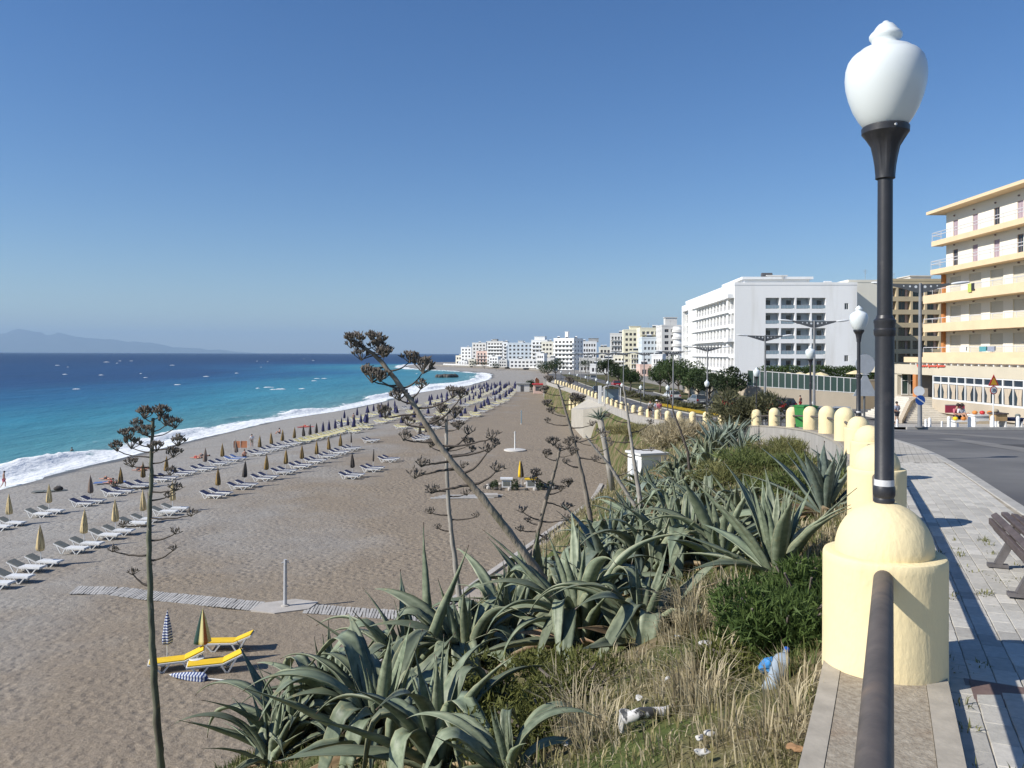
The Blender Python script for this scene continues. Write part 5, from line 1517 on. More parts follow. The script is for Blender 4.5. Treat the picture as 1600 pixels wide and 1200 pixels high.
AG = [ # label, px, py, size, leaves, habit, colour
 ('big agave with arching folded leaves at the bottom of the bank', 590, 1165, 1.25, 36, 'fold', 'g'),
 ('agave with long drooping leaves nearest the bottom left corner of the bank', 455, 1180, 1.2, 30, 'arch', 'g'),
 ('agave reaching farthest left over the beach at the bottom', 425, 1192, 0.85, 20, 'arch', 'g'),
 ('agave with looping leaves between the two bottom left ones', 520, 1140, 1.25, 30, 'fold', 'g'),
 ('agave with two tall spear leaves above the folded ones, by the boardwalk', 645, 1085, 1.35, 34, 'fold', 'g'),
 ('small agave at the bottom edge below the big folded one', 800, 1215, 0.62, 16, 'arch', 'g'),
 ('agave with one great hooped leaf at the bottom edge', 690, 1195, 1.05, 26, 'arch', 'g'),
 ('agave with broad folded leaves under the thin upright stalk', 735, 1050, 1.25, 30, 'fold', 'g'),
 ('agave with crossed leaves just right of the thin upright stalk', 790, 1015, 1.2, 28, 'arch', 'g'),
 ('large tangled agave with hanging ribbon leaves in the middle of the bank', 915, 1000, 1.3, 36, 'fold', 'g'),
 ('agave with long dark arching leaves at the foot of the leaning stalk', 850, 965, 1.35, 32, 'arch', 'g'),
 ('sprawling agave lying over the dry grass in the middle of the bank', 1000, 1000, 1.1, 26, 'arch', 'g'),
 ('tall agave with looping grey leaves above the tangled one', 955, 925, 1.35, 32, 'fold', 'b'),
 ('agave with dark hollow heart between the looping and the hooped agave', 1010, 915, 1.3, 30, 'fold', 'g'),
 ('agave with great hooped leaf between the tangled and the upright agave', 1075, 885, 1.4, 32, 'fold', 'g'),
 ('agave with drooping leaves left of the upright green one', 1130, 880, 1.1, 26, 'arch', 'g'),
 ('large upright agave with broad green blades nearest the second pier', 1215, 895, 1.02, 30, 'up', 'g'),
 ('upright blue agave close against the wall below the third pier', 1290, 800, 0.98, 28, 'up', 'b'),
 ('small agave half hidden behind the upright green one', 1165, 830, 0.95, 24, 'arch', 'g'),
 ('agave with curled leaves left of the small half hidden one', 1105, 820, 1.15, 26, 'fold', 'g'),
 ('agave above the hooped one in the dense patch', 1060, 835, 1.15, 26, 'fold', 'g'),
 ('agave in the dense patch, lowest by the beach edge', 960, 868, 1.25, 26, 'arch', 'g'),
 ('agave in the dense patch just above the lowest one', 1005, 845, 1.2, 26, 'arch', 'g'),
 ('agave in the dense patch beside the pale stalk', 985, 812, 1.2, 24, 'arch', 'b'),
 ('agave in the dense patch right of the pale stalk', 1035, 800, 1.2, 26, 'arch', 'g'),
 ('agave in the centre of the dense patch', 1065, 778, 1.3, 26, 'fold', 'g'),
 ('agave in the dense patch right of its centre', 1098, 768, 1.2, 24, 'arch', 'g'),
 ('agave in the dense patch below the white shed', 1020, 775, 1.3, 24, 'arch', 'b'),
 ('agave in the dense patch left below the white shed', 1000, 768, 1.3, 24, 'arch', 'g'),
 ('agave in the dense patch beside the white shed', 1052, 752, 1.4, 24, 'fold', 'g'),
 ('agave at the upper edge of the dense patch', 1080, 738, 1.5, 24, 'arch', 'g'),
 ('agave at the upper right of the dense patch', 1112, 735, 1.4, 24, 'arch', 'g'),
 ('agave between the dense patch and the blue grey ones', 1100, 716, 1.6, 24, 'arch', 'g'),
 ('tall blue grey agave standing above the dense patch, before the wall', 1140, 698, 1.9, 32, 'up', 'b'),
 ('blue grey agave left of the tall one before the wall', 1118, 704, 1.7, 28, 'up', 'b'),
 ('blue grey agave right of the tall one before the wall', 1160, 712, 1.4, 26, 'up', 'b'),
 ('single agave by the wall half behind the third pier', 1318, 745, 0.7, 18, 'up', 'b'),
]
for k, (lb, px, py, s, n, mx_, c) in enumerate(AG):
    agave(lb, at(px, py), s*(0.86 if px < 1150 and py > 840 else 0.95), n, mx_, c, (vr.uniform(-.2,.2), vr.uniform(-.2,.2)), 6, k)
# the two tall spear leaves
t = next(o for o in agaves if 'two tall spear' in o['label'])
for k, (dx, dz_, rx, ry) in enumerate(((-0.25, 0.1, 0.06, -0.10), (0.12, 0.1, 0.0, 0.16))):
    o = ob('leaf', POOL['g']['core'][k], t, (dx, 0.1*k, dz_), k*2.0, (1.75, 1.55, 1.75)); o.rotation_euler = (rx, ry, k*2.0)

# ---- dead flower stalks
stalk_m = mat('dry_stalk', (0.15,0.125,0.10), 0.9, scale=6, col2=(0.30,0.265,0.22), bump=0.7, bscale=14, bdist=0.02, stretch=(1,1,0.25), spec=0.15)
stalk_g = mat('greenish_stalk', (0.115,0.12,0.085), 0.85, scale=5, col2=(0.21,0.215,0.15), bump=0.6, bscale=14, bdist=0.015, stretch=(1,1,0.25), spec=0.2, col3=(0.10,0.085,0.07), scale3=6, cut3=(0.52,0.7))
stalk_p = mat('pale_grey_stalk', (0.27,0.25,0.22), 0.9, scale=6, col2=(0.42,0.39,0.345), bump=0.5, bscale=14, bdist=0.02, stretch=(1,1,0.25), spec=0.15)
stalk_t = mat('tan_stalk', (0.20,0.165,0.125), 0.9, scale=5, col2=(0.40,0.345,0.275), bump=0.8, bscale=16, bdist=0.02, stretch=(1,1,0.4), spec=0.15, col3=(0.16,0.16,0.10), scale3=1.2, cut3=(0.5,0.62))
twig_m = mat('dark_twig', (0.075,0.062,0.052), 0.9, scale=9, col2=(0.13,0.11,0.095), bump=0.3, bscale=30, bdist=0.005, spec=0.15)
pod_m = mat('dried_seed_pods', (0.09,0.075,0.062), 0.85, scale=25, col2=(0.27,0.235,0.20), spec=0.2)
def cluster_mesh(rng, n=46, R=0.17, flat=0.85):
    mb = MB()
    nb = 9
    heads = []
    for k in range(nb):
        a = k*2.39996; r = R*0.75*sqrt((k+0.5)/nb)
        h = Vector((r*cos(a), r*sin(a), flat*R*(1-(r/R)**2)*0.9+rng.uniform(-.02,.02)))
        mb.tube([(0,0,-0.02), tuple(h*0.5+Vector((0,0,-0.01))), tuple(h)], [0.009,0.007,0.005], 4); heads.append(h)
    for k in range(n):
        h = heads[k % nb]
        d = (h+Vector((0,0,0.10))).normalized()*0.8 + Vector((rng.uniform(-1,1), rng.uniform(-1,1), rng.uniform(-.5,1)))*0.75
        d.normalize()
        p0 = h + Vector((rng.uniform(-1,1), rng.uniform(-1,1), rng.uniform(-.6,.8)))*0.016
        L = rng.uniform(0.05, 0.085); r = rng.uniform(0.008, 0.0125)
        mb.tube([p0, p0+d*L*0.35, p0+d*L*0.75, p0+d*L], [0.003, r, r*0.85, 0.002], 5)
    return mb.mesh('seed_cluster', pod_m)
cr = random.Random(31)
CL = [cluster_mesh(cr, 62, 0.15), cluster_mesh(cr, 48, 0.13), cluster_mesh(cr, 72, 0.17), cluster_mesh(cr, 20, 0.12, 0.4)]
def stalk(label, pts, r0, r1, m, branches, seed, nodes=True, cs=1.0):
    """pts: path; branches: (t, side angle, length, rise, cluster kind or None, cluster scale)"""
    rg = random.Random(seed)
    base = Vector(pts[0])
    t = thing('dead_flower_stalk', label, 'flower stalk', base, 0, 'dead agave flower stalks')
    # smooth path
    def path(u):
        tab = [(i/(len(pts)-1), p) for i, p in enumerate(pts)]
        return Vector([interp([(a, Vector(b)[k]) for a, b in tab], u) for k in range(3)])
    n = 46
    P_ = [path(i/n)-base for i in range(n+1)]
    R_ = []
    for i in range(n+1):
        u = i/n; r = lerp(r0, r1, u**0.8)
        if nodes and i % 4 == 0: r *= 1.10
        R_.append(r*(1+0.05*rg.uniform(-1,1)))
    P_ = [p+Vector((rg.uniform(-1,1), rg.uniform(-1,1), 0))*0.006 for p in P_]
    gb = gz(base.x, base.y)
    if base.z > gb-0.1:
        drop_ = base.z-gb+0.2; lean_ = (P_[0]-P_[3]).normalized(); lean_ = Vector((lean_.x*0.5, lean_.y*0.5, 0))
        P_ = [P_[0]+Vector((lean_.x*drop_*0.5, lean_.y*drop_*0.5, -drop_)), P_[0]+Vector((lean_.x*drop_*0.25, lean_.y*drop_*0.25, -drop_*0.5))]+P_; R_ = [R_[0]*1.2, R_[0]*1.1]+R_
    mb = MB(); mb.tube(P_, R_, 10); mb.build('stem', m, t, True)
    if base.z > gb-0.1: P_ = P_[2:]; R_ = R_[2:]
    # dry bract scales on the stem
    for i in range(5, n, 4):
        a = rg.uniform(0, 6.28); r = R_[i]
        d = Vector((cos(a), sin(a), 0)); q = P_[i]
        b = MB(); s = Vector((-d.y, d.x, 0))*r*0.6
        b.add([q+d*r*0.8-s, q+d*r*0.8+s, q+d*r*1.6+Vector((0,0,0.10)), q+d*r*1.0+Vector((0,0,0.03))], [(0,1,3),(0,3,2),(1,2,3)])
        b.build('bract', stalk_p if rg.random() < .4 else stalk_m, t)
    for (u, ang, L, rise, ck, sc) in branches:
        q = path(u)-base; d = Vector((cos(ang), sin(ang), 0))
        bp = []
        for k in range(9):
            f = k/8
            bp.append(q + d*L*(f**0.85) + Vector((0,0,rise*L*(f**1.5) - 0.05*L*sin(pi*f)*0.6)) + Vector((rg.uniform(-1,1),rg.uniform(-1,1),rg.uniform(-1,1)))*0.012*L)
        rb = lerp(r0, r1, u)*0.42
        b = MB(); b.tube(bp, [max(0.006, lerp(rb, rb*0.45, k/8)) for k in range(9)], 7)
        o = b.build('branch', twig_m, t, True)
        if ck is not None:
            c = ob('seed_cluster', CL[ck], o, bp[-1], rg.uniform(0,6.28), (sc*cs,)*3)
            c.rotation_euler = (rg.uniform(-.25,.25), rg.uniform(-.25,.25), rg.uniform(0,6.28))
            if ck != 3 and sc > 0.75:
                c2 = ob('seed_cluster', CL[(ck+1) % 3], o, bp[-1]+Vector((rg.uniform(-.1,.1), rg.uniform(-.08,.08), rg.uniform(-.02,.08)))*sc, rg.uniform(0,6.28), (sc*0.7*cs,)*3)
    return t
LFT, RGT = pi, 0.0
# S1 slim upright stalk at the left, pixel track (258,1230)-(236,850)-(238,660)
Y = 9.2
def tr(px, py, Y): return tuple(P(px, py, Y))
g = at(262, 1290); 
b1 = tr(262, 1290, Y)
S1 = [tr(262,1300,Y), tr(252,1180,Y), tr(239,1000,Y), tr(234,850,Y), tr(237,740,Y), tr(240,655,Y)]
def s1(py): return (1300-py)/(1300-655.0)
stalk('slim upright dead flower stalk rising at the left over the beach and sea', S1, 0.052, 0.016, stalk_g, [
    (0.995, RGT+.3, 0.08, 0.6, 0, .8), (0.985, LFT, 0.10, 0.5, 1, .8), (0.95, RGT, 0.15, 0.5, 1, .75), (0.93, LFT+.5, 0.10, 0.3, 2, .6),
    (s1(700), LFT, 0.19, 0.55, 1, .65), (s1(700), RGT, 0.26, 0.40, 0, .72), (s1(705), LFT-.6, 0.12, 0.3, 2, .65), (s1(726), LFT+.2, 0.26, 0.45, 0, .72),
    (s1(738), LFT, 0.24, 0.2, 2, .75), (s1(733), RGT, 0.30, 0.2, 1, .75), (s1(738), RGT-.9, 0.20, 0.2, 0, .7), (s1(750), LFT, 0.40, 0.18, 1, .7), (s1(765), RGT, 0.25, 0.35, 0, .7),
    (s1(772), LFT+.6, 0.20, 0.1, 2, .6), (s1(790), RGT, 0.22, 0.05, 1, .6), (s1(815), LFT, 0.42, 0.04, 3, .6), (s1(824), RGT, 0.28, 0.1, 3, .8), (s1(840), RGT+.7, 0.2, 0.12, 3, .6),
    (s1(872), RGT, 0.48, 0.08, 3, .7), (s1(884), LFT, 0.30, -0.05, 3, .6), (s1(910), RGT, 0.30, 0.30, 3, .6), (s1(932), LFT, 0.42, 0.10, 3, .6), (s1(940), RGT, 0.28, 0.45, 3, .5), (s1(975), LFT, 0.2, 0.7, 3, .6)], 1)
# S2 thick leaning stalk in the middle
Y = 9.6
S2 = [tr(905,985,Y+.3), tr(840,890,Y+.1), tr(760,785,Y), tr(690,700,Y), tr(632,612,Y), tr(590,560,Y), tr(568,543,Y)]
def s2(px): 
    tab = [(568,1.0),(590,5/6),(632,4/6),(690,3/6),(760,2/6),(840,1/6),(905,0)]
    return interp(tab, px)
stalk('thick dead flower stalk leaning left across the middle of the view', S2, 0.060, 0.018, stalk_t, [
    (0.99, LFT+.4, 0.10, 0.3, 2, .9), (0.97, RGT, 0.14, 0.4, 0, .9), (0.95, LFT, 0.12, -0.2, 1, .8), (0.90, RGT+.8, 0.10, 0.2, 2, .8), (0.88, RGT, 0.16, -0.1, 0, .8), (0.86, LFT, 0.16, -0.3, 2, .75), (0.84, RGT-.7, 0.12, 0.1, 1, .8),
    (s2(603), LFT, 0.24, -0.35, 1, .75), (s2(608), RGT, 0.25, 0.45, 0, .85), (s2(628), RGT, 0.26, 0.75, 2, 1.0), (s2(625), LFT, 0.33, 0.15, 2, .95), (s2(628), LFT+.3, 0.26, 0.35, 1, .8),
    (s2(640), RGT, 0.14, 0.9, 1, .7), (s2(645), LFT, 0.16, 0.3, 0, .85), (s2(650), RGT-.2, 0.46, 0.32, 2, .75), (s2(655), LFT, 0.40, -0.12, 1, .8), (s2(665), RGT, 0.42, 0.75, 1, .75),
    (s2(688), RGT, 0.62, 0.16, 3, .9), (s2(693), RGT+.4, 0.32, 0.6, 3, .8), (s2(683), LFT, 0.40, 0.05, 1, .7), (s2(668), LFT, 0.24, 0.1, 2, .6), (s2(700), RGT, 0.56, 0.22, 1, .6), (s2(715), LFT, 0.50, -0.22, 3, 1.0), (s2(706), LFT+.3, 0.36, -.1, 3, .9),
    (s2(722), RGT, 0.32, 0.85, 3, .9), (s2(737), RGT, 0.30, 0.55, 3, .9), (s2(738), LFT, 0.48, -0.18, 3, .8)], 2)
# S3 thin stalk behind it
Y = 15.0
S3 = [tr(735,1010,Y), tr(722,950,Y), tr(710,860,Y), tr(701,780,Y), tr(698,700,Y), tr(698,650,Y)]
def s3(py): return interp([(650,1),(700,.8),(780,.6),(860,.4),(950,.2),(1010,0)], py)
stalk('thin upright dead stalk behind the leaning one', S3, 0.062, 0.025, stalk_p, [
    (1, LFT, 0.12, .6, 0, 1.1), (.97, RGT, 0.15, .4, 1, 1.1), (.93, LFT+.5, 0.15, .2, 2, 1.0), (.9, RGT-.4, .25, .2, 0, 1.0), (s3(706), LFT, .3, .3, 1, .9), (s3(705), RGT, .40, .25, 2, .9), (s3(712), RGT+.3, .5, .1, 1, .7),
    (s3(735), RGT, .3, .2, 3, 1), (s3(768), LFT, .25, .1, 3, 1), (s3(776), RGT, .35, .12, 3, 1), (s3(805), LFT, .35, .1, 3, 1), (s3(812), RGT, .5, .12, 3, .8), (s3(830), LFT, .25, .2, 3, .8)], 3)
# S4 dark branching stalk on the right of the leaning one
Y = 15.5
S4 = [tr(818,975,Y), tr(828,920,Y), tr(838,850,Y), tr(852,790,Y), tr(866,740,Y), tr(876,700,Y)]
def s4(py): return interp([(700,1),(740,.8),(790,.6),(850,.4),(920,.2),(975,0)], py)
stalk('dark branching dead stalk leaning right, right of the leaning thick one', S4, 0.062, 0.024, stalk_m, [
    (1, LFT, .12, .6, 0, 1), (.98, RGT, .2, .5, 1, 1), (.93, RGT-.4, .28, .2, 2, .9), (.9, LFT, .22, .3, 1, .9), (s4(757), LFT, .30, .6, 0, .9), (s4(757), RGT, .34, -.1, 2, .9), (s4(762), LFT+.4, .36, .4, 1, .7), (s4(772), RGT, .25, .25, 1, .7),
    (s4(785), RGT+.3, .42, -.35, 3, 1.2), (s4(812), LFT, .36, .45, 3, 1.0), (s4(815), RGT, .50, .08, 3, 1.1), (s4(820), LFT-.4, .25, .2, 3, .8), (s4(835), RGT, .18, -.5, 3, .9), (s4(830), LFT, .35, .05, 3, .9)], 4)
# S5 long stalk left of the pier row
Y = 18.0
S5 = [tr(935,880,Y), tr(925,820,Y), tr(913,755,Y), tr(900,700,Y), tr(886,650,Y), tr(872,600,Y)]
def s5(py): return interp([(600,1),(650,.8),(700,.6),(755,.4),(820,.2),(880,0)], py)
stalk('tall dead stalk with dark pod plates crossing the start of the pier row', S5, 0.075, 0.022, stalk_m, [
    (1, LFT, .2, .3, 0, .9), (.98, RGT, .25, .3, 1, .9), (.93, LFT, .35, .15, 2, .9), (.9, RGT, .28, .1, 0, .9), (.87, RGT+.5, .3, .05, 1, .8), (s5(637), LFT, .38, .15, 0, .9), (s5(632), RGT, .42, .2, 2, .9),
    (s5(650), LFT, .32, .2, 1, .8), (s5(664), LFT, .5, .1, 1, .7), (s5(668), RGT, .5, .12, 3, 1), (s5(690), RGT, .6, .35, 3, 1), (s5(700), LFT, .4, .0, 3, 1.1), (s5(715), RGT, .4, -.1, 3, 1), (s5(730), LFT, .35, .3, 3, 1)], 5)
# S6 pale stalk and S7 thin leaning twigs
Y = 21.0
S6 = [tr(1006,815,Y), tr(1000,775,Y), tr(993,730,Y), tr(987,690,Y), tr(980,640,Y), tr(974,600,Y)]
stalk('pale grey bare stalk with thin twigs before the dry grass mound', S6, 0.075, 0.022, stalk_p, [
    (.9, RGT, .4, .5, None, 1), (.84, LFT, .5, .45, None, 1), (.78, RGT, .6, .25, 3, .7), (.72, LFT, .55, .3, 3, .7), (.66, RGT+.3, .6, .4, 3, .8), (.6, LFT, .6, .05, 3, .8), (.55, RGT, .5, -.1, 3, .7), (.48, LFT-.3, .5, .5, None, 1)], 6, cs=1.2)
Y = 24.0
S7 = [tr(1000,800,Y), tr(975,762,Y), tr(955,730,Y), tr(930,700,Y), tr(915,680,Y)]
stalk('pale grey stalk fallen aslant left of the bare pale one', S7, 0.07, 0.025, stalk_p, [
    (.9, RGT, .5, .3, 3, 1), (.8, LFT, .5, .3, 3, 1), (.7, RGT, .4, .5, 3, .8), (.55, LFT, .4, .2, 3, .9), (.4, RGT, .5, .4, None, 1)], 7, cs=1.3)
Y = 30.0
stalk('thin dark twig leaning right before the dry grass mound', [tr(1075,705,Y), tr(1063,670,Y), tr(1052,640,Y), tr(1046,610,Y)], 0.05, 0.02, twig_m, [(.95, RGT, .3, .5, None, 1)], 8, False)
Y = 34
S8 = [tr(958,765,Y), tr(952,730,Y), tr(945,690,Y), tr(938,655,Y)]
yk = thing('yucca', 'pale trunked yucca with a ragged blue green rosette above the beach ramp', 'yucca', S8[0], 0)
b0 = Vector(S8[0])
mb = MB(); mb.tube([Vector(q)-b0 for q in S8], [0.13,0.12,0.12,0.14], 10); mb.build('trunk', stalk_p, yk, True)
for k in range(44):
    a = k*2.399; s = vr.uniform(0.42, 0.66)
    o = ob('leaf', vr.choice(POOL['b'][vr.choice(['core','mid','out','out'])]), yk, Vector(S8[-1])-b0, a, (s, s*0.55, s))

# ---- foliage builders
def leaf_cloud(mb, rng, centre, R, n, size, flat=1.0, up=0.3, narrow=0.5):
    cx, cy, cz = centre
    for _ in range(n):
        # shell-weighted point in an ellipsoid
        d = Vector((rng.gauss(0,1), rng.gauss(0,1), rng.gauss(0,1))); d.normalize()
        r = R*(0.55+0.45*rng.random()**0.6)
        p = Vector((cx, cy, cz)) + Vector((d.x*r, d.y*r, d.z*r*flat))
        s = size*rng.uniform(0.6, 1.35)
        u = Vector((rng.gauss(0,1), rng.gauss(0,1), rng.gauss(0,1)+up)); u = (u+d*0.8).normalized()
        w = u.orthogonal().normalized(); w = (w*cos(rng.random()*6.28)+u.cross(w)*sin(rng.random()*6.28))
        o = len(mb.v)
        mb.v += [tuple(p-w*s*narrow*0.5), tuple(p+u*s*0.5-w*0), tuple(p+w*s*narrow*0.5), tuple(p+u*s+w*0)]
        mb.v[o+1] = tuple(p-u*s*0.35)
        mb.f.append((o, o+1, o+2, o+3)); mb.m.append(0)
def foliage_material(name, c1, c2, trans=0.25, scale=0.9):
    m = bpy.data.materials.new(name); m.use_nodes = True
    nt = m.node_tree; N = nt.nodes; L = nt.links; b = N['Principled BSDF']
    g = N.new('ShaderNodeNewGeometry')
    n = N.new('ShaderNodeTexNoise'); n.inputs['Scale'].default_value = scale; n.inputs['Detail'].default_value = 3; L.new(g.outputs['Position'], n.inputs['Vector'])
    ad = N.new('ShaderNodeMath'); ad.operation = 'MULTIPLY_ADD'; L.new(g.outputs['Random Per Island'], ad.inputs[0]); ad.inputs[1].default_value = 0.5; L.new(n.outputs['Fac'], ad.inputs[2])
    r = N.new('ShaderNodeValToRGB'); r.color_ramp.elements[0].position = 0.4; r.color_ramp.elements[0].color = (*c1,1); r.color_ramp.elements[1].position = 1.0; r.color_ramp.elements[1].color = (*c2,1)
    L.new(ad.outputs[0], r.inputs['Fac']); L.new(r.outputs[0], b.inputs['Base Color'])
    b.inputs['Roughness'].default_value = 0.65; b.inputs['Specular IOR Level'].default_value = 0.25
    tr_ = N.new('ShaderNodeBsdfTranslucent'); L.new(r.outputs[0], tr_.inputs['Color'])
    ms = N.new('ShaderNodeMixShader'); ms.inputs[0].default_value = trans
    L.new(b.outputs[0], ms.inputs[1]); L.new(tr_.outputs[0], ms.inputs[2]); L.new(ms.outputs[0], N['Material Output'].inputs['Surface'])
    return m
F_TREE = foliage_material('tamarisk_foliage', (0.030,0.052,0.018), (0.085,0.125,0.045), scale=0.5)
F_HEDGE = foliage_material('hedge_foliage', (0.025,0.05,0.012), (0.085,0.13,0.035), scale=0.8)
F_DARK = foliage_material('dark_foliage', (0.020,0.036,0.016), (0.060,0.085,0.035), scale=0.5)
F_SHRUB = foliage_material('shrub_foliage', (0.028,0.055,0.014), (0.115,0.17,0.045), scale=3.5)
F_OLIVE = foliage_material('olive_bush_foliage', (0.055,0.06,0.028), (0.17,0.165,0.085), scale=1.2)
F_COVER = foliage_material('ground_cover', (0.05,0.06,0.015), (0.17,0.18,0.05), scale=3)
F_STRAW = foliage_material('straw_grass', (0.25,0.205,0.12), (0.56,0.485,0.32), scale=2.5)
F_MIXED = foliage_material('mixed_grass', (0.10,0.11,0.035), (0.36,0.31,0.15), scale=1.8)
F_GREEN = foliage_material('green_grass', (0.05,0.075,0.02), (0.17,0.20,0.065), scale=2.5)
F_MIXG = foliage_material('weedy_green', (0.07,0.085,0.025), (0.26,0.25,0.10), scale=1.3)
bark = mat('bark', (0.10,0.08,0.065), 0.9, scale=5, col2=(0.2,0.17,0.14), bump=0.6, bscale=10, bdist=0.03)
def tree(label, x, y, h, w, seed, fm=None, n=3600, group='trees along the road', trunk_h=None):
    rg = random.Random(seed); z = pave_z(y)
    t = thing('tree', label, 'tree', (x, y, z), 0, group)
    th = trunk_h or h*0.28
    mb = MB(); mb.tube([(0,0,-0.1),(0.1,0.05,th*0.6),(0.05,0.1,th),(0.1,0,th*1.6)], [0.2,0.15,0.13,0.07], 8)
    for k in range(5):
        a = k*1.3+rg.random(); mb.tube([(0.05,0.08,th*0.9),(cos(a)*w*0.18,sin(a)*w*0.18,th*1.4),(cos(a)*w*0.33,sin(a)*w*0.33,th+0.35*h)], [0.1,0.06,0.03], 6)
    mb.build('trunk', bark, t, True)
    mb = MB(); lobes = 15
    for k in range(lobes):
        a = k*2.399; rr = w*0.36*sqrt((k+.3)/lobes); zz = th+(h-th)*(0.22+0.62*rg.random()*(1-0.4*rr/(w*.4)))
        R = w*rg.uniform(0.16, 0.25)
        zz = min(zz, h-R*0.75)
        leaf_cloud(mb, rg, (rr*cos(a), rr*sin(a), zz), R, n//lobes, 0.26, 0.85, narrow=0.55)
    mb.build('crown', fm or F_TREE, t)
    return t
TR = [(1142,105,5.4,5.0,'rightmost round dark tree beside the terrace wall'),(1108,112,5.2,4.4,'round tree behind the fourth street light'),(1082,116,5.6,5.0,'bushy tree left of the one behind the fourth street light'),(1058,122,6.6,5.4,'tall tree with light green crown in the middle of the tree row'),
      (1036,130,7.0,5.6,'tallest tree of the row before the grey white block'),(1016,138,6.2,5.2,'tree left of the tallest in the row'),(998,146,5.6,4.8,'tree standing before the orange fronted shop'),(985,156,5.2,4.6,'last tree of the close row on the left'),
      (966,180,5.4,5.0,'separate dark tree before the yellow block'),(947,200,6.6,5.4,'dark tree farthest left beside the road')]
for k, (px, Y, h, w, lb) in enumerate(TR):
    X = (px-800)/FPX*Y
    tree(lb, max(X, 27.0) if Y < 150 else X, Y, h, w, 50+k, F_DARK if k in (0,1,8,9) else F_TREE)
for k, (px, Y, h, w, lb) in enumerate([(856,235,5.5,6.0,'dark bushy tree left of the start of the pier row'),(868,228,6.5,6.0,'dark bushy tree at the start of the pier row'),(830,262,3.5,4.0,'small dark tree beside the beach hut'),
      (775,600,7,8,'dark tree clump before the light blue block'),(757,640,7,9,'dark tree clump left of the light blue block'),(742,680,6,9,'dark tree clump below the leftmost blocks'),(845,520,8,9,'dark tree clump before the white tower'),(915,400,7,8,'trees below the ribbon-window building'),(935,380,7,8,'tree before the half hidden cream house')]):
    X = (px-800)/FPX*Y
    t = tree(lb, X, Y, h, w, 80+k, F_DARK, 1800, 'trees of the far shore'); t.location.z = gz(X, Y)
# clipped hedge on the terrace
hd = thing('hedge', 'long clipped green hedge on the terrace below the white hotel', 'hedge', (0,0,0), 0)
rg = random.Random(9); mb = MB()
for k in range(46):
    x = lerp(39.5, 66, k/45); leaf_cloud(mb, rg, (x, 126+rg.uniform(-.5,.5), pave_z(120)+4.05+0.35*nz(x*0.4, 2)+rg.uniform(-.1,.2)), 1.35, 330, 0.27, 0.85)
mb.build('foliage', F_HEDGE, hd)
mb = MB(); mb.box(39, 66.5, 125.4, 126.6, pave_z(120)-0.2, pave_z(120)+3.6); mb.build('stems', bark, hd)
# terrace parasols
canv = mat('cream_canvas', (0.74,0.62,0.36), 0.85, var=0.08, scale=3)
for k, px in enumerate((1232, 1250, 1268, 1282, 1337, 1330)):
    Y = 116 if k < 4 else 104.5; X = (px-800)/FPX*Y; ty = (580 if k < 4 else (577 if k == 4 else 592))
    zt = EYE-(ty-HORY)/FPX*Y
    t = thing('terrace_parasol', '%s open cream parasol from the left on the hotel terrace' % ordw(k+1), 'parasol', (X, Y, zt-2.4), 0, 'open parasols on the hotel terrace')
    mb = MB(); mb.lathe([(1.25,1.95),(1.2,2.0),(0.6,2.25),(0.03,2.42)], 8); mb.build('canopy', canv, t); mb = MB(); mb.tube([(0,0,0),(0,0,2.3)], 0.03, 6); mb.build('pole', framew, t)

# ---- bushes on the bank
def bush(label, p, R, h, n, fm, size, narrow, seed, name='shrub', cat='shrub', group=None, flat=0.7):
    rg = random.Random(seed)
    t = thing(name, label, cat, (p[0], p[1], p[2]-0.05), 0, group)
    mb = MB(); lob = 15
    for k in range(lob):
        a = k*2.399+rg.uniform(-.4,.4); rr = R*rg.uniform(0.55,0.85)*sqrt((k+.2)/lob)
        leaf_cloud(mb, rg, (rr*cos(a), rr*sin(a), h*(0.15+0.55*rg.random())), R*rg.uniform(.22,.5), n//lob, size, flat*h/R, 0.9, narrow)
    mb.build('foliage', fm, t)
    mb = MB()
    for k in range(7):
        a = k*0.9; mb.tube([(0,0,-0.05),(R*.3*cos(a),R*.3*sin(a),h*.4),(R*.6*cos(a),R*.6*sin(a),h*.7)], [0.02,0.015,0.008], 5)
    mb.build('stems', bark, t)
    return t
bush('dense bright green shrub beside the nearest yellow pier', at(1225, 1010), 0.42, 0.46, 7500, F_SHRUB, 0.055, 0.22, 1)
bush('low green shrub below the upright agave near the pier', at(1185, 960), 0.36, 0.34, 3600, F_SHRUB, 0.055, 0.22, 2)
bush('small feathery green shrub against the foot of the nearest pier', at(1262, 960), 0.34, 0.52, 4500, F_SHRUB, 0.055, 0.20, 31)
bush('patchy green weeds below the bright green shrub', at(1180, 1040), 0.42, 0.16, 2200, F_COVER, 0.05, 0.25, 32)
bush('fuzzy olive bush rising over the wall between the piers', at(1165, 688), 2.3, 2.6, 5200, F_OLIVE, 0.26, 0.22, 3)
bush('green bush below the wall left of the fifth pier', at(1195, 735), 1.9, 0.8, 3400, F_GREEN, 0.24, 0.12, 4)
bush('green bush below the wall under the sixth pier', at(1240, 715), 1.8, 0.8, 3400, F_MIXG, 0.24, 0.12, 5)
bush('yellowish green bush left of the green ones below the wall', at(1150, 755), 1.6, 0.7, 3200, F_MIXG, 0.22, 0.12, 6)
bush('low green bush behind the upright agave', at(1265, 770), 1.1, 0.5, 2600, F_GREEN, 0.15, 0.15, 7)
bush('low dark green ground bush between the folded agaves', at(835, 1090), 0.75, 0.28, 4500, F_COVER, 0.05, 0.3, 8)
bush('low dark green ground bush at the bottom of the bank', at(860, 1160), 0.6, 0.25, 4000, F_COVER, 0.045, 0.3, 9)
bush('grey green weeds under the hanging ribbon leaves', at(900, 1090), 0.45, 0.3, 2600, F_COVER, 0.05, 0.25, 10)
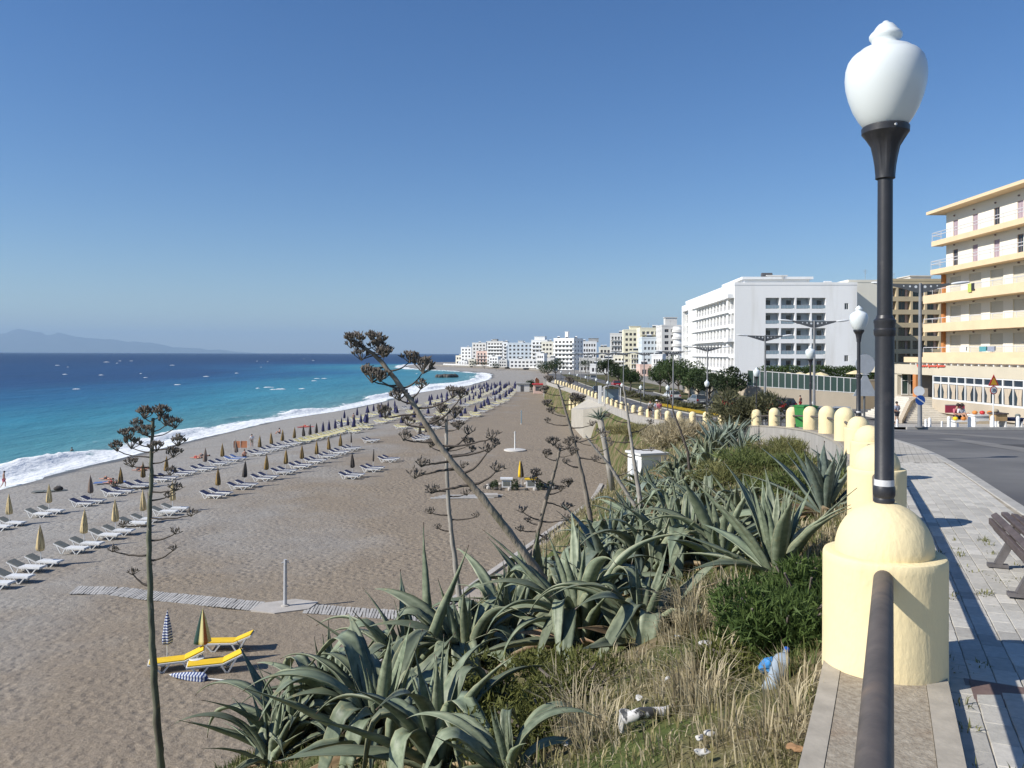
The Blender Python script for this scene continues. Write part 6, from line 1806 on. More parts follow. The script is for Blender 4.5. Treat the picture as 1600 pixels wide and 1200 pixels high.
bush('golden dry grass mound before the wall', at(1065, 690), 3.0, 1.7, 7000, F_STRAW, 0.42, 0.10, 11, 'dry_grass_mound', 'grass mound')
bush('second golden dry grass mound left of the first', at(1025, 685), 2.6, 1.3, 5200, F_MIXED, 0.40, 0.10, 12, 'dry_grass_mound', 'grass mound')
bush('brownish dry scrub beside the beach ramp', at(985, 680), 3.0, 1.1, 4200, F_MIXED, 0.36, 0.12, 13, 'dry_grass_mound', 'grass mound')
bush('shrubs planted in the median by the road', (20.8, 118, pave_z(118)), 2.0, 0.8, 1800, F_OLIVE, 0.3, 0.4, 14)
for k, (X, Y) in enumerate([(20.2,128),(19.8,138),(19.6,150),(19.4,165),(22.3,100),(21.8,108)]):
    bush('%s low planted shrub along the median' % ordw(k+1), (X, Y, pave_z(Y)), 1.8, 0.7, 1300, F_OLIVE, 0.3, 0.4, 20+k, group='shrubs of the median')
flower = mat('yellow_flowers', (0.62,0.42,0.04), 0.8, var=0.2, scale=3)
fl = MB(); rg = random.Random(2)
for k in range(900):
    Y = rg.uniform(82, 108); X = lerp(med_l(Y)+.2, med_l(Y)+1.6, rg.random()); fl.add([(X-.06,Y,pave_z(Y)+.12),(X+.06,Y,pave_z(Y)+.12),(X,Y+.02,pave_z(Y)+.26)], [(0,1,2)])
o = fl.build('flower_bed', flower); o['kind'] = 'stuff'; o['label'] = 'low yellow flowers along the kerb of the median'; o['category'] = 'flowers'

# ---- grass over the bank
def grass(name, label, fm, spots, seed, zf=None):
    """spots: iterables of (x, y, height, lean, count)"""
    rg = random.Random(seed); mb = MB()
    for (x, y, h, spread, cnt) in spots:
        z = bank_z(x, y) if zf is None else zf(y)
        for _ in range(cnt):
            a = rg.random()*6.283; r = spread*sqrt(rg.random())*0.45
            bx, by_ = x+r*cos(a), y+r*sin(a)
            L = h*rg.uniform(0.45, 1.2); b = a+rg.uniform(-.9,.9); lean = rg.uniform(0.1, 0.9)
            w = 0.0011+0.0016*rg.random()+0.00042*y
            d = Vector((cos(b), sin(b), 0)); s = Vector((-d.y, d.x, 0))*w
            p0 = Vector((bx, by_, z-0.02)); p1 = p0+d*L*lean*0.35+Vector((0,0,L*0.6)); p2 = p0+d*L*lean+Vector((0,0,L*(1.0-0.45*lean)))
            o = len(mb.v)
            mb.v += [tuple(p0-s), tuple(p0+s), tuple(p1+s*0.8), tuple(p1-s*0.8), tuple(p2)]
            mb.f += [(o,o+1,o+2,o+3), (o+3,o+2,o+4)]; mb.m += [0,0]
    o = mb.build(name, fm); o['kind'] = 'stuff'; o['label'] = label; o['category'] = 'grass'
    return o
rg = random.Random(77)
sp1 = []; sp2 = []; sp3 = []
for k in range(15000):
    Y = 2.2+ (rg.random()**2.0)*24; u = rg.random()**1.25
    X = lerp(xw(Y)-0.28, xw(Y)-9.0, u)
    den = nz(X*0.8, Y*0.8, 4.0); den2 = nz(X*0.5, Y*0.5, 11.0)
    hh = (0.06+0.11*rg.random())*(1+Y*0.02)
    if den > 0.14: sp1.append((X, Y, hh*(1.1 if den > .3 else .75), 0.25, 4))
    if den2 > -0.02: sp3.append((X, Y, hh*0.75, 0.28, 8))
    if rg.random() < 0.75: sp2.append((X, Y, hh*0.7, 0.25, 6))
for (px, py, h, cnt) in [(1075,960,.42,150),(1085,985,.40,160),(1110,1060,.36,150),(1095,1110,.34,160),(1060,1000,.3,90),(905,1150,.38,110),(930,1165,.34,110),(890,1100,.34,70),(1150,980,.55,40),(1170,960,.5,30),(1250,1090,.25,80),(1240,1140,.25,90),(1130,1150,.25,70),(1200,1180,.22,70),(1080,870,.3,60),(1130,930,.35,60)]:
    q = at(px, py); sp1.append((q.x, q.y, h, 0.32, cnt))
for k in range(900):
    Y = rg.uniform(26, 70); u = rg.random(); X = lerp(xw(Y)-0.4, xf(Y)+1, u)
    (sp2 if rg.random() < .5 else sp1).append((X, Y, 0.45, 1.0, 9))
grass('dry_grass', 'dry straw coloured grass covering the bank', F_STRAW, sp1, 1)
grass('dead_grass', 'short brownish mixed grass between the agaves', F_MIXED, sp2, 2)
grass('green_grass', 'short green grass patches on the bank', F_GREEN, sp3, 3)

# weeds in the joints of the paving along the wall and under the bench
wd = []
for k in range(90):
    Y = rg.uniform(2.3, 9); off = rg.choice([0.27, 0.27, 0.28, 0.42, 0.6, 0.85])+rg.uniform(0, .05)
    c_, d_, n_ = frame_at(Y); q = c_+n_*off
    if nz(q.x*1.3, q.y*1.3, 31) > 0.0: wd.append((q.x, q.y, rg.uniform(.02,.07), 0.10, 14))
for k in range(40):
    wd.append((3.9+rg.uniform(-.5,.3), 5.7+rg.uniform(-.5,.5), rg.uniform(.015,.05), 0.12, 10))
grass('paving_weeds', 'sparse weeds and dry stalks in the paving joints', F_MIXG, wd, 5, pave_z)
# ================================================================ BEACH THINGS
F_DARKB = F_DARK
white_pl = mat('white_plastic', (0.74,0.74,0.72), 0.45, var=0.06, scale=4)
navy = mat('navy_cloth', (0.018,0.028,0.085), 0.85, var=0.2, scale=5)
greyg = mat('greyed_green_cloth', (0.16,0.17,0.155), 0.85, var=0.15, scale=5)
yel_c = mat('yellow_cloth', (0.80,0.52,0.02), 0.8, var=0.08, scale=4)
pale_y = mat('pale_yellow_cloth', (0.68,0.60,0.26), 0.8, var=0.1, scale=4)
blue_t = mat('blue_towel', (0.08,0.15,0.36), 0.9, var=0.25, scale=3)
gold = mat('gold_brown_canvas', (0.33,0.21,0.055), 0.85, scale=2, col2=(0.10,0.075,0.05), contrast=(0.42,0.58), stretch=(7,7,0.3))
cream_c = mat('cream_brown_canvas', (0.66,0.52,0.27), 0.85, scale=2, col2=(0.33,0.25,0.14), contrast=(0.45,0.6), stretch=(9,9,0.4))
dark_c = mat('dark_brown_canvas', (0.055,0.047,0.042), 0.85, var=0.25, scale=4)
taupe_c = mat('taupe_canvas', (0.20,0.15,0.12), 0.85, var=0.15, scale=4)
navy_c = mat('navy_canvas', (0.022,0.024,0.085), 0.85, var=0.2, scale=3)
def stripe_mat(name, a, b, sc):
    m = bpy.data.materials.new(name); m.use_nodes = True
    nt = m.node_tree; N = nt.nodes; L = nt.links; bs = N['Principled BSDF']
    tc = N.new('ShaderNodeTexCoord'); w = N.new('ShaderNodeTexWave'); w.wave_type = 'BANDS'; w.bands_direction = 'Z'; w.inputs['Scale'].default_value = sc; w.inputs['Distortion'].default_value = 0.6
    L.new(tc.outputs['Object'], w.inputs['Vector'])
    r = N.new('ShaderNodeValToRGB'); r.color_ramp.interpolation = 'CONSTANT'; r.color_ramp.elements[0].color = (*a,1); r.color_ramp.elements[1].color = (*b,1); r.color_ramp.elements[1].position = 0.5
    L.new(w.outputs['Fac'], r.inputs['Fac']); L.new(r.outputs[0], bs.inputs['Base Color']); bs.inputs['Roughness'].default_value = 0.85
    return m
stripe_b = stripe_mat('blue_white_stripes', (0.025,0.05,0.20), (0.62,0.66,0.70), 2.6)

# lounger: head end at -x with raised back, foot end at +x
def lounger_meshes():
    D = {}
    mb = MB()
    for s in (-0.31, 0.31):
        mb.bar((-0.30,s,0.32),(0.98,s,0.32),0.05,0.055)
        mb.bar((-0.95,s,0.60),(-0.30,s,0.33),0.045,0.05)
    mb.bar((0.96,-0.31,0.32),(0.96,0.31,0.32),0.06,0.055); mb.bar((-0.94,-0.31,0.595),(-0.94,0.31,0.595),0.06,0.05); mb.bar((-0.3,-0.31,0.32),(-0.3,0.31,0.32),0.05,0.05)
    D['frame'] = mb.mesh('frame', white_pl)
    mb = MB()
    mb.bar((0.22,0,0.31),(0.46,0,0.0),0.05,0.055); mb.bar((0.80,0,0.31),(0.52,0,0.0),0.05,0.055)
    mb.bar((0.44,0,0.02),(0.54,0,0.02),0.05,0.04)
    D['foot_leg'] = mb.mesh('leg', white_pl)
    mb = MB()
    mb.bar((-0.75,0,0.50),(-0.46,0,0.0),0.05,0.055); mb.bar((-0.22,0,0.31),(-0.40,0,0.0),0.05,0.055)
    mb.bar((-0.48,0,0.02),(-0.38,0,0.02),0.05,0.04)
    D['head_leg'] = mb.mesh('leg', white_pl)
    for key, bm, sm in (('navy', navy, white_pl), ('grey', greyg, white_pl), ('yellow', yel_c, yel_c), ('pale', pale_y, pale_y), ('towel', blue_t, blue_t)):
        mb = MB(); M = Matrix.Translation((-0.30,0,0.36)) @ Matrix.Rotation(radians(22.5), 4, 'Y')
        mb.box(-0.70,0.0,-0.27,0.27,0.0,0.05,0,M); D['back_'+key] = mb.mesh('backrest', bm)
        mb = MB(); mb.box(-0.28,0.95,-0.27,0.27,0.348,0.385); D['seat_'+key] = mb.mesh('seat', sm)
        if key in ('navy', 'grey'):
            mb = MB(); mb.box(-0.27,0.86,-0.24,0.24,0.386,0.405); D['pad_'+key] = mb.mesh('pad', navy if key == 'navy' else greyg)
    return D
LD = lounger_meshes()
def lounger(label, p, rz, key, group, full=True, flat=False):
    t = thing('sun_lounger', label, 'sun lounger', p, rz, group)
    ob('frame', LD['frame'], t); ob('backrest', LD['back_'+key], t); ob('seat', LD['seat_'+key], t)
    for sy in (-0.31, 0.31):
        ob('leg', LD['foot_leg'], t, (0,sy,0)); ob('leg', LD['head_leg'], t, (0,sy,0))
    if key in ('navy',) : ob('pad', LD['pad_navy'], t)
    return t
# closed parasol
def parasol_meshes():
    D = {}
    mb = MB(); mb.tube([(0,0,-0.2),(0,0,2.28)], 0.022, 8); D['pole'] = mb.mesh('pole', white_pl, True, 40)
    rip = lambda a, z: 1+0.22*sin(a*5+z*1.7)
    prof = [(0.10,0.90),(0.185,0.95),(0.20,1.10),(0.175,1.40),(0.13,1.75),(0.08,2.05),(0.035,2.25),(0.018,2.34),(0.022,2.36),(0.003,2.40)]
    for k, m in (('gold',gold),('cream',cream_c),('dark',dark_c),('taupe',taupe_c),('navy',navy_c),('stripe',stripe_b)):
        mb = MB(); mb.lathe(prof, 30, rip=rip); D[k] = mb.mesh('canopy', m, True)
    mb = MB(); mb.lathe([(0.055,-0.02),(0.05,0.02),(0.03,0.04)], 10, c=(0,0,1.28)); D['tie'] = mb.mesh('tie', white_pl)
    # slim, wound tight
    rip2 = lambda a, z: 1+0.15*sin(a*4+z*3)
    mb = MB(); mb.lathe([(r*0.45, z) for r, z in prof], 16, rip=rip2); D['slim'] = mb.mesh('canopy', dark_c, True)
    mb = MB(); mb.lathe([(0.04,0.95)]+[(0.36*(1-((z-0.98)/1.42))**0.9+0.012, z) for z in (0.98,1.2,1.5,1.8,2.1,2.3,2.4)], 22, rip=lambda a, z: 1+0.16*sin(a*5)); D['bell'] = mb.mesh('canopy', navy_c, True)
    return D
PD = parasol_meshes()
def parasol(label, p, key, group, rz=0.0, s=1.0):
    t = thing('beach_parasol', label, 'parasol', p, rz, group, (s,s,s))
    ob('pole', PD['pole'], t); ob('canopy', PD[key], t)
    return t
br = random.Random(17)
def pair(px, py, key, lab, group, ukey=None, ulab=None, nl=2, upx=None):
    """pair of loungers whose seat middle is seen at px, py"""
    c = beach_hit(px, py)
    rz = radians(-6)+br.uniform(-.06,.06)
    for k in range(nl):
        q = Vector((c.x+(k-0.5)*-0.0+0.30*k, c.y-0.55+1.15*k, 0)); q.z = beach_z(q.x, q.y)
        lounger(lab + (', near one' if (nl == 2 and k == 0) else (', far one' if nl == 2 else '')), q, rz+br.uniform(-.04,.04), key, group)
    if ukey:
        q = Vector((c.x+0.1, c.y+0.62, 0)); q.z = beach_z(q.x, q.y)
        t = parasol(ulab, q, ukey, group.replace('loungers', 'parasols'), br.uniform(0,6))
        t.rotation_euler = (br.uniform(-.04,.04), br.uniform(-.04,.04), br.uniform(0,6))
# front row
R1 = [(2,918,'grey',None),(52,893,'grey','cream'),(121,863,'grey','cream'),(172,842,'grey','cream'),(216,823,'grey','cream'),(263,805,'grey','cream'),
      (336,779,'navy','gold'),(377,765,'navy','dark'),(412,752,'navy','gold'),(442,742,'navy','gold'),(468,733,'navy','gold'),(491,725,'navy','gold'),(511,717,'navy','gold'),(529,711,'navy','gold'),(547,705,'navy','slim')]
for k, (px, py, key, u) in enumerate(R1):
    cl = 'white lounger with grey pad' if key == 'grey' else 'white lounger with navy pad'
    pair(px, py, key, '%s, %s place from the left in the front row' % (cl, ordw(k+1)), 'loungers of the front row', u, 'closed %s parasol over the %s place of the front row' % ({'cream':'cream','gold':'gold brown','dark':'dark','slim':'slim dark'}.get(u,''), ordw(k+1)))
R2 = [(5,829,'grey','cream'),(68,809,'grey','cream'),(135,792,'navy','taupe'),(182,776,'navy','gold'),(218,765,'navy','gold'),(254,754,'navy','gold'),(285,745,'navy',None),(316,738,'navy','taupe'),(343,729,'navy','gold'),
      (366,722,'towel','taupe'),(402,713,'navy','gold'),(421,707,'navy','gold'),(438,702,'navy','gold'),(457,697,'navy','gold')]
for k, (px, py, key, u) in enumerate(R2):
    cl = {'grey':'white lounger with grey pad','navy':'white lounger with navy pad','towel':'lounger spread with blue towels'}[key]
    pair(px, py, key, '%s, %s place from the left in the second row' % (cl, ordw(k+1)), 'loungers of the second row', u, 'closed %s parasol at the %s place of the second row' % ({'cream':'cream','gold':'gold brown','taupe':'taupe'}.get(u,''), ordw(k+1)))
for k in range(11):
    t = k/10.0; px = lerp(472, 572, t); py = lerp(694, 667.5, t)
    pair(px, py, 'pale', 'pale yellow lounger, %s place in the yellow stretch of the second row' % ordw(k+1), 'loungers of the yellow stretch', 'dark' if k < 3 else 'navy', 'closed %s parasol, %s in the yellow stretch of the second row' % ('dark' if k < 3 else 'navy', ordw(k+1)))
for k, (px, py, u) in enumerate([(548,748,'dark'),(580,737,'slim'),(606,722,None),(578,692,None),(655,690,'dark'),(664,686,'dark')]):
    pair(px, py, 'navy', 'white lounger with navy pad in the %s small group on the open shingle' % ordw(k+1), 'loungers standing apart on the shingle', u, 'closed dark parasol of the %s small group on the open shingle' % ordw(k+1))
# crowded far rows
LEFT = [(118,-31),(147,-28.8),(183,-22),(231,-14.8),(288,-9)]; RIGHT = [(118,-14.0),(130,-10.4),(172,-5.5),(217,-0.9),(288,1.6)]
fr = random.Random(23)
Y = 121.0; n = 0
while Y < 288:
    a, b = interp(LEFT, Y), interp(RIGHT, Y)
    rowsn = 4 if Y < 210 else 5
    for r in range(rowsn):
        t = (r+0.15*fr.uniform(-1,1))/(rowsn-1)
        if Y < 133 and r == 0: continue
        if fr.random() < 0.10: continue
        X = lerp(a, b, t); Yr = Y+fr.uniform(-.5,.5)
        key = 'pale' if fr.random() < 0.75 else 'navy'
        rw = ['row nearest the sea', 'second row from the sea', 'third row from the sea', 'fourth row from the sea', 'innermost fifth row'][r]
        part_ = 'nearer' if Y < 170 else ('middle' if Y < 230 else 'farthest')
        lab = ('pale yellow lounger' if key == 'pale' else 'white and navy lounger') + ' in the crowded far beds, %s, %s part' % (rw, part_)
        for k in range(2 if Y < 205 else 1):
            q = (X+0.3*k, Yr-0.55+1.1*k, beach_z(X, Yr)); lounger(lab, q, radians(-8)+fr.uniform(-.1,.1), key, 'loungers of the crowded far rows' + (' yellow' if key == 'pale' else ' navy'))
        if fr.random() < 0.92:
            uk = 'bell' if fr.random() < 0.6 else 'navy'
            parasol('closed navy parasol over the crowded far beds, %s, %s part' % (rw, part_), (X+0.1, Yr+0.7, beach_z(X, Yr)), uk, 'navy parasols of the crowded far rows', fr.uniform(0,6), fr.uniform(.85,1.05))
    Y += 5.0
# group of yellow loungers close below
GY = [('yellow lounger in front of the striped parasol, left of the pair', 278, 1046, radians(200)), ('yellow lounger beside the white table, right of the pair', 338, 1050, radians(197)), ('yellow lounger farther back behind the coloured parasol', 358, 1016, radians(184))]
for lb, px, py, rz in GY:
    c = beach_hit(px, py); lounger(lb, c, rz, 'yellow', 'yellow loungers near the boardwalk')
c = beach_hit(263, 1040); parasol('closed blue and white striped parasol beside the yellow loungers', c, 'stripe', 'parasols at the yellow loungers', 0.4, 0.86)
# coloured parasol
def gore_mat():
    m = bpy.data.materials.new('coloured_gores'); m.use_nodes = True
    nt = m.node_tree; N = nt.nodes; L = nt.links; bs = N['Principled BSDF']
    tc = N.new('ShaderNodeTexCoord'); g = N.new('ShaderNodeTexGradient'); g.gradient_type = 'RADIAL'; L.new(tc.outputs['Object'], g.inputs['Vector'])
    r = N.new('ShaderNodeValToRGB'); r.color_ramp.interpolation = 'CONSTANT'; e = r.color_ramp.elements
    cols = [(0.02,0.06,0.05),(0.60,0.55,0.25),(0.42,0.15,0.05),(0.62,0.58,0.30),(0.03,0.05,0.12),(0.55,0.35,0.08),(0.60,0.55,0.28),(0.02,0.06,0.05)]
    while len(e) < len(cols): e.new(0.5)
    for k, c_ in enumerate(cols): e[k].position = k/len(cols); e[k].color = (*c_,1)
    L.new(g.outputs['Fac'], r.inputs['Fac']); L.new(r.outputs[0], bs.inputs['Base Color']); bs.inputs['Roughness'].default_value = 0.85
    return m
c = beach_hit(318, 1037)
t = thing('beach_parasol', 'half closed parasol with green, red and cream gores between the yellow loungers', 'parasol', c, 0.5, 'parasols at the yellow loungers', (0.86,0.86,0.86))
ob('pole', PD['pole'], t)
mb = MB(); mb.lathe([(0.24,0.86),(0.33,0.90),(0.31,1.05),(0.23,1.45),(0.15,1.85),(0.07,2.2),(0.02,2.36),(0.003,2.42)], 30, rip=lambda a, z: 1+0.18*sin(a*4+1)); mb.build('canopy', gore_mat(), t, True)
# table and folded parasol on the ground
c = beach_hit(309, 1046)
t = thing('side_table', 'small white table between the two yellow loungers', 'table', c, 0.2)
mb = MB(); mb.lathe([(0.27,0.36),(0.28,0.38),(0.27,0.40)], 20); mb.build('table_top', white_pl, t, True, 40)
for k in range(3):
    a = k*2.09; mb = MB(); mb.tube([(0.05*cos(a),0.05*sin(a),0.37),(0.22*cos(a),0.22*sin(a),0.0)], 0.02, 6); mb.build('leg', white_pl, t)
c = beach_hit(286, 1063)
t = thing('fallen_parasol', 'striped blue and white parasol lying on the shingle before the loungers', 'parasol', c+Vector((0,0,0.12)), 0)
t.rotation_euler = (0, radians(-88), radians(-8))
mb = MB(); mb.lathe([(0.02,-1.0),(0.10,-0.95),(0.17,-0.8),(0.13,-0.2),(0.06,0.3),(0.02,0.45)], 20, rip=lambda a, z: 1+0.2*sin(a*5)); mb.build('canopy', stripe_b, t, True)
mb = MB(); mb.tube([(0,0,-2.0),(0,0,0.5)], 0.02, 8); mb.build('pole', white_pl, t)

# ---- showers
conc_b = mat('beach_concrete', (0.44,0.41,0.37), 0.9, var=0.14, scale=1.4, bump=0.3, bscale=12, bdist=0.02)
steel_b = mat('grey_shower_steel', (0.45,0.46,0.48), 0.45, var=0.1, scale=5)
def shower(label, px, py, h, baseR, shape, m):
    c = beach_hit(px, py); t = thing('beach_shower', label, 'shower', c, 0.3, 'beach showers')
    mb = MB(); mb.tube([(0,0,0),(0,0,h)], [0.085,0.075], 12); mb.build('post', m, t, True, 40)
    mb = MB(); mb.lathe([(0.20,0.0),(0.18,0.14),(0.10,0.16)], 16); mb.build('foot', conc_b, t, True, 40)
    for s in (-1, 1):
        mb = MB(); mb.tube([(0,0,h-0.15),(0.14*s,0,h-0.12),(0.17*s,0,h-0.20)], 0.022, 6); mb.build('shower_head', steel_b, t, True)
    if shape == 'hex':
        mb = MB(); mb.prism([(1.55*cos(k*pi/3+.2), 1.0*sin(k*pi/3+.2)) for k in range(6)], -0.25, 0.10); mb.build('slab', conc_b, t)
    elif shape == 'round':
        mb = MB(); mb.lathe([(baseR,-0.25),(baseR,0.13),(baseR-.06,0.15)], 28); mb.build('slab', mat('pale_slab', (0.60,0.58,0.54), 0.9), t, True, 40)
    mb = MB(); mb.tube([(0.08,0,1.0),(0.13,0,1.0)], 0.03, 8); mb.build('tap', steel_b, t)
shower('grey shower post on a six-sided slab beside the boardwalk', 447, 951, 2.25, 1.2, 'hex', steel_b)
shower('white shower post on a round pale slab on the open beach', 805, 704, 2.35, 1.35, 'round', white_pl)
shower('blue grey shower post farthest away on the open beach', 815, 663, 2.35, 1.2, None, mat('blue_grey_post', (0.22,0.32,0.38), 0.5))

# ---- boardwalk of grey slats
slat_m = mat('weathered_slat', (0.33,0.32,0.30), 0.9, scale=3, col2=(0.48,0.46,0.43), bump=0.3, bscale=20, bdist=0.01, rnd=0.15, coord='obj')
mb = MB(); mb.box(-0.055,0.055,-0.65,0.65,0.0,0.035); slat_me = mb.mesh('slat', slat_m)
bwk = thing('boardwalk', 'grey slatted boardwalk laid across the shingle past the shower', 'boardwalk', (0,0,0), 0)
pts = [beach_hit(*q) for q in [(118,926),(180,927),(235,934),(300,940),(350,945),(415,951),(480,954),(540,958),(600,962),(660,966),(735,971)]]
lens = [0]
for i in range(len(pts)-1): lens.append(lens[-1]+(pts[i+1]-pts[i]).length)
s = 0.0; k = 0
while s < lens[-1]:
    i = max(j for j in range(len(lens)-1) if lens[j] <= s); f = (s-lens[i])/(lens[i+1]-lens[i]); p = pts[i].lerp(pts[i+1], f); d = pts[i+1]-pts[i]
    if not (lens[5]-0.1 < s < lens[6]-0.1) :
        o = ob('slat', slat_me, bwk, (p.x, p.y, beach_z(p.x,p.y)+0.03+0.02*nz(p.x,p.y)+br.uniform(0,.012)))
        o.rotation_euler = (br.uniform(-.02,.02), br.uniform(-.03,.03), atan2(d.y,d.x)+br.uniform(-.05,.05)+0.28)
    s += 0.15
# flat platform of boards and logs in the middle of the beach
c = beach_hit(735, 778)
t = thing('board_pile', 'flat grey boards and a small hatch lying on the shingle', 'boards', c, 0.05)
for k in range(4):
    mb = MB(); mb.box(-3.2+0.3*k,2.0+0.25*k,-0.5+k*0.35,-0.22+k*0.35,0.02+0.012*k,0.08+0.012*k); mb.build('board', slat_m, t)
mb = MB(); mb.box(0.9,2.3,-0.3,0.6,0.10,0.28); mb.build('hatch', conc_b, t)
# stall with yellow parasol ringed by stones
c = beach_hit(815, 762)
t = thing('stone_ring', 'low ring of stones and plants round the yellow parasol', 'stone ring', c, 0)
for k in range(26):
    a = k/26*6.283; mb = MB(); mb.ell((3.1*cos(a)+br.uniform(-.15,.15), 1.6*sin(a), 0.10), (0.22*br.uniform(.7,1.3),0.2,0.17*br.uniform(.7,1.3)), 7, 5); mb.build('stone', rock if k % 3 else conc_b, t)
for k in range(7):
    a = k*0.9; mb = MB(); leaf_cloud(mb, br, (2.6*cos(a),1.3*sin(a)-.2,0.30), 0.35, 160, 0.14, 0.9); mb.build('plant', F_DARKB, t)
for k, (dx, nm) in enumerate(((-1.3,'left'),(0.85,'right'))):
    tt = thing('beach_cabinet', 'small white cabinet on the %s of the yellow parasol' % nm, 'cabinet', c+Vector((dx,0,0)), 0, 'cabinets inside the stone ring')
    mb = MB(); mb.box(-0.42,0.42,-0.3,0.3,0.05,0.75); mb.build('body', white_pl, tt); mb = MB(); mb.box(-0.55,0.55,-0.4,0.4,0.752,0.87); mb.build('top', white_pl if k == 0 else yel_c, tt)
    mb = MB(); mb.box(-0.3,0.3,-0.32,-0.302,0.2,0.6); mb.build('panel', greyg, tt)
t = parasol('closed yellow and black parasol standing in the stone ring', c+Vector((0,0.1,0)), 'dark', 'parasol of the stone ring', 0.0, 1.0)
mb = MB(); mb.lathe([(0.10,0.9),(0.17,0.95),(0.16,1.3),(0.11,1.8),(0.05,2.2),(0.005,2.42)], 18, c=(-0.11,0,0)); mb.build('yellow_gore', yel_c, t, True)
# concrete kerb strips at the foot of the bank
kb = thing('beach_kerb', 'pale concrete kerb and path at the foot of the bank', 'kerb', (0,0,0), 0)
rows = []
for Y in yrange(30, 72, 1.0, 1.0): rows.append([(xf(Y)-1.3, Y, beach_z(xf(Y),Y)+z) for z in (-.2,.22)]+[(xf(Y)-0.95, Y, beach_z(xf(Y),Y)+z) for z in (.22,-.2)])
o = grid_object('kerb', rows, conc_b, smooth=False); o.parent = kb
rows = []
for Y in yrange(30, 72, 1.0, 1.0): rows.append([(xf(Y)-0.94, Y, beach_z(xf(Y),Y)+0.10), (xf(Y)+0.5, Y, beach_z(xf(Y),Y)+0.14)])
o = grid_object('path', rows, mat('sandy_path', (0.36,0.31,0.26), 0.95, var=0.12, scale=1.2), smooth=False); o.parent = kb
# bright beach bar sign and red inflatable at the far end
c = beach_hit(836, 612)
t = thing('beach_banner', 'orange upright beach banner at the end of the lounger rows', 'banner', c, 0.3)
mb = MB(); mb.tube([(0,0,0),(0,0,4.0),(0.5,0,4.6)], 0.05, 6); mb.build('pole', white_pl, t)
mb = MB(); mb.add([(0.05,0,0.7),(1.4,0.1,1.2),(1.5,0.12,3.6),(0.5,0,4.6),(0.05,0,4.0)], [(0,1,2,3,4)]); so = mb.build('flag', mat('orange_flag', (0.60,0.22,0.10), 0.8, var=0.2, scale=0.8), t); md = so.modifiers.new('thick', 'SOLIDIFY'); md.thickness = 0.02
# ================================================================ CARS, PEOPLE, LITTER
tyre = mat('tyre_rubber', (0.02,0.02,0.02), 0.9, var=0.2); rim = mat('alloy_rim', (0.45,0.45,0.46), 0.4, metal=0.6)
head = mat('headlight', (0.75,0.77,0.78), 0.2); tail = mat('tail_light', (0.40,0.01,0.01), 0.3); plate_m = mat('number_plate', (0.72,0.72,0.66), 0.5)
def car_paint(name, c):
    m = bpy.data.materials.new(name); m.use_nodes = True; b = m.node_tree.nodes['Principled BSDF']
    b.inputs['Base Color'].default_value = (*c,1); b.inputs['Roughness'].default_value = 0.35; b.inputs['Coat Weight'].default_value = 0.6; b.inputs['Coat Roughness'].default_value = 0.08
    n = m.node_tree.nodes.new('ShaderNodeTexNoise'); n.inputs['Scale'].default_value = 4; mr = m.node_tree.nodes.new('ShaderNodeMapRange'); mr.inputs[3].default_value = 0.28; mr.inputs[4].default_value = 0.5
    m.node_tree.links.new(n.outputs['Fac'], mr.inputs[0]); m.node_tree.links.new(mr.outputs[0], b.inputs['Roughness'])
    return m
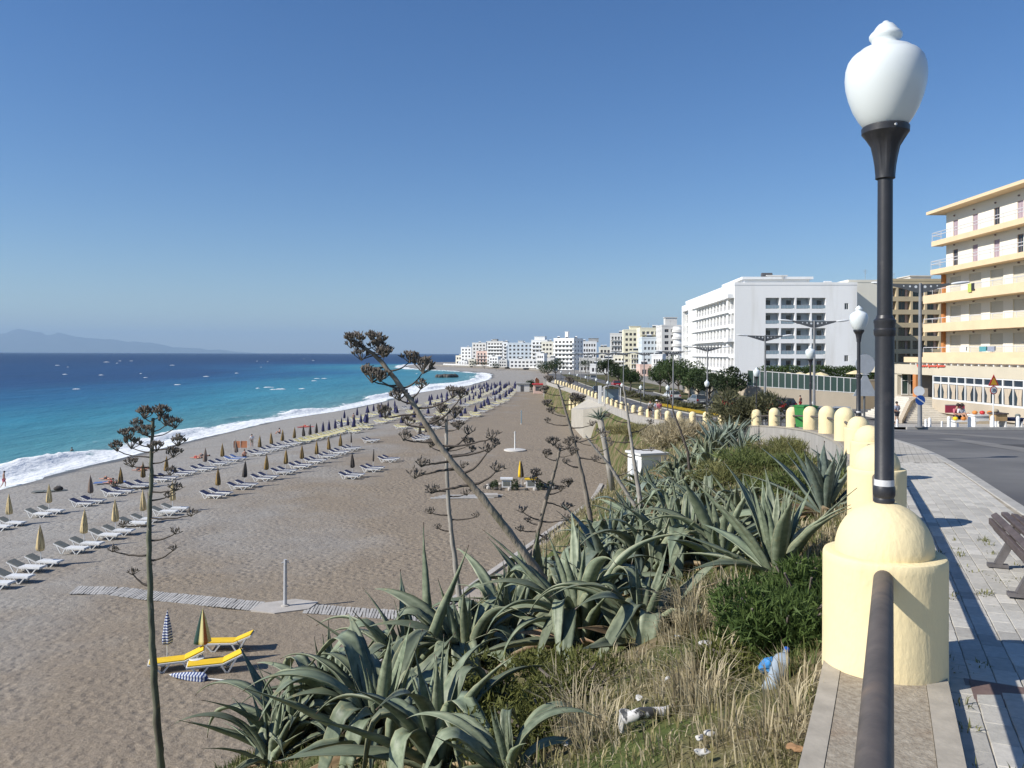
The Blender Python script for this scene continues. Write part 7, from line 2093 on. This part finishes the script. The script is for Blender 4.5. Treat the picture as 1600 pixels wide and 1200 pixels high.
def car(label, x, y, rz, m, L=4.0, W=1.68, H=1.45, kind='hatch', z=None):
    """front towards +x"""
    t = thing('parked_car' if kind != 'moving' else 'car', label, 'car', (x, y, (road_z(y) if z is None else z)), rz, 'cars along the road')
    hl = L/2
    # body side profile (x, z), wheel arches cut in
    def arch(cx, r=0.34):
        return [(cx+r*cos(a), 0.30+r*sin(a)) for a in [pi*k/8 for k in range(9)]]
    wf, wr_ = hl-0.78, -hl+0.72
    prof = [(hl-0.02,0.28)] + [(hl,0.50),(hl-0.06,0.66),(hl-0.25,0.76),(hl-0.95,0.90)] + [(-hl+0.30,0.94),(-hl+0.05,0.90),(-hl,0.62),(-hl+0.03,0.28)]
    low = [(wr_-0.34,0.22)] + arch(wr_)[::-1] + [(wr_+0.34,0.22),(wf-0.34,0.22)] + arch(wf)[::-1] + [(wf+0.34,0.22)]
    poly = prof + low
    n = len(poly); mb = MB(); hw = W/2
    def inset(zv): return hw*(1-0.07*max(0, (zv-0.6))/0.4 - (0.05 if zv < 0.3 else 0))
    vs = [(px_, -inset(pz), pz) for px_, pz in poly] + [(px_, inset(pz), pz) for px_, pz in poly]
    fs = [tuple(range(n)), tuple(range(2*n-1, n-1, -1))] + [(k, n+k, n+(k+1) % n, (k+1) % n) for k in range(n)]
    mb.add(vs, fs); mb.build('body', m, t)
    # cabin
    c0, c1, c2, c3 = hl-1.05, hl-1.75, -hl+0.55, -hl+0.10
    if kind == 'suv': c2, c3 = -hl+0.30, -hl+0.08
    zb, zt = 0.90, H
    def ring(xa, za, w): return [(xa,-w,za),(xa,w,za)]
    mb = MB(); wb, wt = hw*0.92, hw*0.74
    mb.add([(c0,-wb,zb),(c1,-wt,zt),(c2,-wt,zt-0.03),(c3,-wb,zb),(c0,wb,zb),(c1,wt,zt),(c2,wt,zt-0.03),(c3,wb,zb)], [(0,1,2,3),(7,6,5,4),(1,5,6,2)]); mb.build('cabin', m, t)
    def side(s):
        b = MB(); e = 0.012*s
        f = lambda u, v: (lerp(lerp(c0,c3,u), lerp(c1,c2,u), v), s*(lerp(wb,wt,v))+e, lerp(zb,zt,v))
        for (ua, ub) in ((0.12,0.46),(0.50,0.90)):
            b.quad(f(ua,0.1), f(ub,0.1), f(ub,0.86), f(ua,0.86))
        return b
    side(1).build('side_window', glass, t); side(-1).build('side_window', glass, t)
    b = MB(); b.quad((c0+.004,-wb*.94,zb+.02),(c0+.004,wb*.94,zb+.02),(c1+.02,wt*.94,zt-.04),(c1+.02,-wt*.94,zt-.04)); b.build('windscreen', glass, t)
    b = MB(); b.quad((c3-.004,-wb*.9,zb+.06),(c3-.004,wb*.9,zb+.06),(c2-.015,wt*.9,zt-.07),(c2-.015,-wt*.9,zt-.07)); b.build('rear_window', glass, t)
    for cx in (wf, wr_):
        for s in (-1, 1):
            b = MB(); b.tube([(cx, s*(hw-0.20), 0.30),(cx, s*(hw-0.01), 0.30)], 0.30, 18); w = b.build('wheel', tyre, t, True, 40)
            b = MB(); b.tube([(cx, s*(hw-0.02), 0.30),(cx, s*(hw+0.005), 0.30)], 0.18, 12); b.build('rim', rim, w, True, 40)
    for s in (-1, 1):
        b = MB(); b.box(hl-0.10, hl+0.005, s*hw*0.62-0.18, s*hw*0.62+0.18, 0.56, 0.70); b.build('headlight', head, t)
        b = MB(); b.box(-hl-0.012, -hl+0.06, s*hw*0.78-0.10, s*hw*0.78+0.10, 0.62, 0.86); b.build('tail_light', tail, t)
        b = MB(); b.box(c0-0.35, c0-0.22, s*(hw+0.01), s*(hw+0.16), 0.92, 1.04); b.build('mirror', m, t)
    b = MB(); b.box(-hl-0.02,-hl,-0.26,0.26,0.50,0.61); b.build('number_plate', plate_m, t)
    b = MB(); b.box(-hl-0.03,-hl+0.1,-hw*0.93,hw*0.93,0.28,0.44); b.build('bumper', mat('bumper_grey',(0.05,0.05,0.055),0.6), t)
    return t
red_p = car_paint('red_paint', (0.36,0.015,0.02)); blk_p = car_paint('dark_paint', (0.012,0.014,0.025)); blu_p = car_paint('blue_paint', (0.05,0.08,0.13)); gry_p = car_paint('silver_grey_paint', (0.20,0.21,0.22)); navy_p = car_paint('navy_paint', (0.015,0.018,0.045))
def pxX(px, Y): return (px-800)/FPX*Y
car('dark car parked with its tail to the camera before the terrace wall', pxX(1224,101), 101, pi/2+.12, navy_p, 4.2, 1.75, 1.5)
car('dark car beside the first, half behind the red car', pxX(1206,103), 103, pi/2+.1, blk_p, 4.1, 1.72, 1.45)
car('bright red car parked in front of the dark ones by the terrace wall', pxX(1206,96), 96, pi/2+.15, red_p, 3.6, 1.6, 1.42)
car('dark red car left of the bright red one by the terrace wall', pxX(1182,99), 99, pi/2+.1, car_paint('maroon_paint',(0.05,0.012,0.018)), 4.0, 1.7, 1.42)
car('black car parked under the rightmost tree', pxX(1163,100), 100, pi/2, blk_p, 4.1, 1.7, 1.5)
car('small red car under the rightmost trees', pxX(1141,103), 103, pi/2, red_p, 3.5, 1.6, 1.4)
car('dark car parked under the trees left of the small red car', pxX(1120,106), 106, pi/2-.1, blk_p, 4.1, 1.7, 1.45)
car('grey car in the shade under the middle trees', pxX(1090,112), 112, pi/2+.1, gry_p, 4.1, 1.7, 1.45)
car('white car in the shade under the middle trees', pxX(1050,124), 124, pi/2+.1, car_paint('white_paint',(0.6,0.6,0.6)), 4.1, 1.7, 1.45)
car('red car far down the tree row', pxX(963,172), 172, pi/2, red_p, 4.0, 1.7, 1.45)
car('dark blue car crossing behind the second lamp', pxX(1316,66), 66, pi/2-.5, blu_p, 4.2, 1.74, 1.46)
car('silver car behind the lamp on the seventh pier', pxX(1288,72), 72, pi/2-.4, gry_p, 4.1, 1.72, 1.45)
car('black car driving towards the camera beyond the bus shelter', pxX(934,140), 140, -pi/2, blk_p, 4.1, 1.72, 1.48, 'moving')
car('small silver car where the far road bends', pxX(927,215), 215, -pi/2, gry_p, 4.1, 1.7, 1.45, 'moving')
# bus shelter
Y = 112.0; X = pxX(956, Y)
bs = thing('bus_shelter', 'grey bus shelter with arched roof and white frame beside the pier row', 'bus shelter', (X, Y, pave_z(Y)), 0)
b = MB()
rows_ = []
for k in range(9):
    a = pi*k/8; rows_.append([(-1.15*cos(a), -0.9, 2.15+0.42*sin(a)), (-1.15*cos(a), 0.9, 2.15+0.42*sin(a))])
n_ = 0
for k in range(8): b.quad(rows_[k][0], rows_[k+1][0], rows_[k+1][1], rows_[k][1])
so = b.build('roof', greyc, bs); so.modifiers.new('thick', 'SOLIDIFY').thickness = 0.08
for sx_ in (-1.1, 1.1):
    for sy in (-0.85, 0.85):
        b = MB(); b.box(sx_-0.06,sx_+0.06,sy-0.06,sy+0.06,0,2.2); b.build('post', framew, bs)
b = MB(); b.box(-1.0,1.0,0.78,0.82,0.4,2.0); b.build('back_pane', glass_b, bs)
b = MB(); b.box(-0.9,0.9,0.3,0.7,0.42,0.48); b.build('seat', greyc, bs)
b = MB(); b.box(-1.9,-1.45,-0.4,0.0,0,2.5); b.build('advert_panel', framew, bs)

# ---- people
skin = mat('skin', (0.42,0.24,0.16), 0.6, var=0.06, scale=6); skin2 = mat('sunburnt_skin', (0.50,0.24,0.16), 0.6, var=0.06, scale=6)
hairm = mat('dark_hair', (0.03,0.02,0.015), 0.7, var=0.2, scale=20)
def cloth(n, c): return mat(n, c, 0.85, var=0.1, scale=6)
def skinned(name, verts, edges, radii, m, parent):
    me = bpy.data.meshes.new(name); me.from_pydata([tuple(v) for v in verts], edges, []); me.materials.append(m)
    o = ob(name, me, parent)
    sk = o.modifiers.new('skin', 'SKIN'); sk.use_smooth_shade = True
    for i, r in enumerate(radii):
        me.skin_vertices[0].data[i].radius = (r, r) if not isinstance(r, tuple) else r
    me.skin_vertices[0].data[0].use_root = True
    sb = o.modifiers.new('sub', 'SUBSURF'); sb.levels = 1; sb.render_levels = 1
    return o
EDG = [(0,1),(1,2),(2,3),(3,4),(2,5),(5,6),(6,7),(7,8),(2,9),(9,10),(10,11),(11,12),(0,13),(13,14),(14,15),(15,16),(0,17),(17,18),(18,19),(19,20)]
RAD = [0.125,0.115,0.12,0.055,0.085, 0.06,0.042,0.034,0.03, 0.06,0.042,0.034,0.03, 0.085,0.058,0.04,0.035, 0.085,0.058,0.04,0.035]
def person(label, loc, rz, pose='walk', top=None, bottom=None, sk=None, hat=None, group=None, h=1.72):
    s = h/1.72
    t = thing('person', label, 'person', loc, rz, group, (s,s,s))
    if pose == 'walk':      # facing +y
        J = [(0,0,0.93),(0,0.01,1.15),(0,0.0,1.38),(0,0.02,1.50),(0,0.03,1.62), (-0.19,0,1.40),(-0.24,-0.08,1.14),(-0.22,0.02,0.92),(-0.21,0.07,0.84), (0.19,0,1.40),(0.24,0.08,1.14),(0.22,0.2,0.95),(0.21,0.26,0.89),
             (-0.10,0,0.88),(-0.11,0.14,0.50),(-0.11,0.10,0.09),(-0.11,0.24,0.03), (0.10,0,0.88),(0.11,-0.06,0.49),(0.11,-0.28,0.12),(0.11,-0.16,0.03)]
    elif pose == 'stand':
        J = [(0,0,0.93),(0,0.0,1.15),(0,-0.0,1.38),(0,0.01,1.50),(0,0.02,1.62), (-0.19,0,1.40),(-0.25,-0.02,1.13),(-0.23,0.06,0.90),(-0.22,0.09,0.82), (0.19,0,1.40),(0.26,-0.03,1.14),(0.20,0.12,1.05),(0.14,0.18,1.04),
             (-0.10,0,0.88),(-0.11,0.03,0.48),(-0.12,0.0,0.08),(-0.13,0.14,0.03), (0.10,0,0.88),(0.12,0.03,0.48),(0.13,-0.02,0.08),(0.14,0.12,0.03)]
    elif pose == 'sit':
        J = [(0,0,0.12),(0,-0.02,0.34),(0,0.02,0.57),(0,0.05,0.69),(0,0.08,0.80), (-0.19,0.02,0.58),(-0.25,0.10,0.36),(-0.17,0.28,0.34),(-0.12,0.34,0.36), (0.19,0.02,0.58),(0.25,0.08,0.36),(0.17,0.26,0.32),(0.12,0.32,0.34),
             (-0.10,0.06,0.12),(-0.14,0.42,0.42),(-0.13,0.62,0.07),(-0.13,0.74,0.03), (0.10,0.06,0.12),(0.14,0.44,0.38),(0.13,0.66,0.07),(0.13,0.78,0.03)]
    else:                   # lying on the back, head towards -y
        J = [(0,0,0.13),(0,-0.24,0.14),(0,-0.47,0.14),(0,-0.60,0.15),(0,-0.72,0.16), (-0.19,-0.48,0.13),(-0.33,-0.30,0.08),(-0.30,-0.05,0.07),(-0.29,0.04,0.06), (0.19,-0.48,0.13),(0.36,-0.58,0.09),(0.22,-0.78,0.09),(0.14,-0.80,0.09),
             (-0.10,0.05,0.12),(-0.12,0.44,0.12),(-0.14,0.86,0.07),(-0.15,0.92,0.16), (0.10,0.05,0.12),(0.13,0.36,0.36),(0.13,0.62,0.07),(0.13,0.74,0.05)]
    skinned('body', J, EDG, RAD, sk or skin, t)
    hd_ = Vector(J[4]); nk = Vector(J[3]); up = (hd_-nk).normalized()
    b = MB(); M = Matrix.Translation(hd_+up*0.03) @ up.to_track_quat('Z','Y').to_matrix().to_4x4()
    b.ell((0,-0.012,0.028), (0.098,0.112,0.105), 12, 8, M=M); b.build('hair', hairm, t, True)
    if top: skinned('shirt', [Vector(J[i]) for i in (0,1,2,5,6,9,10)], [(0,1),(1,2),(2,3),(3,4),(2,5),(5,6)], [0.14,0.135,0.14,0.085,0.06,0.085,0.06], top, t)
    if bottom: skinned('shorts', [Vector(J[0]), Vector(J[13]), Vector(J[13]).lerp(Vector(J[14]),0.75), Vector(J[17]), Vector(J[17]).lerp(Vector(J[18]),0.75)], [(0,1),(1,2),(0,3),(3,4)], [0.14,0.105,0.085,0.105,0.085], bottom, t)
    if hat:
        b = MB(); M = Matrix.Translation(hd_+up*0.10) @ up.to_track_quat('Z','Y').to_matrix().to_4x4(); b.lathe([(0.15,0),(0.11,0.02),(0.10,0.07),(0.05,0.10),(0.005,0.105)], 14, M=M); b.build('hat', hat, t, True)
    return t
def walker(label, px, Y, rz, **kw):
    X = pxX(px, Y); person(label, (X, Y, pave_z(Y) if X > xw(Y) else gz(X, Y)), rz, **kw)
whitec = cloth('white_cotton', (0.70,0.70,0.70)); pinkc = cloth('pink_cotton', (0.50,0.14,0.17)); darkc = cloth('dark_cotton', (0.03,0.03,0.04)); khaki = cloth('khaki_cotton', (0.35,0.30,0.22)); greyb = cloth('grey_blue_cotton', (0.30,0.33,0.40)); redc = cloth('red_swimwear', (0.45,0.04,0.04))
walker('person in a white shirt walking away behind the piers', 1016.5, 79, 0.1, pose='walk', top=whitec, bottom=darkc)
walker('person in a pink shirt walking behind the piers beside two companions', 1030.5, 76, 0.15, pose='walk', top=pinkc, bottom=khaki)
walker('person in a grey blue shirt and white hat walking behind the piers', 1026.5, 77.2, 0.05, pose='walk', top=greyb, bottom=khaki, hat=whitec)
walker('bare-chested person in red shorts standing before the terrace wall', 1251, 98, 0.6, pose='stand', bottom=redc)
walker('person in dark clothes by the kerb before the hotel wing', 1402, 62, 0.4, pose='stand', top=greyb, bottom=darkc)
walker('person walking by the second street light in light clothes', 1272, 86, 0.4, pose='walk', top=whitec, bottom=khaki)
for k, (px, tp) in enumerate(((1495, pinkc), (1501, whitec))):
    Y = 46.0; X = pxX(px, Y); person('seated person in a %s shirt on the low stand before the hotel' % ('pink' if k == 0 else 'white'), (X, Y, pave_z(Y)+0.42), pi+.3, pose='sit', top=tp, bottom=darkc)
def sunb(label, px, py, rz, pose='lie', **kw):
    c = beach_hit(px, py); person(label, c, rz, pose=pose, sk=skin2, **kw)
sunb('sunbather lying on the shingle left of the slim stalk', 168, 752, 1.2, bottom=darkc)
sunb('second sunbather lying close to the first by the water', 176, 758, 1.4, bottom=redc)
sunb('pair member lying near the water behind the slim stalk, left one', 219, 738, 1.3, bottom=darkc)
sunb('pair member lying near the water behind the slim stalk, right one', 227, 735, 1.7, bottom=redc)
sunb('sunbather in red lying near the wet strip, right of the slim stalk', 308, 718, 1.2, bottom=redc)
sunb('sunbather beside the one in red near the wet strip', 318, 715, 1.5, bottom=darkc)
sunb('person sitting by the water edge above the second row', 438, 679, 2.0, 'sit', bottom=darkc)
sunb('lone sunbather lying on a towel near the surf', 478, 668, 1.3, bottom=redc)
sunb('person sitting on the blue towel loungers', 383, 716, 0.6, 'sit', bottom=darkc)
sunb('person in white standing by the orange windbreak', 394, 700, 0.5, 'stand', top=whitec, bottom=khaki)
c = beach_hit(553, 662); person('person standing among the far yellow loungers', c, 0.4, pose='stand', bottom=darkc)
c = beach_hit(740, 612); person('person walking on the far sand', c, 0.4, pose='walk', top=whitec, bottom=darkc)
c = beach_hit(2, 765); person('person wading at the left edge of the surf', (c.x+0.3, c.y, 0.05), -1.2, pose='walk', bottom=pinkc)
# swimmer: only head and shoulders above the water
Yq = 14*FPX/(708-HORY); person('swimmer standing breast-deep in the turquoise water', (pxX(113, Yq), Yq, -1.15), 1.0, pose='stand', bottom=darkc)
# windbreak and towels on the beach
c = beach_hit(376, 703)
t = thing('windbreak', 'orange cloth windbreak by the second row', 'windbreak', c, 0.15)
for k in range(3):
    b = MB(); b.tube([(k*0.9-0.9,0,-0.1),(k*0.9-0.9,0,1.15)], 0.025, 6); b.build('post', white_pl, t)
for k in range(2):
    b = MB(); b.quad((k*0.9-0.87,0,0.15),(k*0.9-0.03,0,0.15),(k*0.9-0.03,0.03,1.05),(k*0.9-0.87,0.03,1.05)); so = b.build('cloth', mat('orange_cloth',(0.62,0.25,0.12),0.85,var=0.15,scale=3), t); so.modifiers.new('thick','SOLIDIFY').thickness = 0.015
for k, (px, py, cm, lb) in enumerate([(78,771,greyg,'grey mat lying on the shingle near the surf'),(172,757,blue_t,'blue towel under the first two sunbathers'),(478,669,redc,'red towel under the lone sunbather')]):
    c = beach_hit(px, py); t = thing('beach_towel', lb, 'towel', c+Vector((0,0,0.07)), 0.3)
    b = MB()
    for i in range(6):
        x0_, x1_ = -1.4+i*.47, -1.4+(i+1)*.47; b.box(x0_, x1_-0.001, -0.5, 0.5, 0.0+0.02*(i % 2), 0.03+0.02*(i % 2))
    b.build('cloth', cm, t)
c = beach_hit(92, 770); t = thing('beach_bag', 'black bag at the end of the grey mat', 'bag', c+Vector((0,0,0.1)), 0.3)
b = MB(); b.ell((0,0,0.15),(0.42,0.25,0.24),12,8); b.build('body', dark_c, t, True); b = MB(); b.tube([(-.2,0,.3),(-.1,0,.48),(.1,0,.48),(.2,0,.3)],0.02,6); b.build('strap', dark_c, t)

# ---- stalls before the hotel
def stall(label, px, Y, w, h, top, body, goods):
    X = pxX(px, Y); t = thing('market_stand', label, 'stand', (X, Y, pave_z(Y)), 0, 'goods stands before the hotel')
    b = MB(); b.box(-w/2,w/2,-0.3,0.3,0.35,h); b.build('counter', body, t); 
    for s in (-1,1):
        b = MB(); b.box(s*(w/2-0.05)-0.03,s*(w/2-0.05)+0.03,-0.28,0.28,0,0.35); b.build('leg', white_pl, t)
    b = MB(); b.box(-w/2-.05,w/2+.05,-0.36,0.36,h+0.002,h+0.07); b.build('top', top, t)
    for k, gm in enumerate(goods):
        b = MB(); x = -w/2+0.15+k*(w-0.3)/max(1,len(goods)-1); b.ell((x,-0.05,h+0.17),(0.14,0.14,0.11),10,6); b.build('goods', gm, t, True)
orng = mat('orange_goods', (0.62,0.22,0.04), 0.6, var=0.2, scale=4)
stall('stand with orange and red goods near the speed sign', 1540, 43.5, 1.5, 0.62, white_pl, white_pl, [orng, sign_red, orng, navy])
stall('brown wooden box stand right of the speed sign', 1560, 42.5, 0.6, 0.7, wood, mat('brown_box',(0.40,0.26,0.12),0.8,var=0.1), [khaki])
stall('dark blue stand at the right end of the hotel front', 1578, 43.0, 1.1, 0.45, navy, navy, [navy, greyg])
stall('low stand with yellow goods beside the seated pair', 1505, 44.5, 1.2, 0.3, white_pl, white_pl, [yel_c, orng, yel_c])
X = pxX(1530, 55); t = thing('awning_sign', 'small dark red board hung on the hotel plinth', 'sign', (X, 58, pave_z(58)+0.9), 0); b = MB(); b.box(-.7,.7,-.03,.03,0,.55); b.build('board', cloth('wine_red',(0.30,0.03,0.06)), t); b = MB(); b.box(-.72,.72,-.04,.04,.55,.6); b.box(-.03,.03,-.02,.02,-.95,0.0); b.build('post', greyc, t)
# towels drying on the hotel railing
for k, (px, cm, lb) in enumerate([(1506,whitec,'white towel drying on the lowest hotel balcony'),(1537,cloth('teal_towel',(0.10,0.32,0.36)),'teal towel drying on the lowest hotel balcony'),(1550,greyb,'grey blue towel drying on the lowest hotel balcony')]):
    Xr = HX-1.6+0.0; Y = Xr*FPX/(px-800); z = GZ+Z1+0.98
    t = thing('drying_towel', lb, 'towel', (Xr-0.05, Y, z), -pi/2); b = MB(); b.box(-.5,.5,-.05,-.03,-.42,.02); b.box(-.5,.5,.05,.07,-.35,.02); b.box(-.5,.5,-.03,.05,.0,.025); b.build('cloth', cm, t)
Xr = HX-1.6; Y = Xr*FPX/(1519-800); z = GZ+Z1+2*FH+0.98
t = thing('drying_clothes', 'lime and dark cloth hanging on the third hotel balcony', 'towel', (Xr-0.05, Y, z), -pi/2); b = MB(); b.box(-.55,-.02,-.05,-.02,-.75,.02); b.build('lime_cloth', cloth('lime',(0.48,0.55,0.12)), t); b = MB(); b.box(.0,.45,-.06,-.03,-.6,.02); b.build('dark_cloth', darkc, t)

# ---- litter on the bank
plast = glass_material('clear_plastic', (0.34,0.40,0.45), 0.15)
q = at(1217, 1062)
t = thing('plastic_bottle', 'large crushed clear plastic bottle lying in the dry grass near the pier', 'bottle', q+Vector((0,0,0.05)), 0)
t.rotation_euler = (radians(8), radians(62), radians(62))
b = MB(); b.lathe([(0.004,-0.13),(0.040,-0.13),(0.045,-0.12),(0.043,-0.10),(0.046,-0.085),(0.042,-0.07),(0.046,-0.05),(0.041,-0.035),(0.045,-0.015),(0.041,0.0),(0.045,0.02),(0.042,0.04),(0.045,0.06),(0.040,0.09),(0.022,0.12),(0.014,0.13),(0.014,0.15)], 20, rip=lambda a, z: 1+0.10*sin(a*3+z*20)); b.build('bottle_body', plast, t, True)
b = MB(); b.lathe([(0.016,0.148),(0.016,0.168)], 14); b.build('cap', sign_blue, t)
q2 = at(1208, 1055)
t = thing('blue_bag', 'crumpled blue plastic bag under the crushed bottle', 'bag', q2+Vector((0,0,0.05)), 0.4)
b = MB(); b.ell((0,0,0),(0.085,0.055,0.045),14,8)
b.v = [(x+0.022*nz(x*30,y*30,z*30), y+0.022*nz(y*30,z*30,x*30+5), z+0.02*nz(z*30,x*30,y*30+9)) for x, y, z in b.v]; b.build('sheet', mat('blue_film',(0.05,0.22,0.48),0.35,var=0.15,scale=20), t)
paper = mat('white_litter', (0.50,0.49,0.46), 0.8, var=0.12, scale=20)
q = at(978, 1147); t = thing('paper_cup', 'white paper cup lying in the grass', 'cup', q+Vector((0,0,0.07)), 0); t.rotation_euler = (0.15,0.1,0.4)
b = MB(); b.lathe([(0.028,-0.055),(0.030,-0.053),(0.038,0.05),(0.041,0.055),(0.036,0.056),(0.028,-0.04)], 18); b.build('cup_wall', paper, t, True, 40)
q = at(1018, 1130); t = thing('wrapper_tube', 'black and white wrapper tube lying beside the paper cup', 'wrapper', q+Vector((0,0,0.05)), 0.35)
b = MB(); b.tube([(-.16,0,0),(-.05,.01,.01),(.08,-.005,.0),(.15,0,.01)], [.028,.032,.030,.026], 10); b.build('tube', mat('printed_wrapper',(0.05,0.05,0.05),0.6,scale=14,col2=(0.62,0.60,0.58),contrast=(0.44,0.5)), t, True)
lr_ = random.Random(61)
for k, (px, py, s, lb) in enumerate([(1110,1165,.05,'white scrap below the paper cup'),(1105,1018,.09,'white crumpled paper behind the dry grass tuft'),(1000,1105,.06,'thin white scrap above the wrapper tube'),(1262,1000,.06,'white scrap against the nearest pier'),(1270,905,.08,'white bag scrap at the rim of the green shrub'),(1095,1172,.045,'pale stone shaped scrap at the bottom of the bank'),(1100,1195,.06,'white scrap at the bottom edge'),(1245,1190,.07,'brown scrap beside the wall foot'),(1060,1005,.05,'pale scrap under the folded leaves'),(885,1178,.05,'white scrap near the small agave'),(1045,1075,.05,'bluish scrap by the dry tuft')]):
    q = at(px, py); t = thing('litter_scrap', lb, 'litter', q+Vector((0,0,0.06)), lr_.uniform(0,6), 'scraps of litter on the bank')
    b = MB(); s *= 0.6; b.ell((0,0,0),(s,s*.6,s*.35),9,6); b.v = [(x+s*.35*nz(x*40+k,y*40,z*40), y+s*.35*nz(y*40,z*40+k,x*40), z+s*.3*nz(z*40,x*40,y*40+k)) for x, y, z in b.v]
    b.build('crumple', mat('brown_scrap',(0.30,0.17,0.08),0.8,var=0.15,scale=20) if 'brown' in lb else paper, t)
# ================================================================ HAZE
hm = bpy.data.materials.new('haze_air'); hm.use_nodes = True
hn = hm.node_tree.nodes; hn.clear()
pvn = hn.new('ShaderNodeVolumePrincipled')
pvn.inputs['Color'].default_value = (0.50, 0.72, 0.97, 1)
pvn.inputs['Density'].default_value = HAZE
pvn.inputs['Anisotropy'].default_value = 0.0
hout = hn.new('ShaderNodeOutputMaterial')
hm.node_tree.links.new(pvn.outputs[0], hout.inputs['Volume'])
mb = MB(); mb.box(-75000, 75000, -3000, 76000, -40, 1950)
hz = mb.build('haze', hm); hz['kind'] = 'stuff'
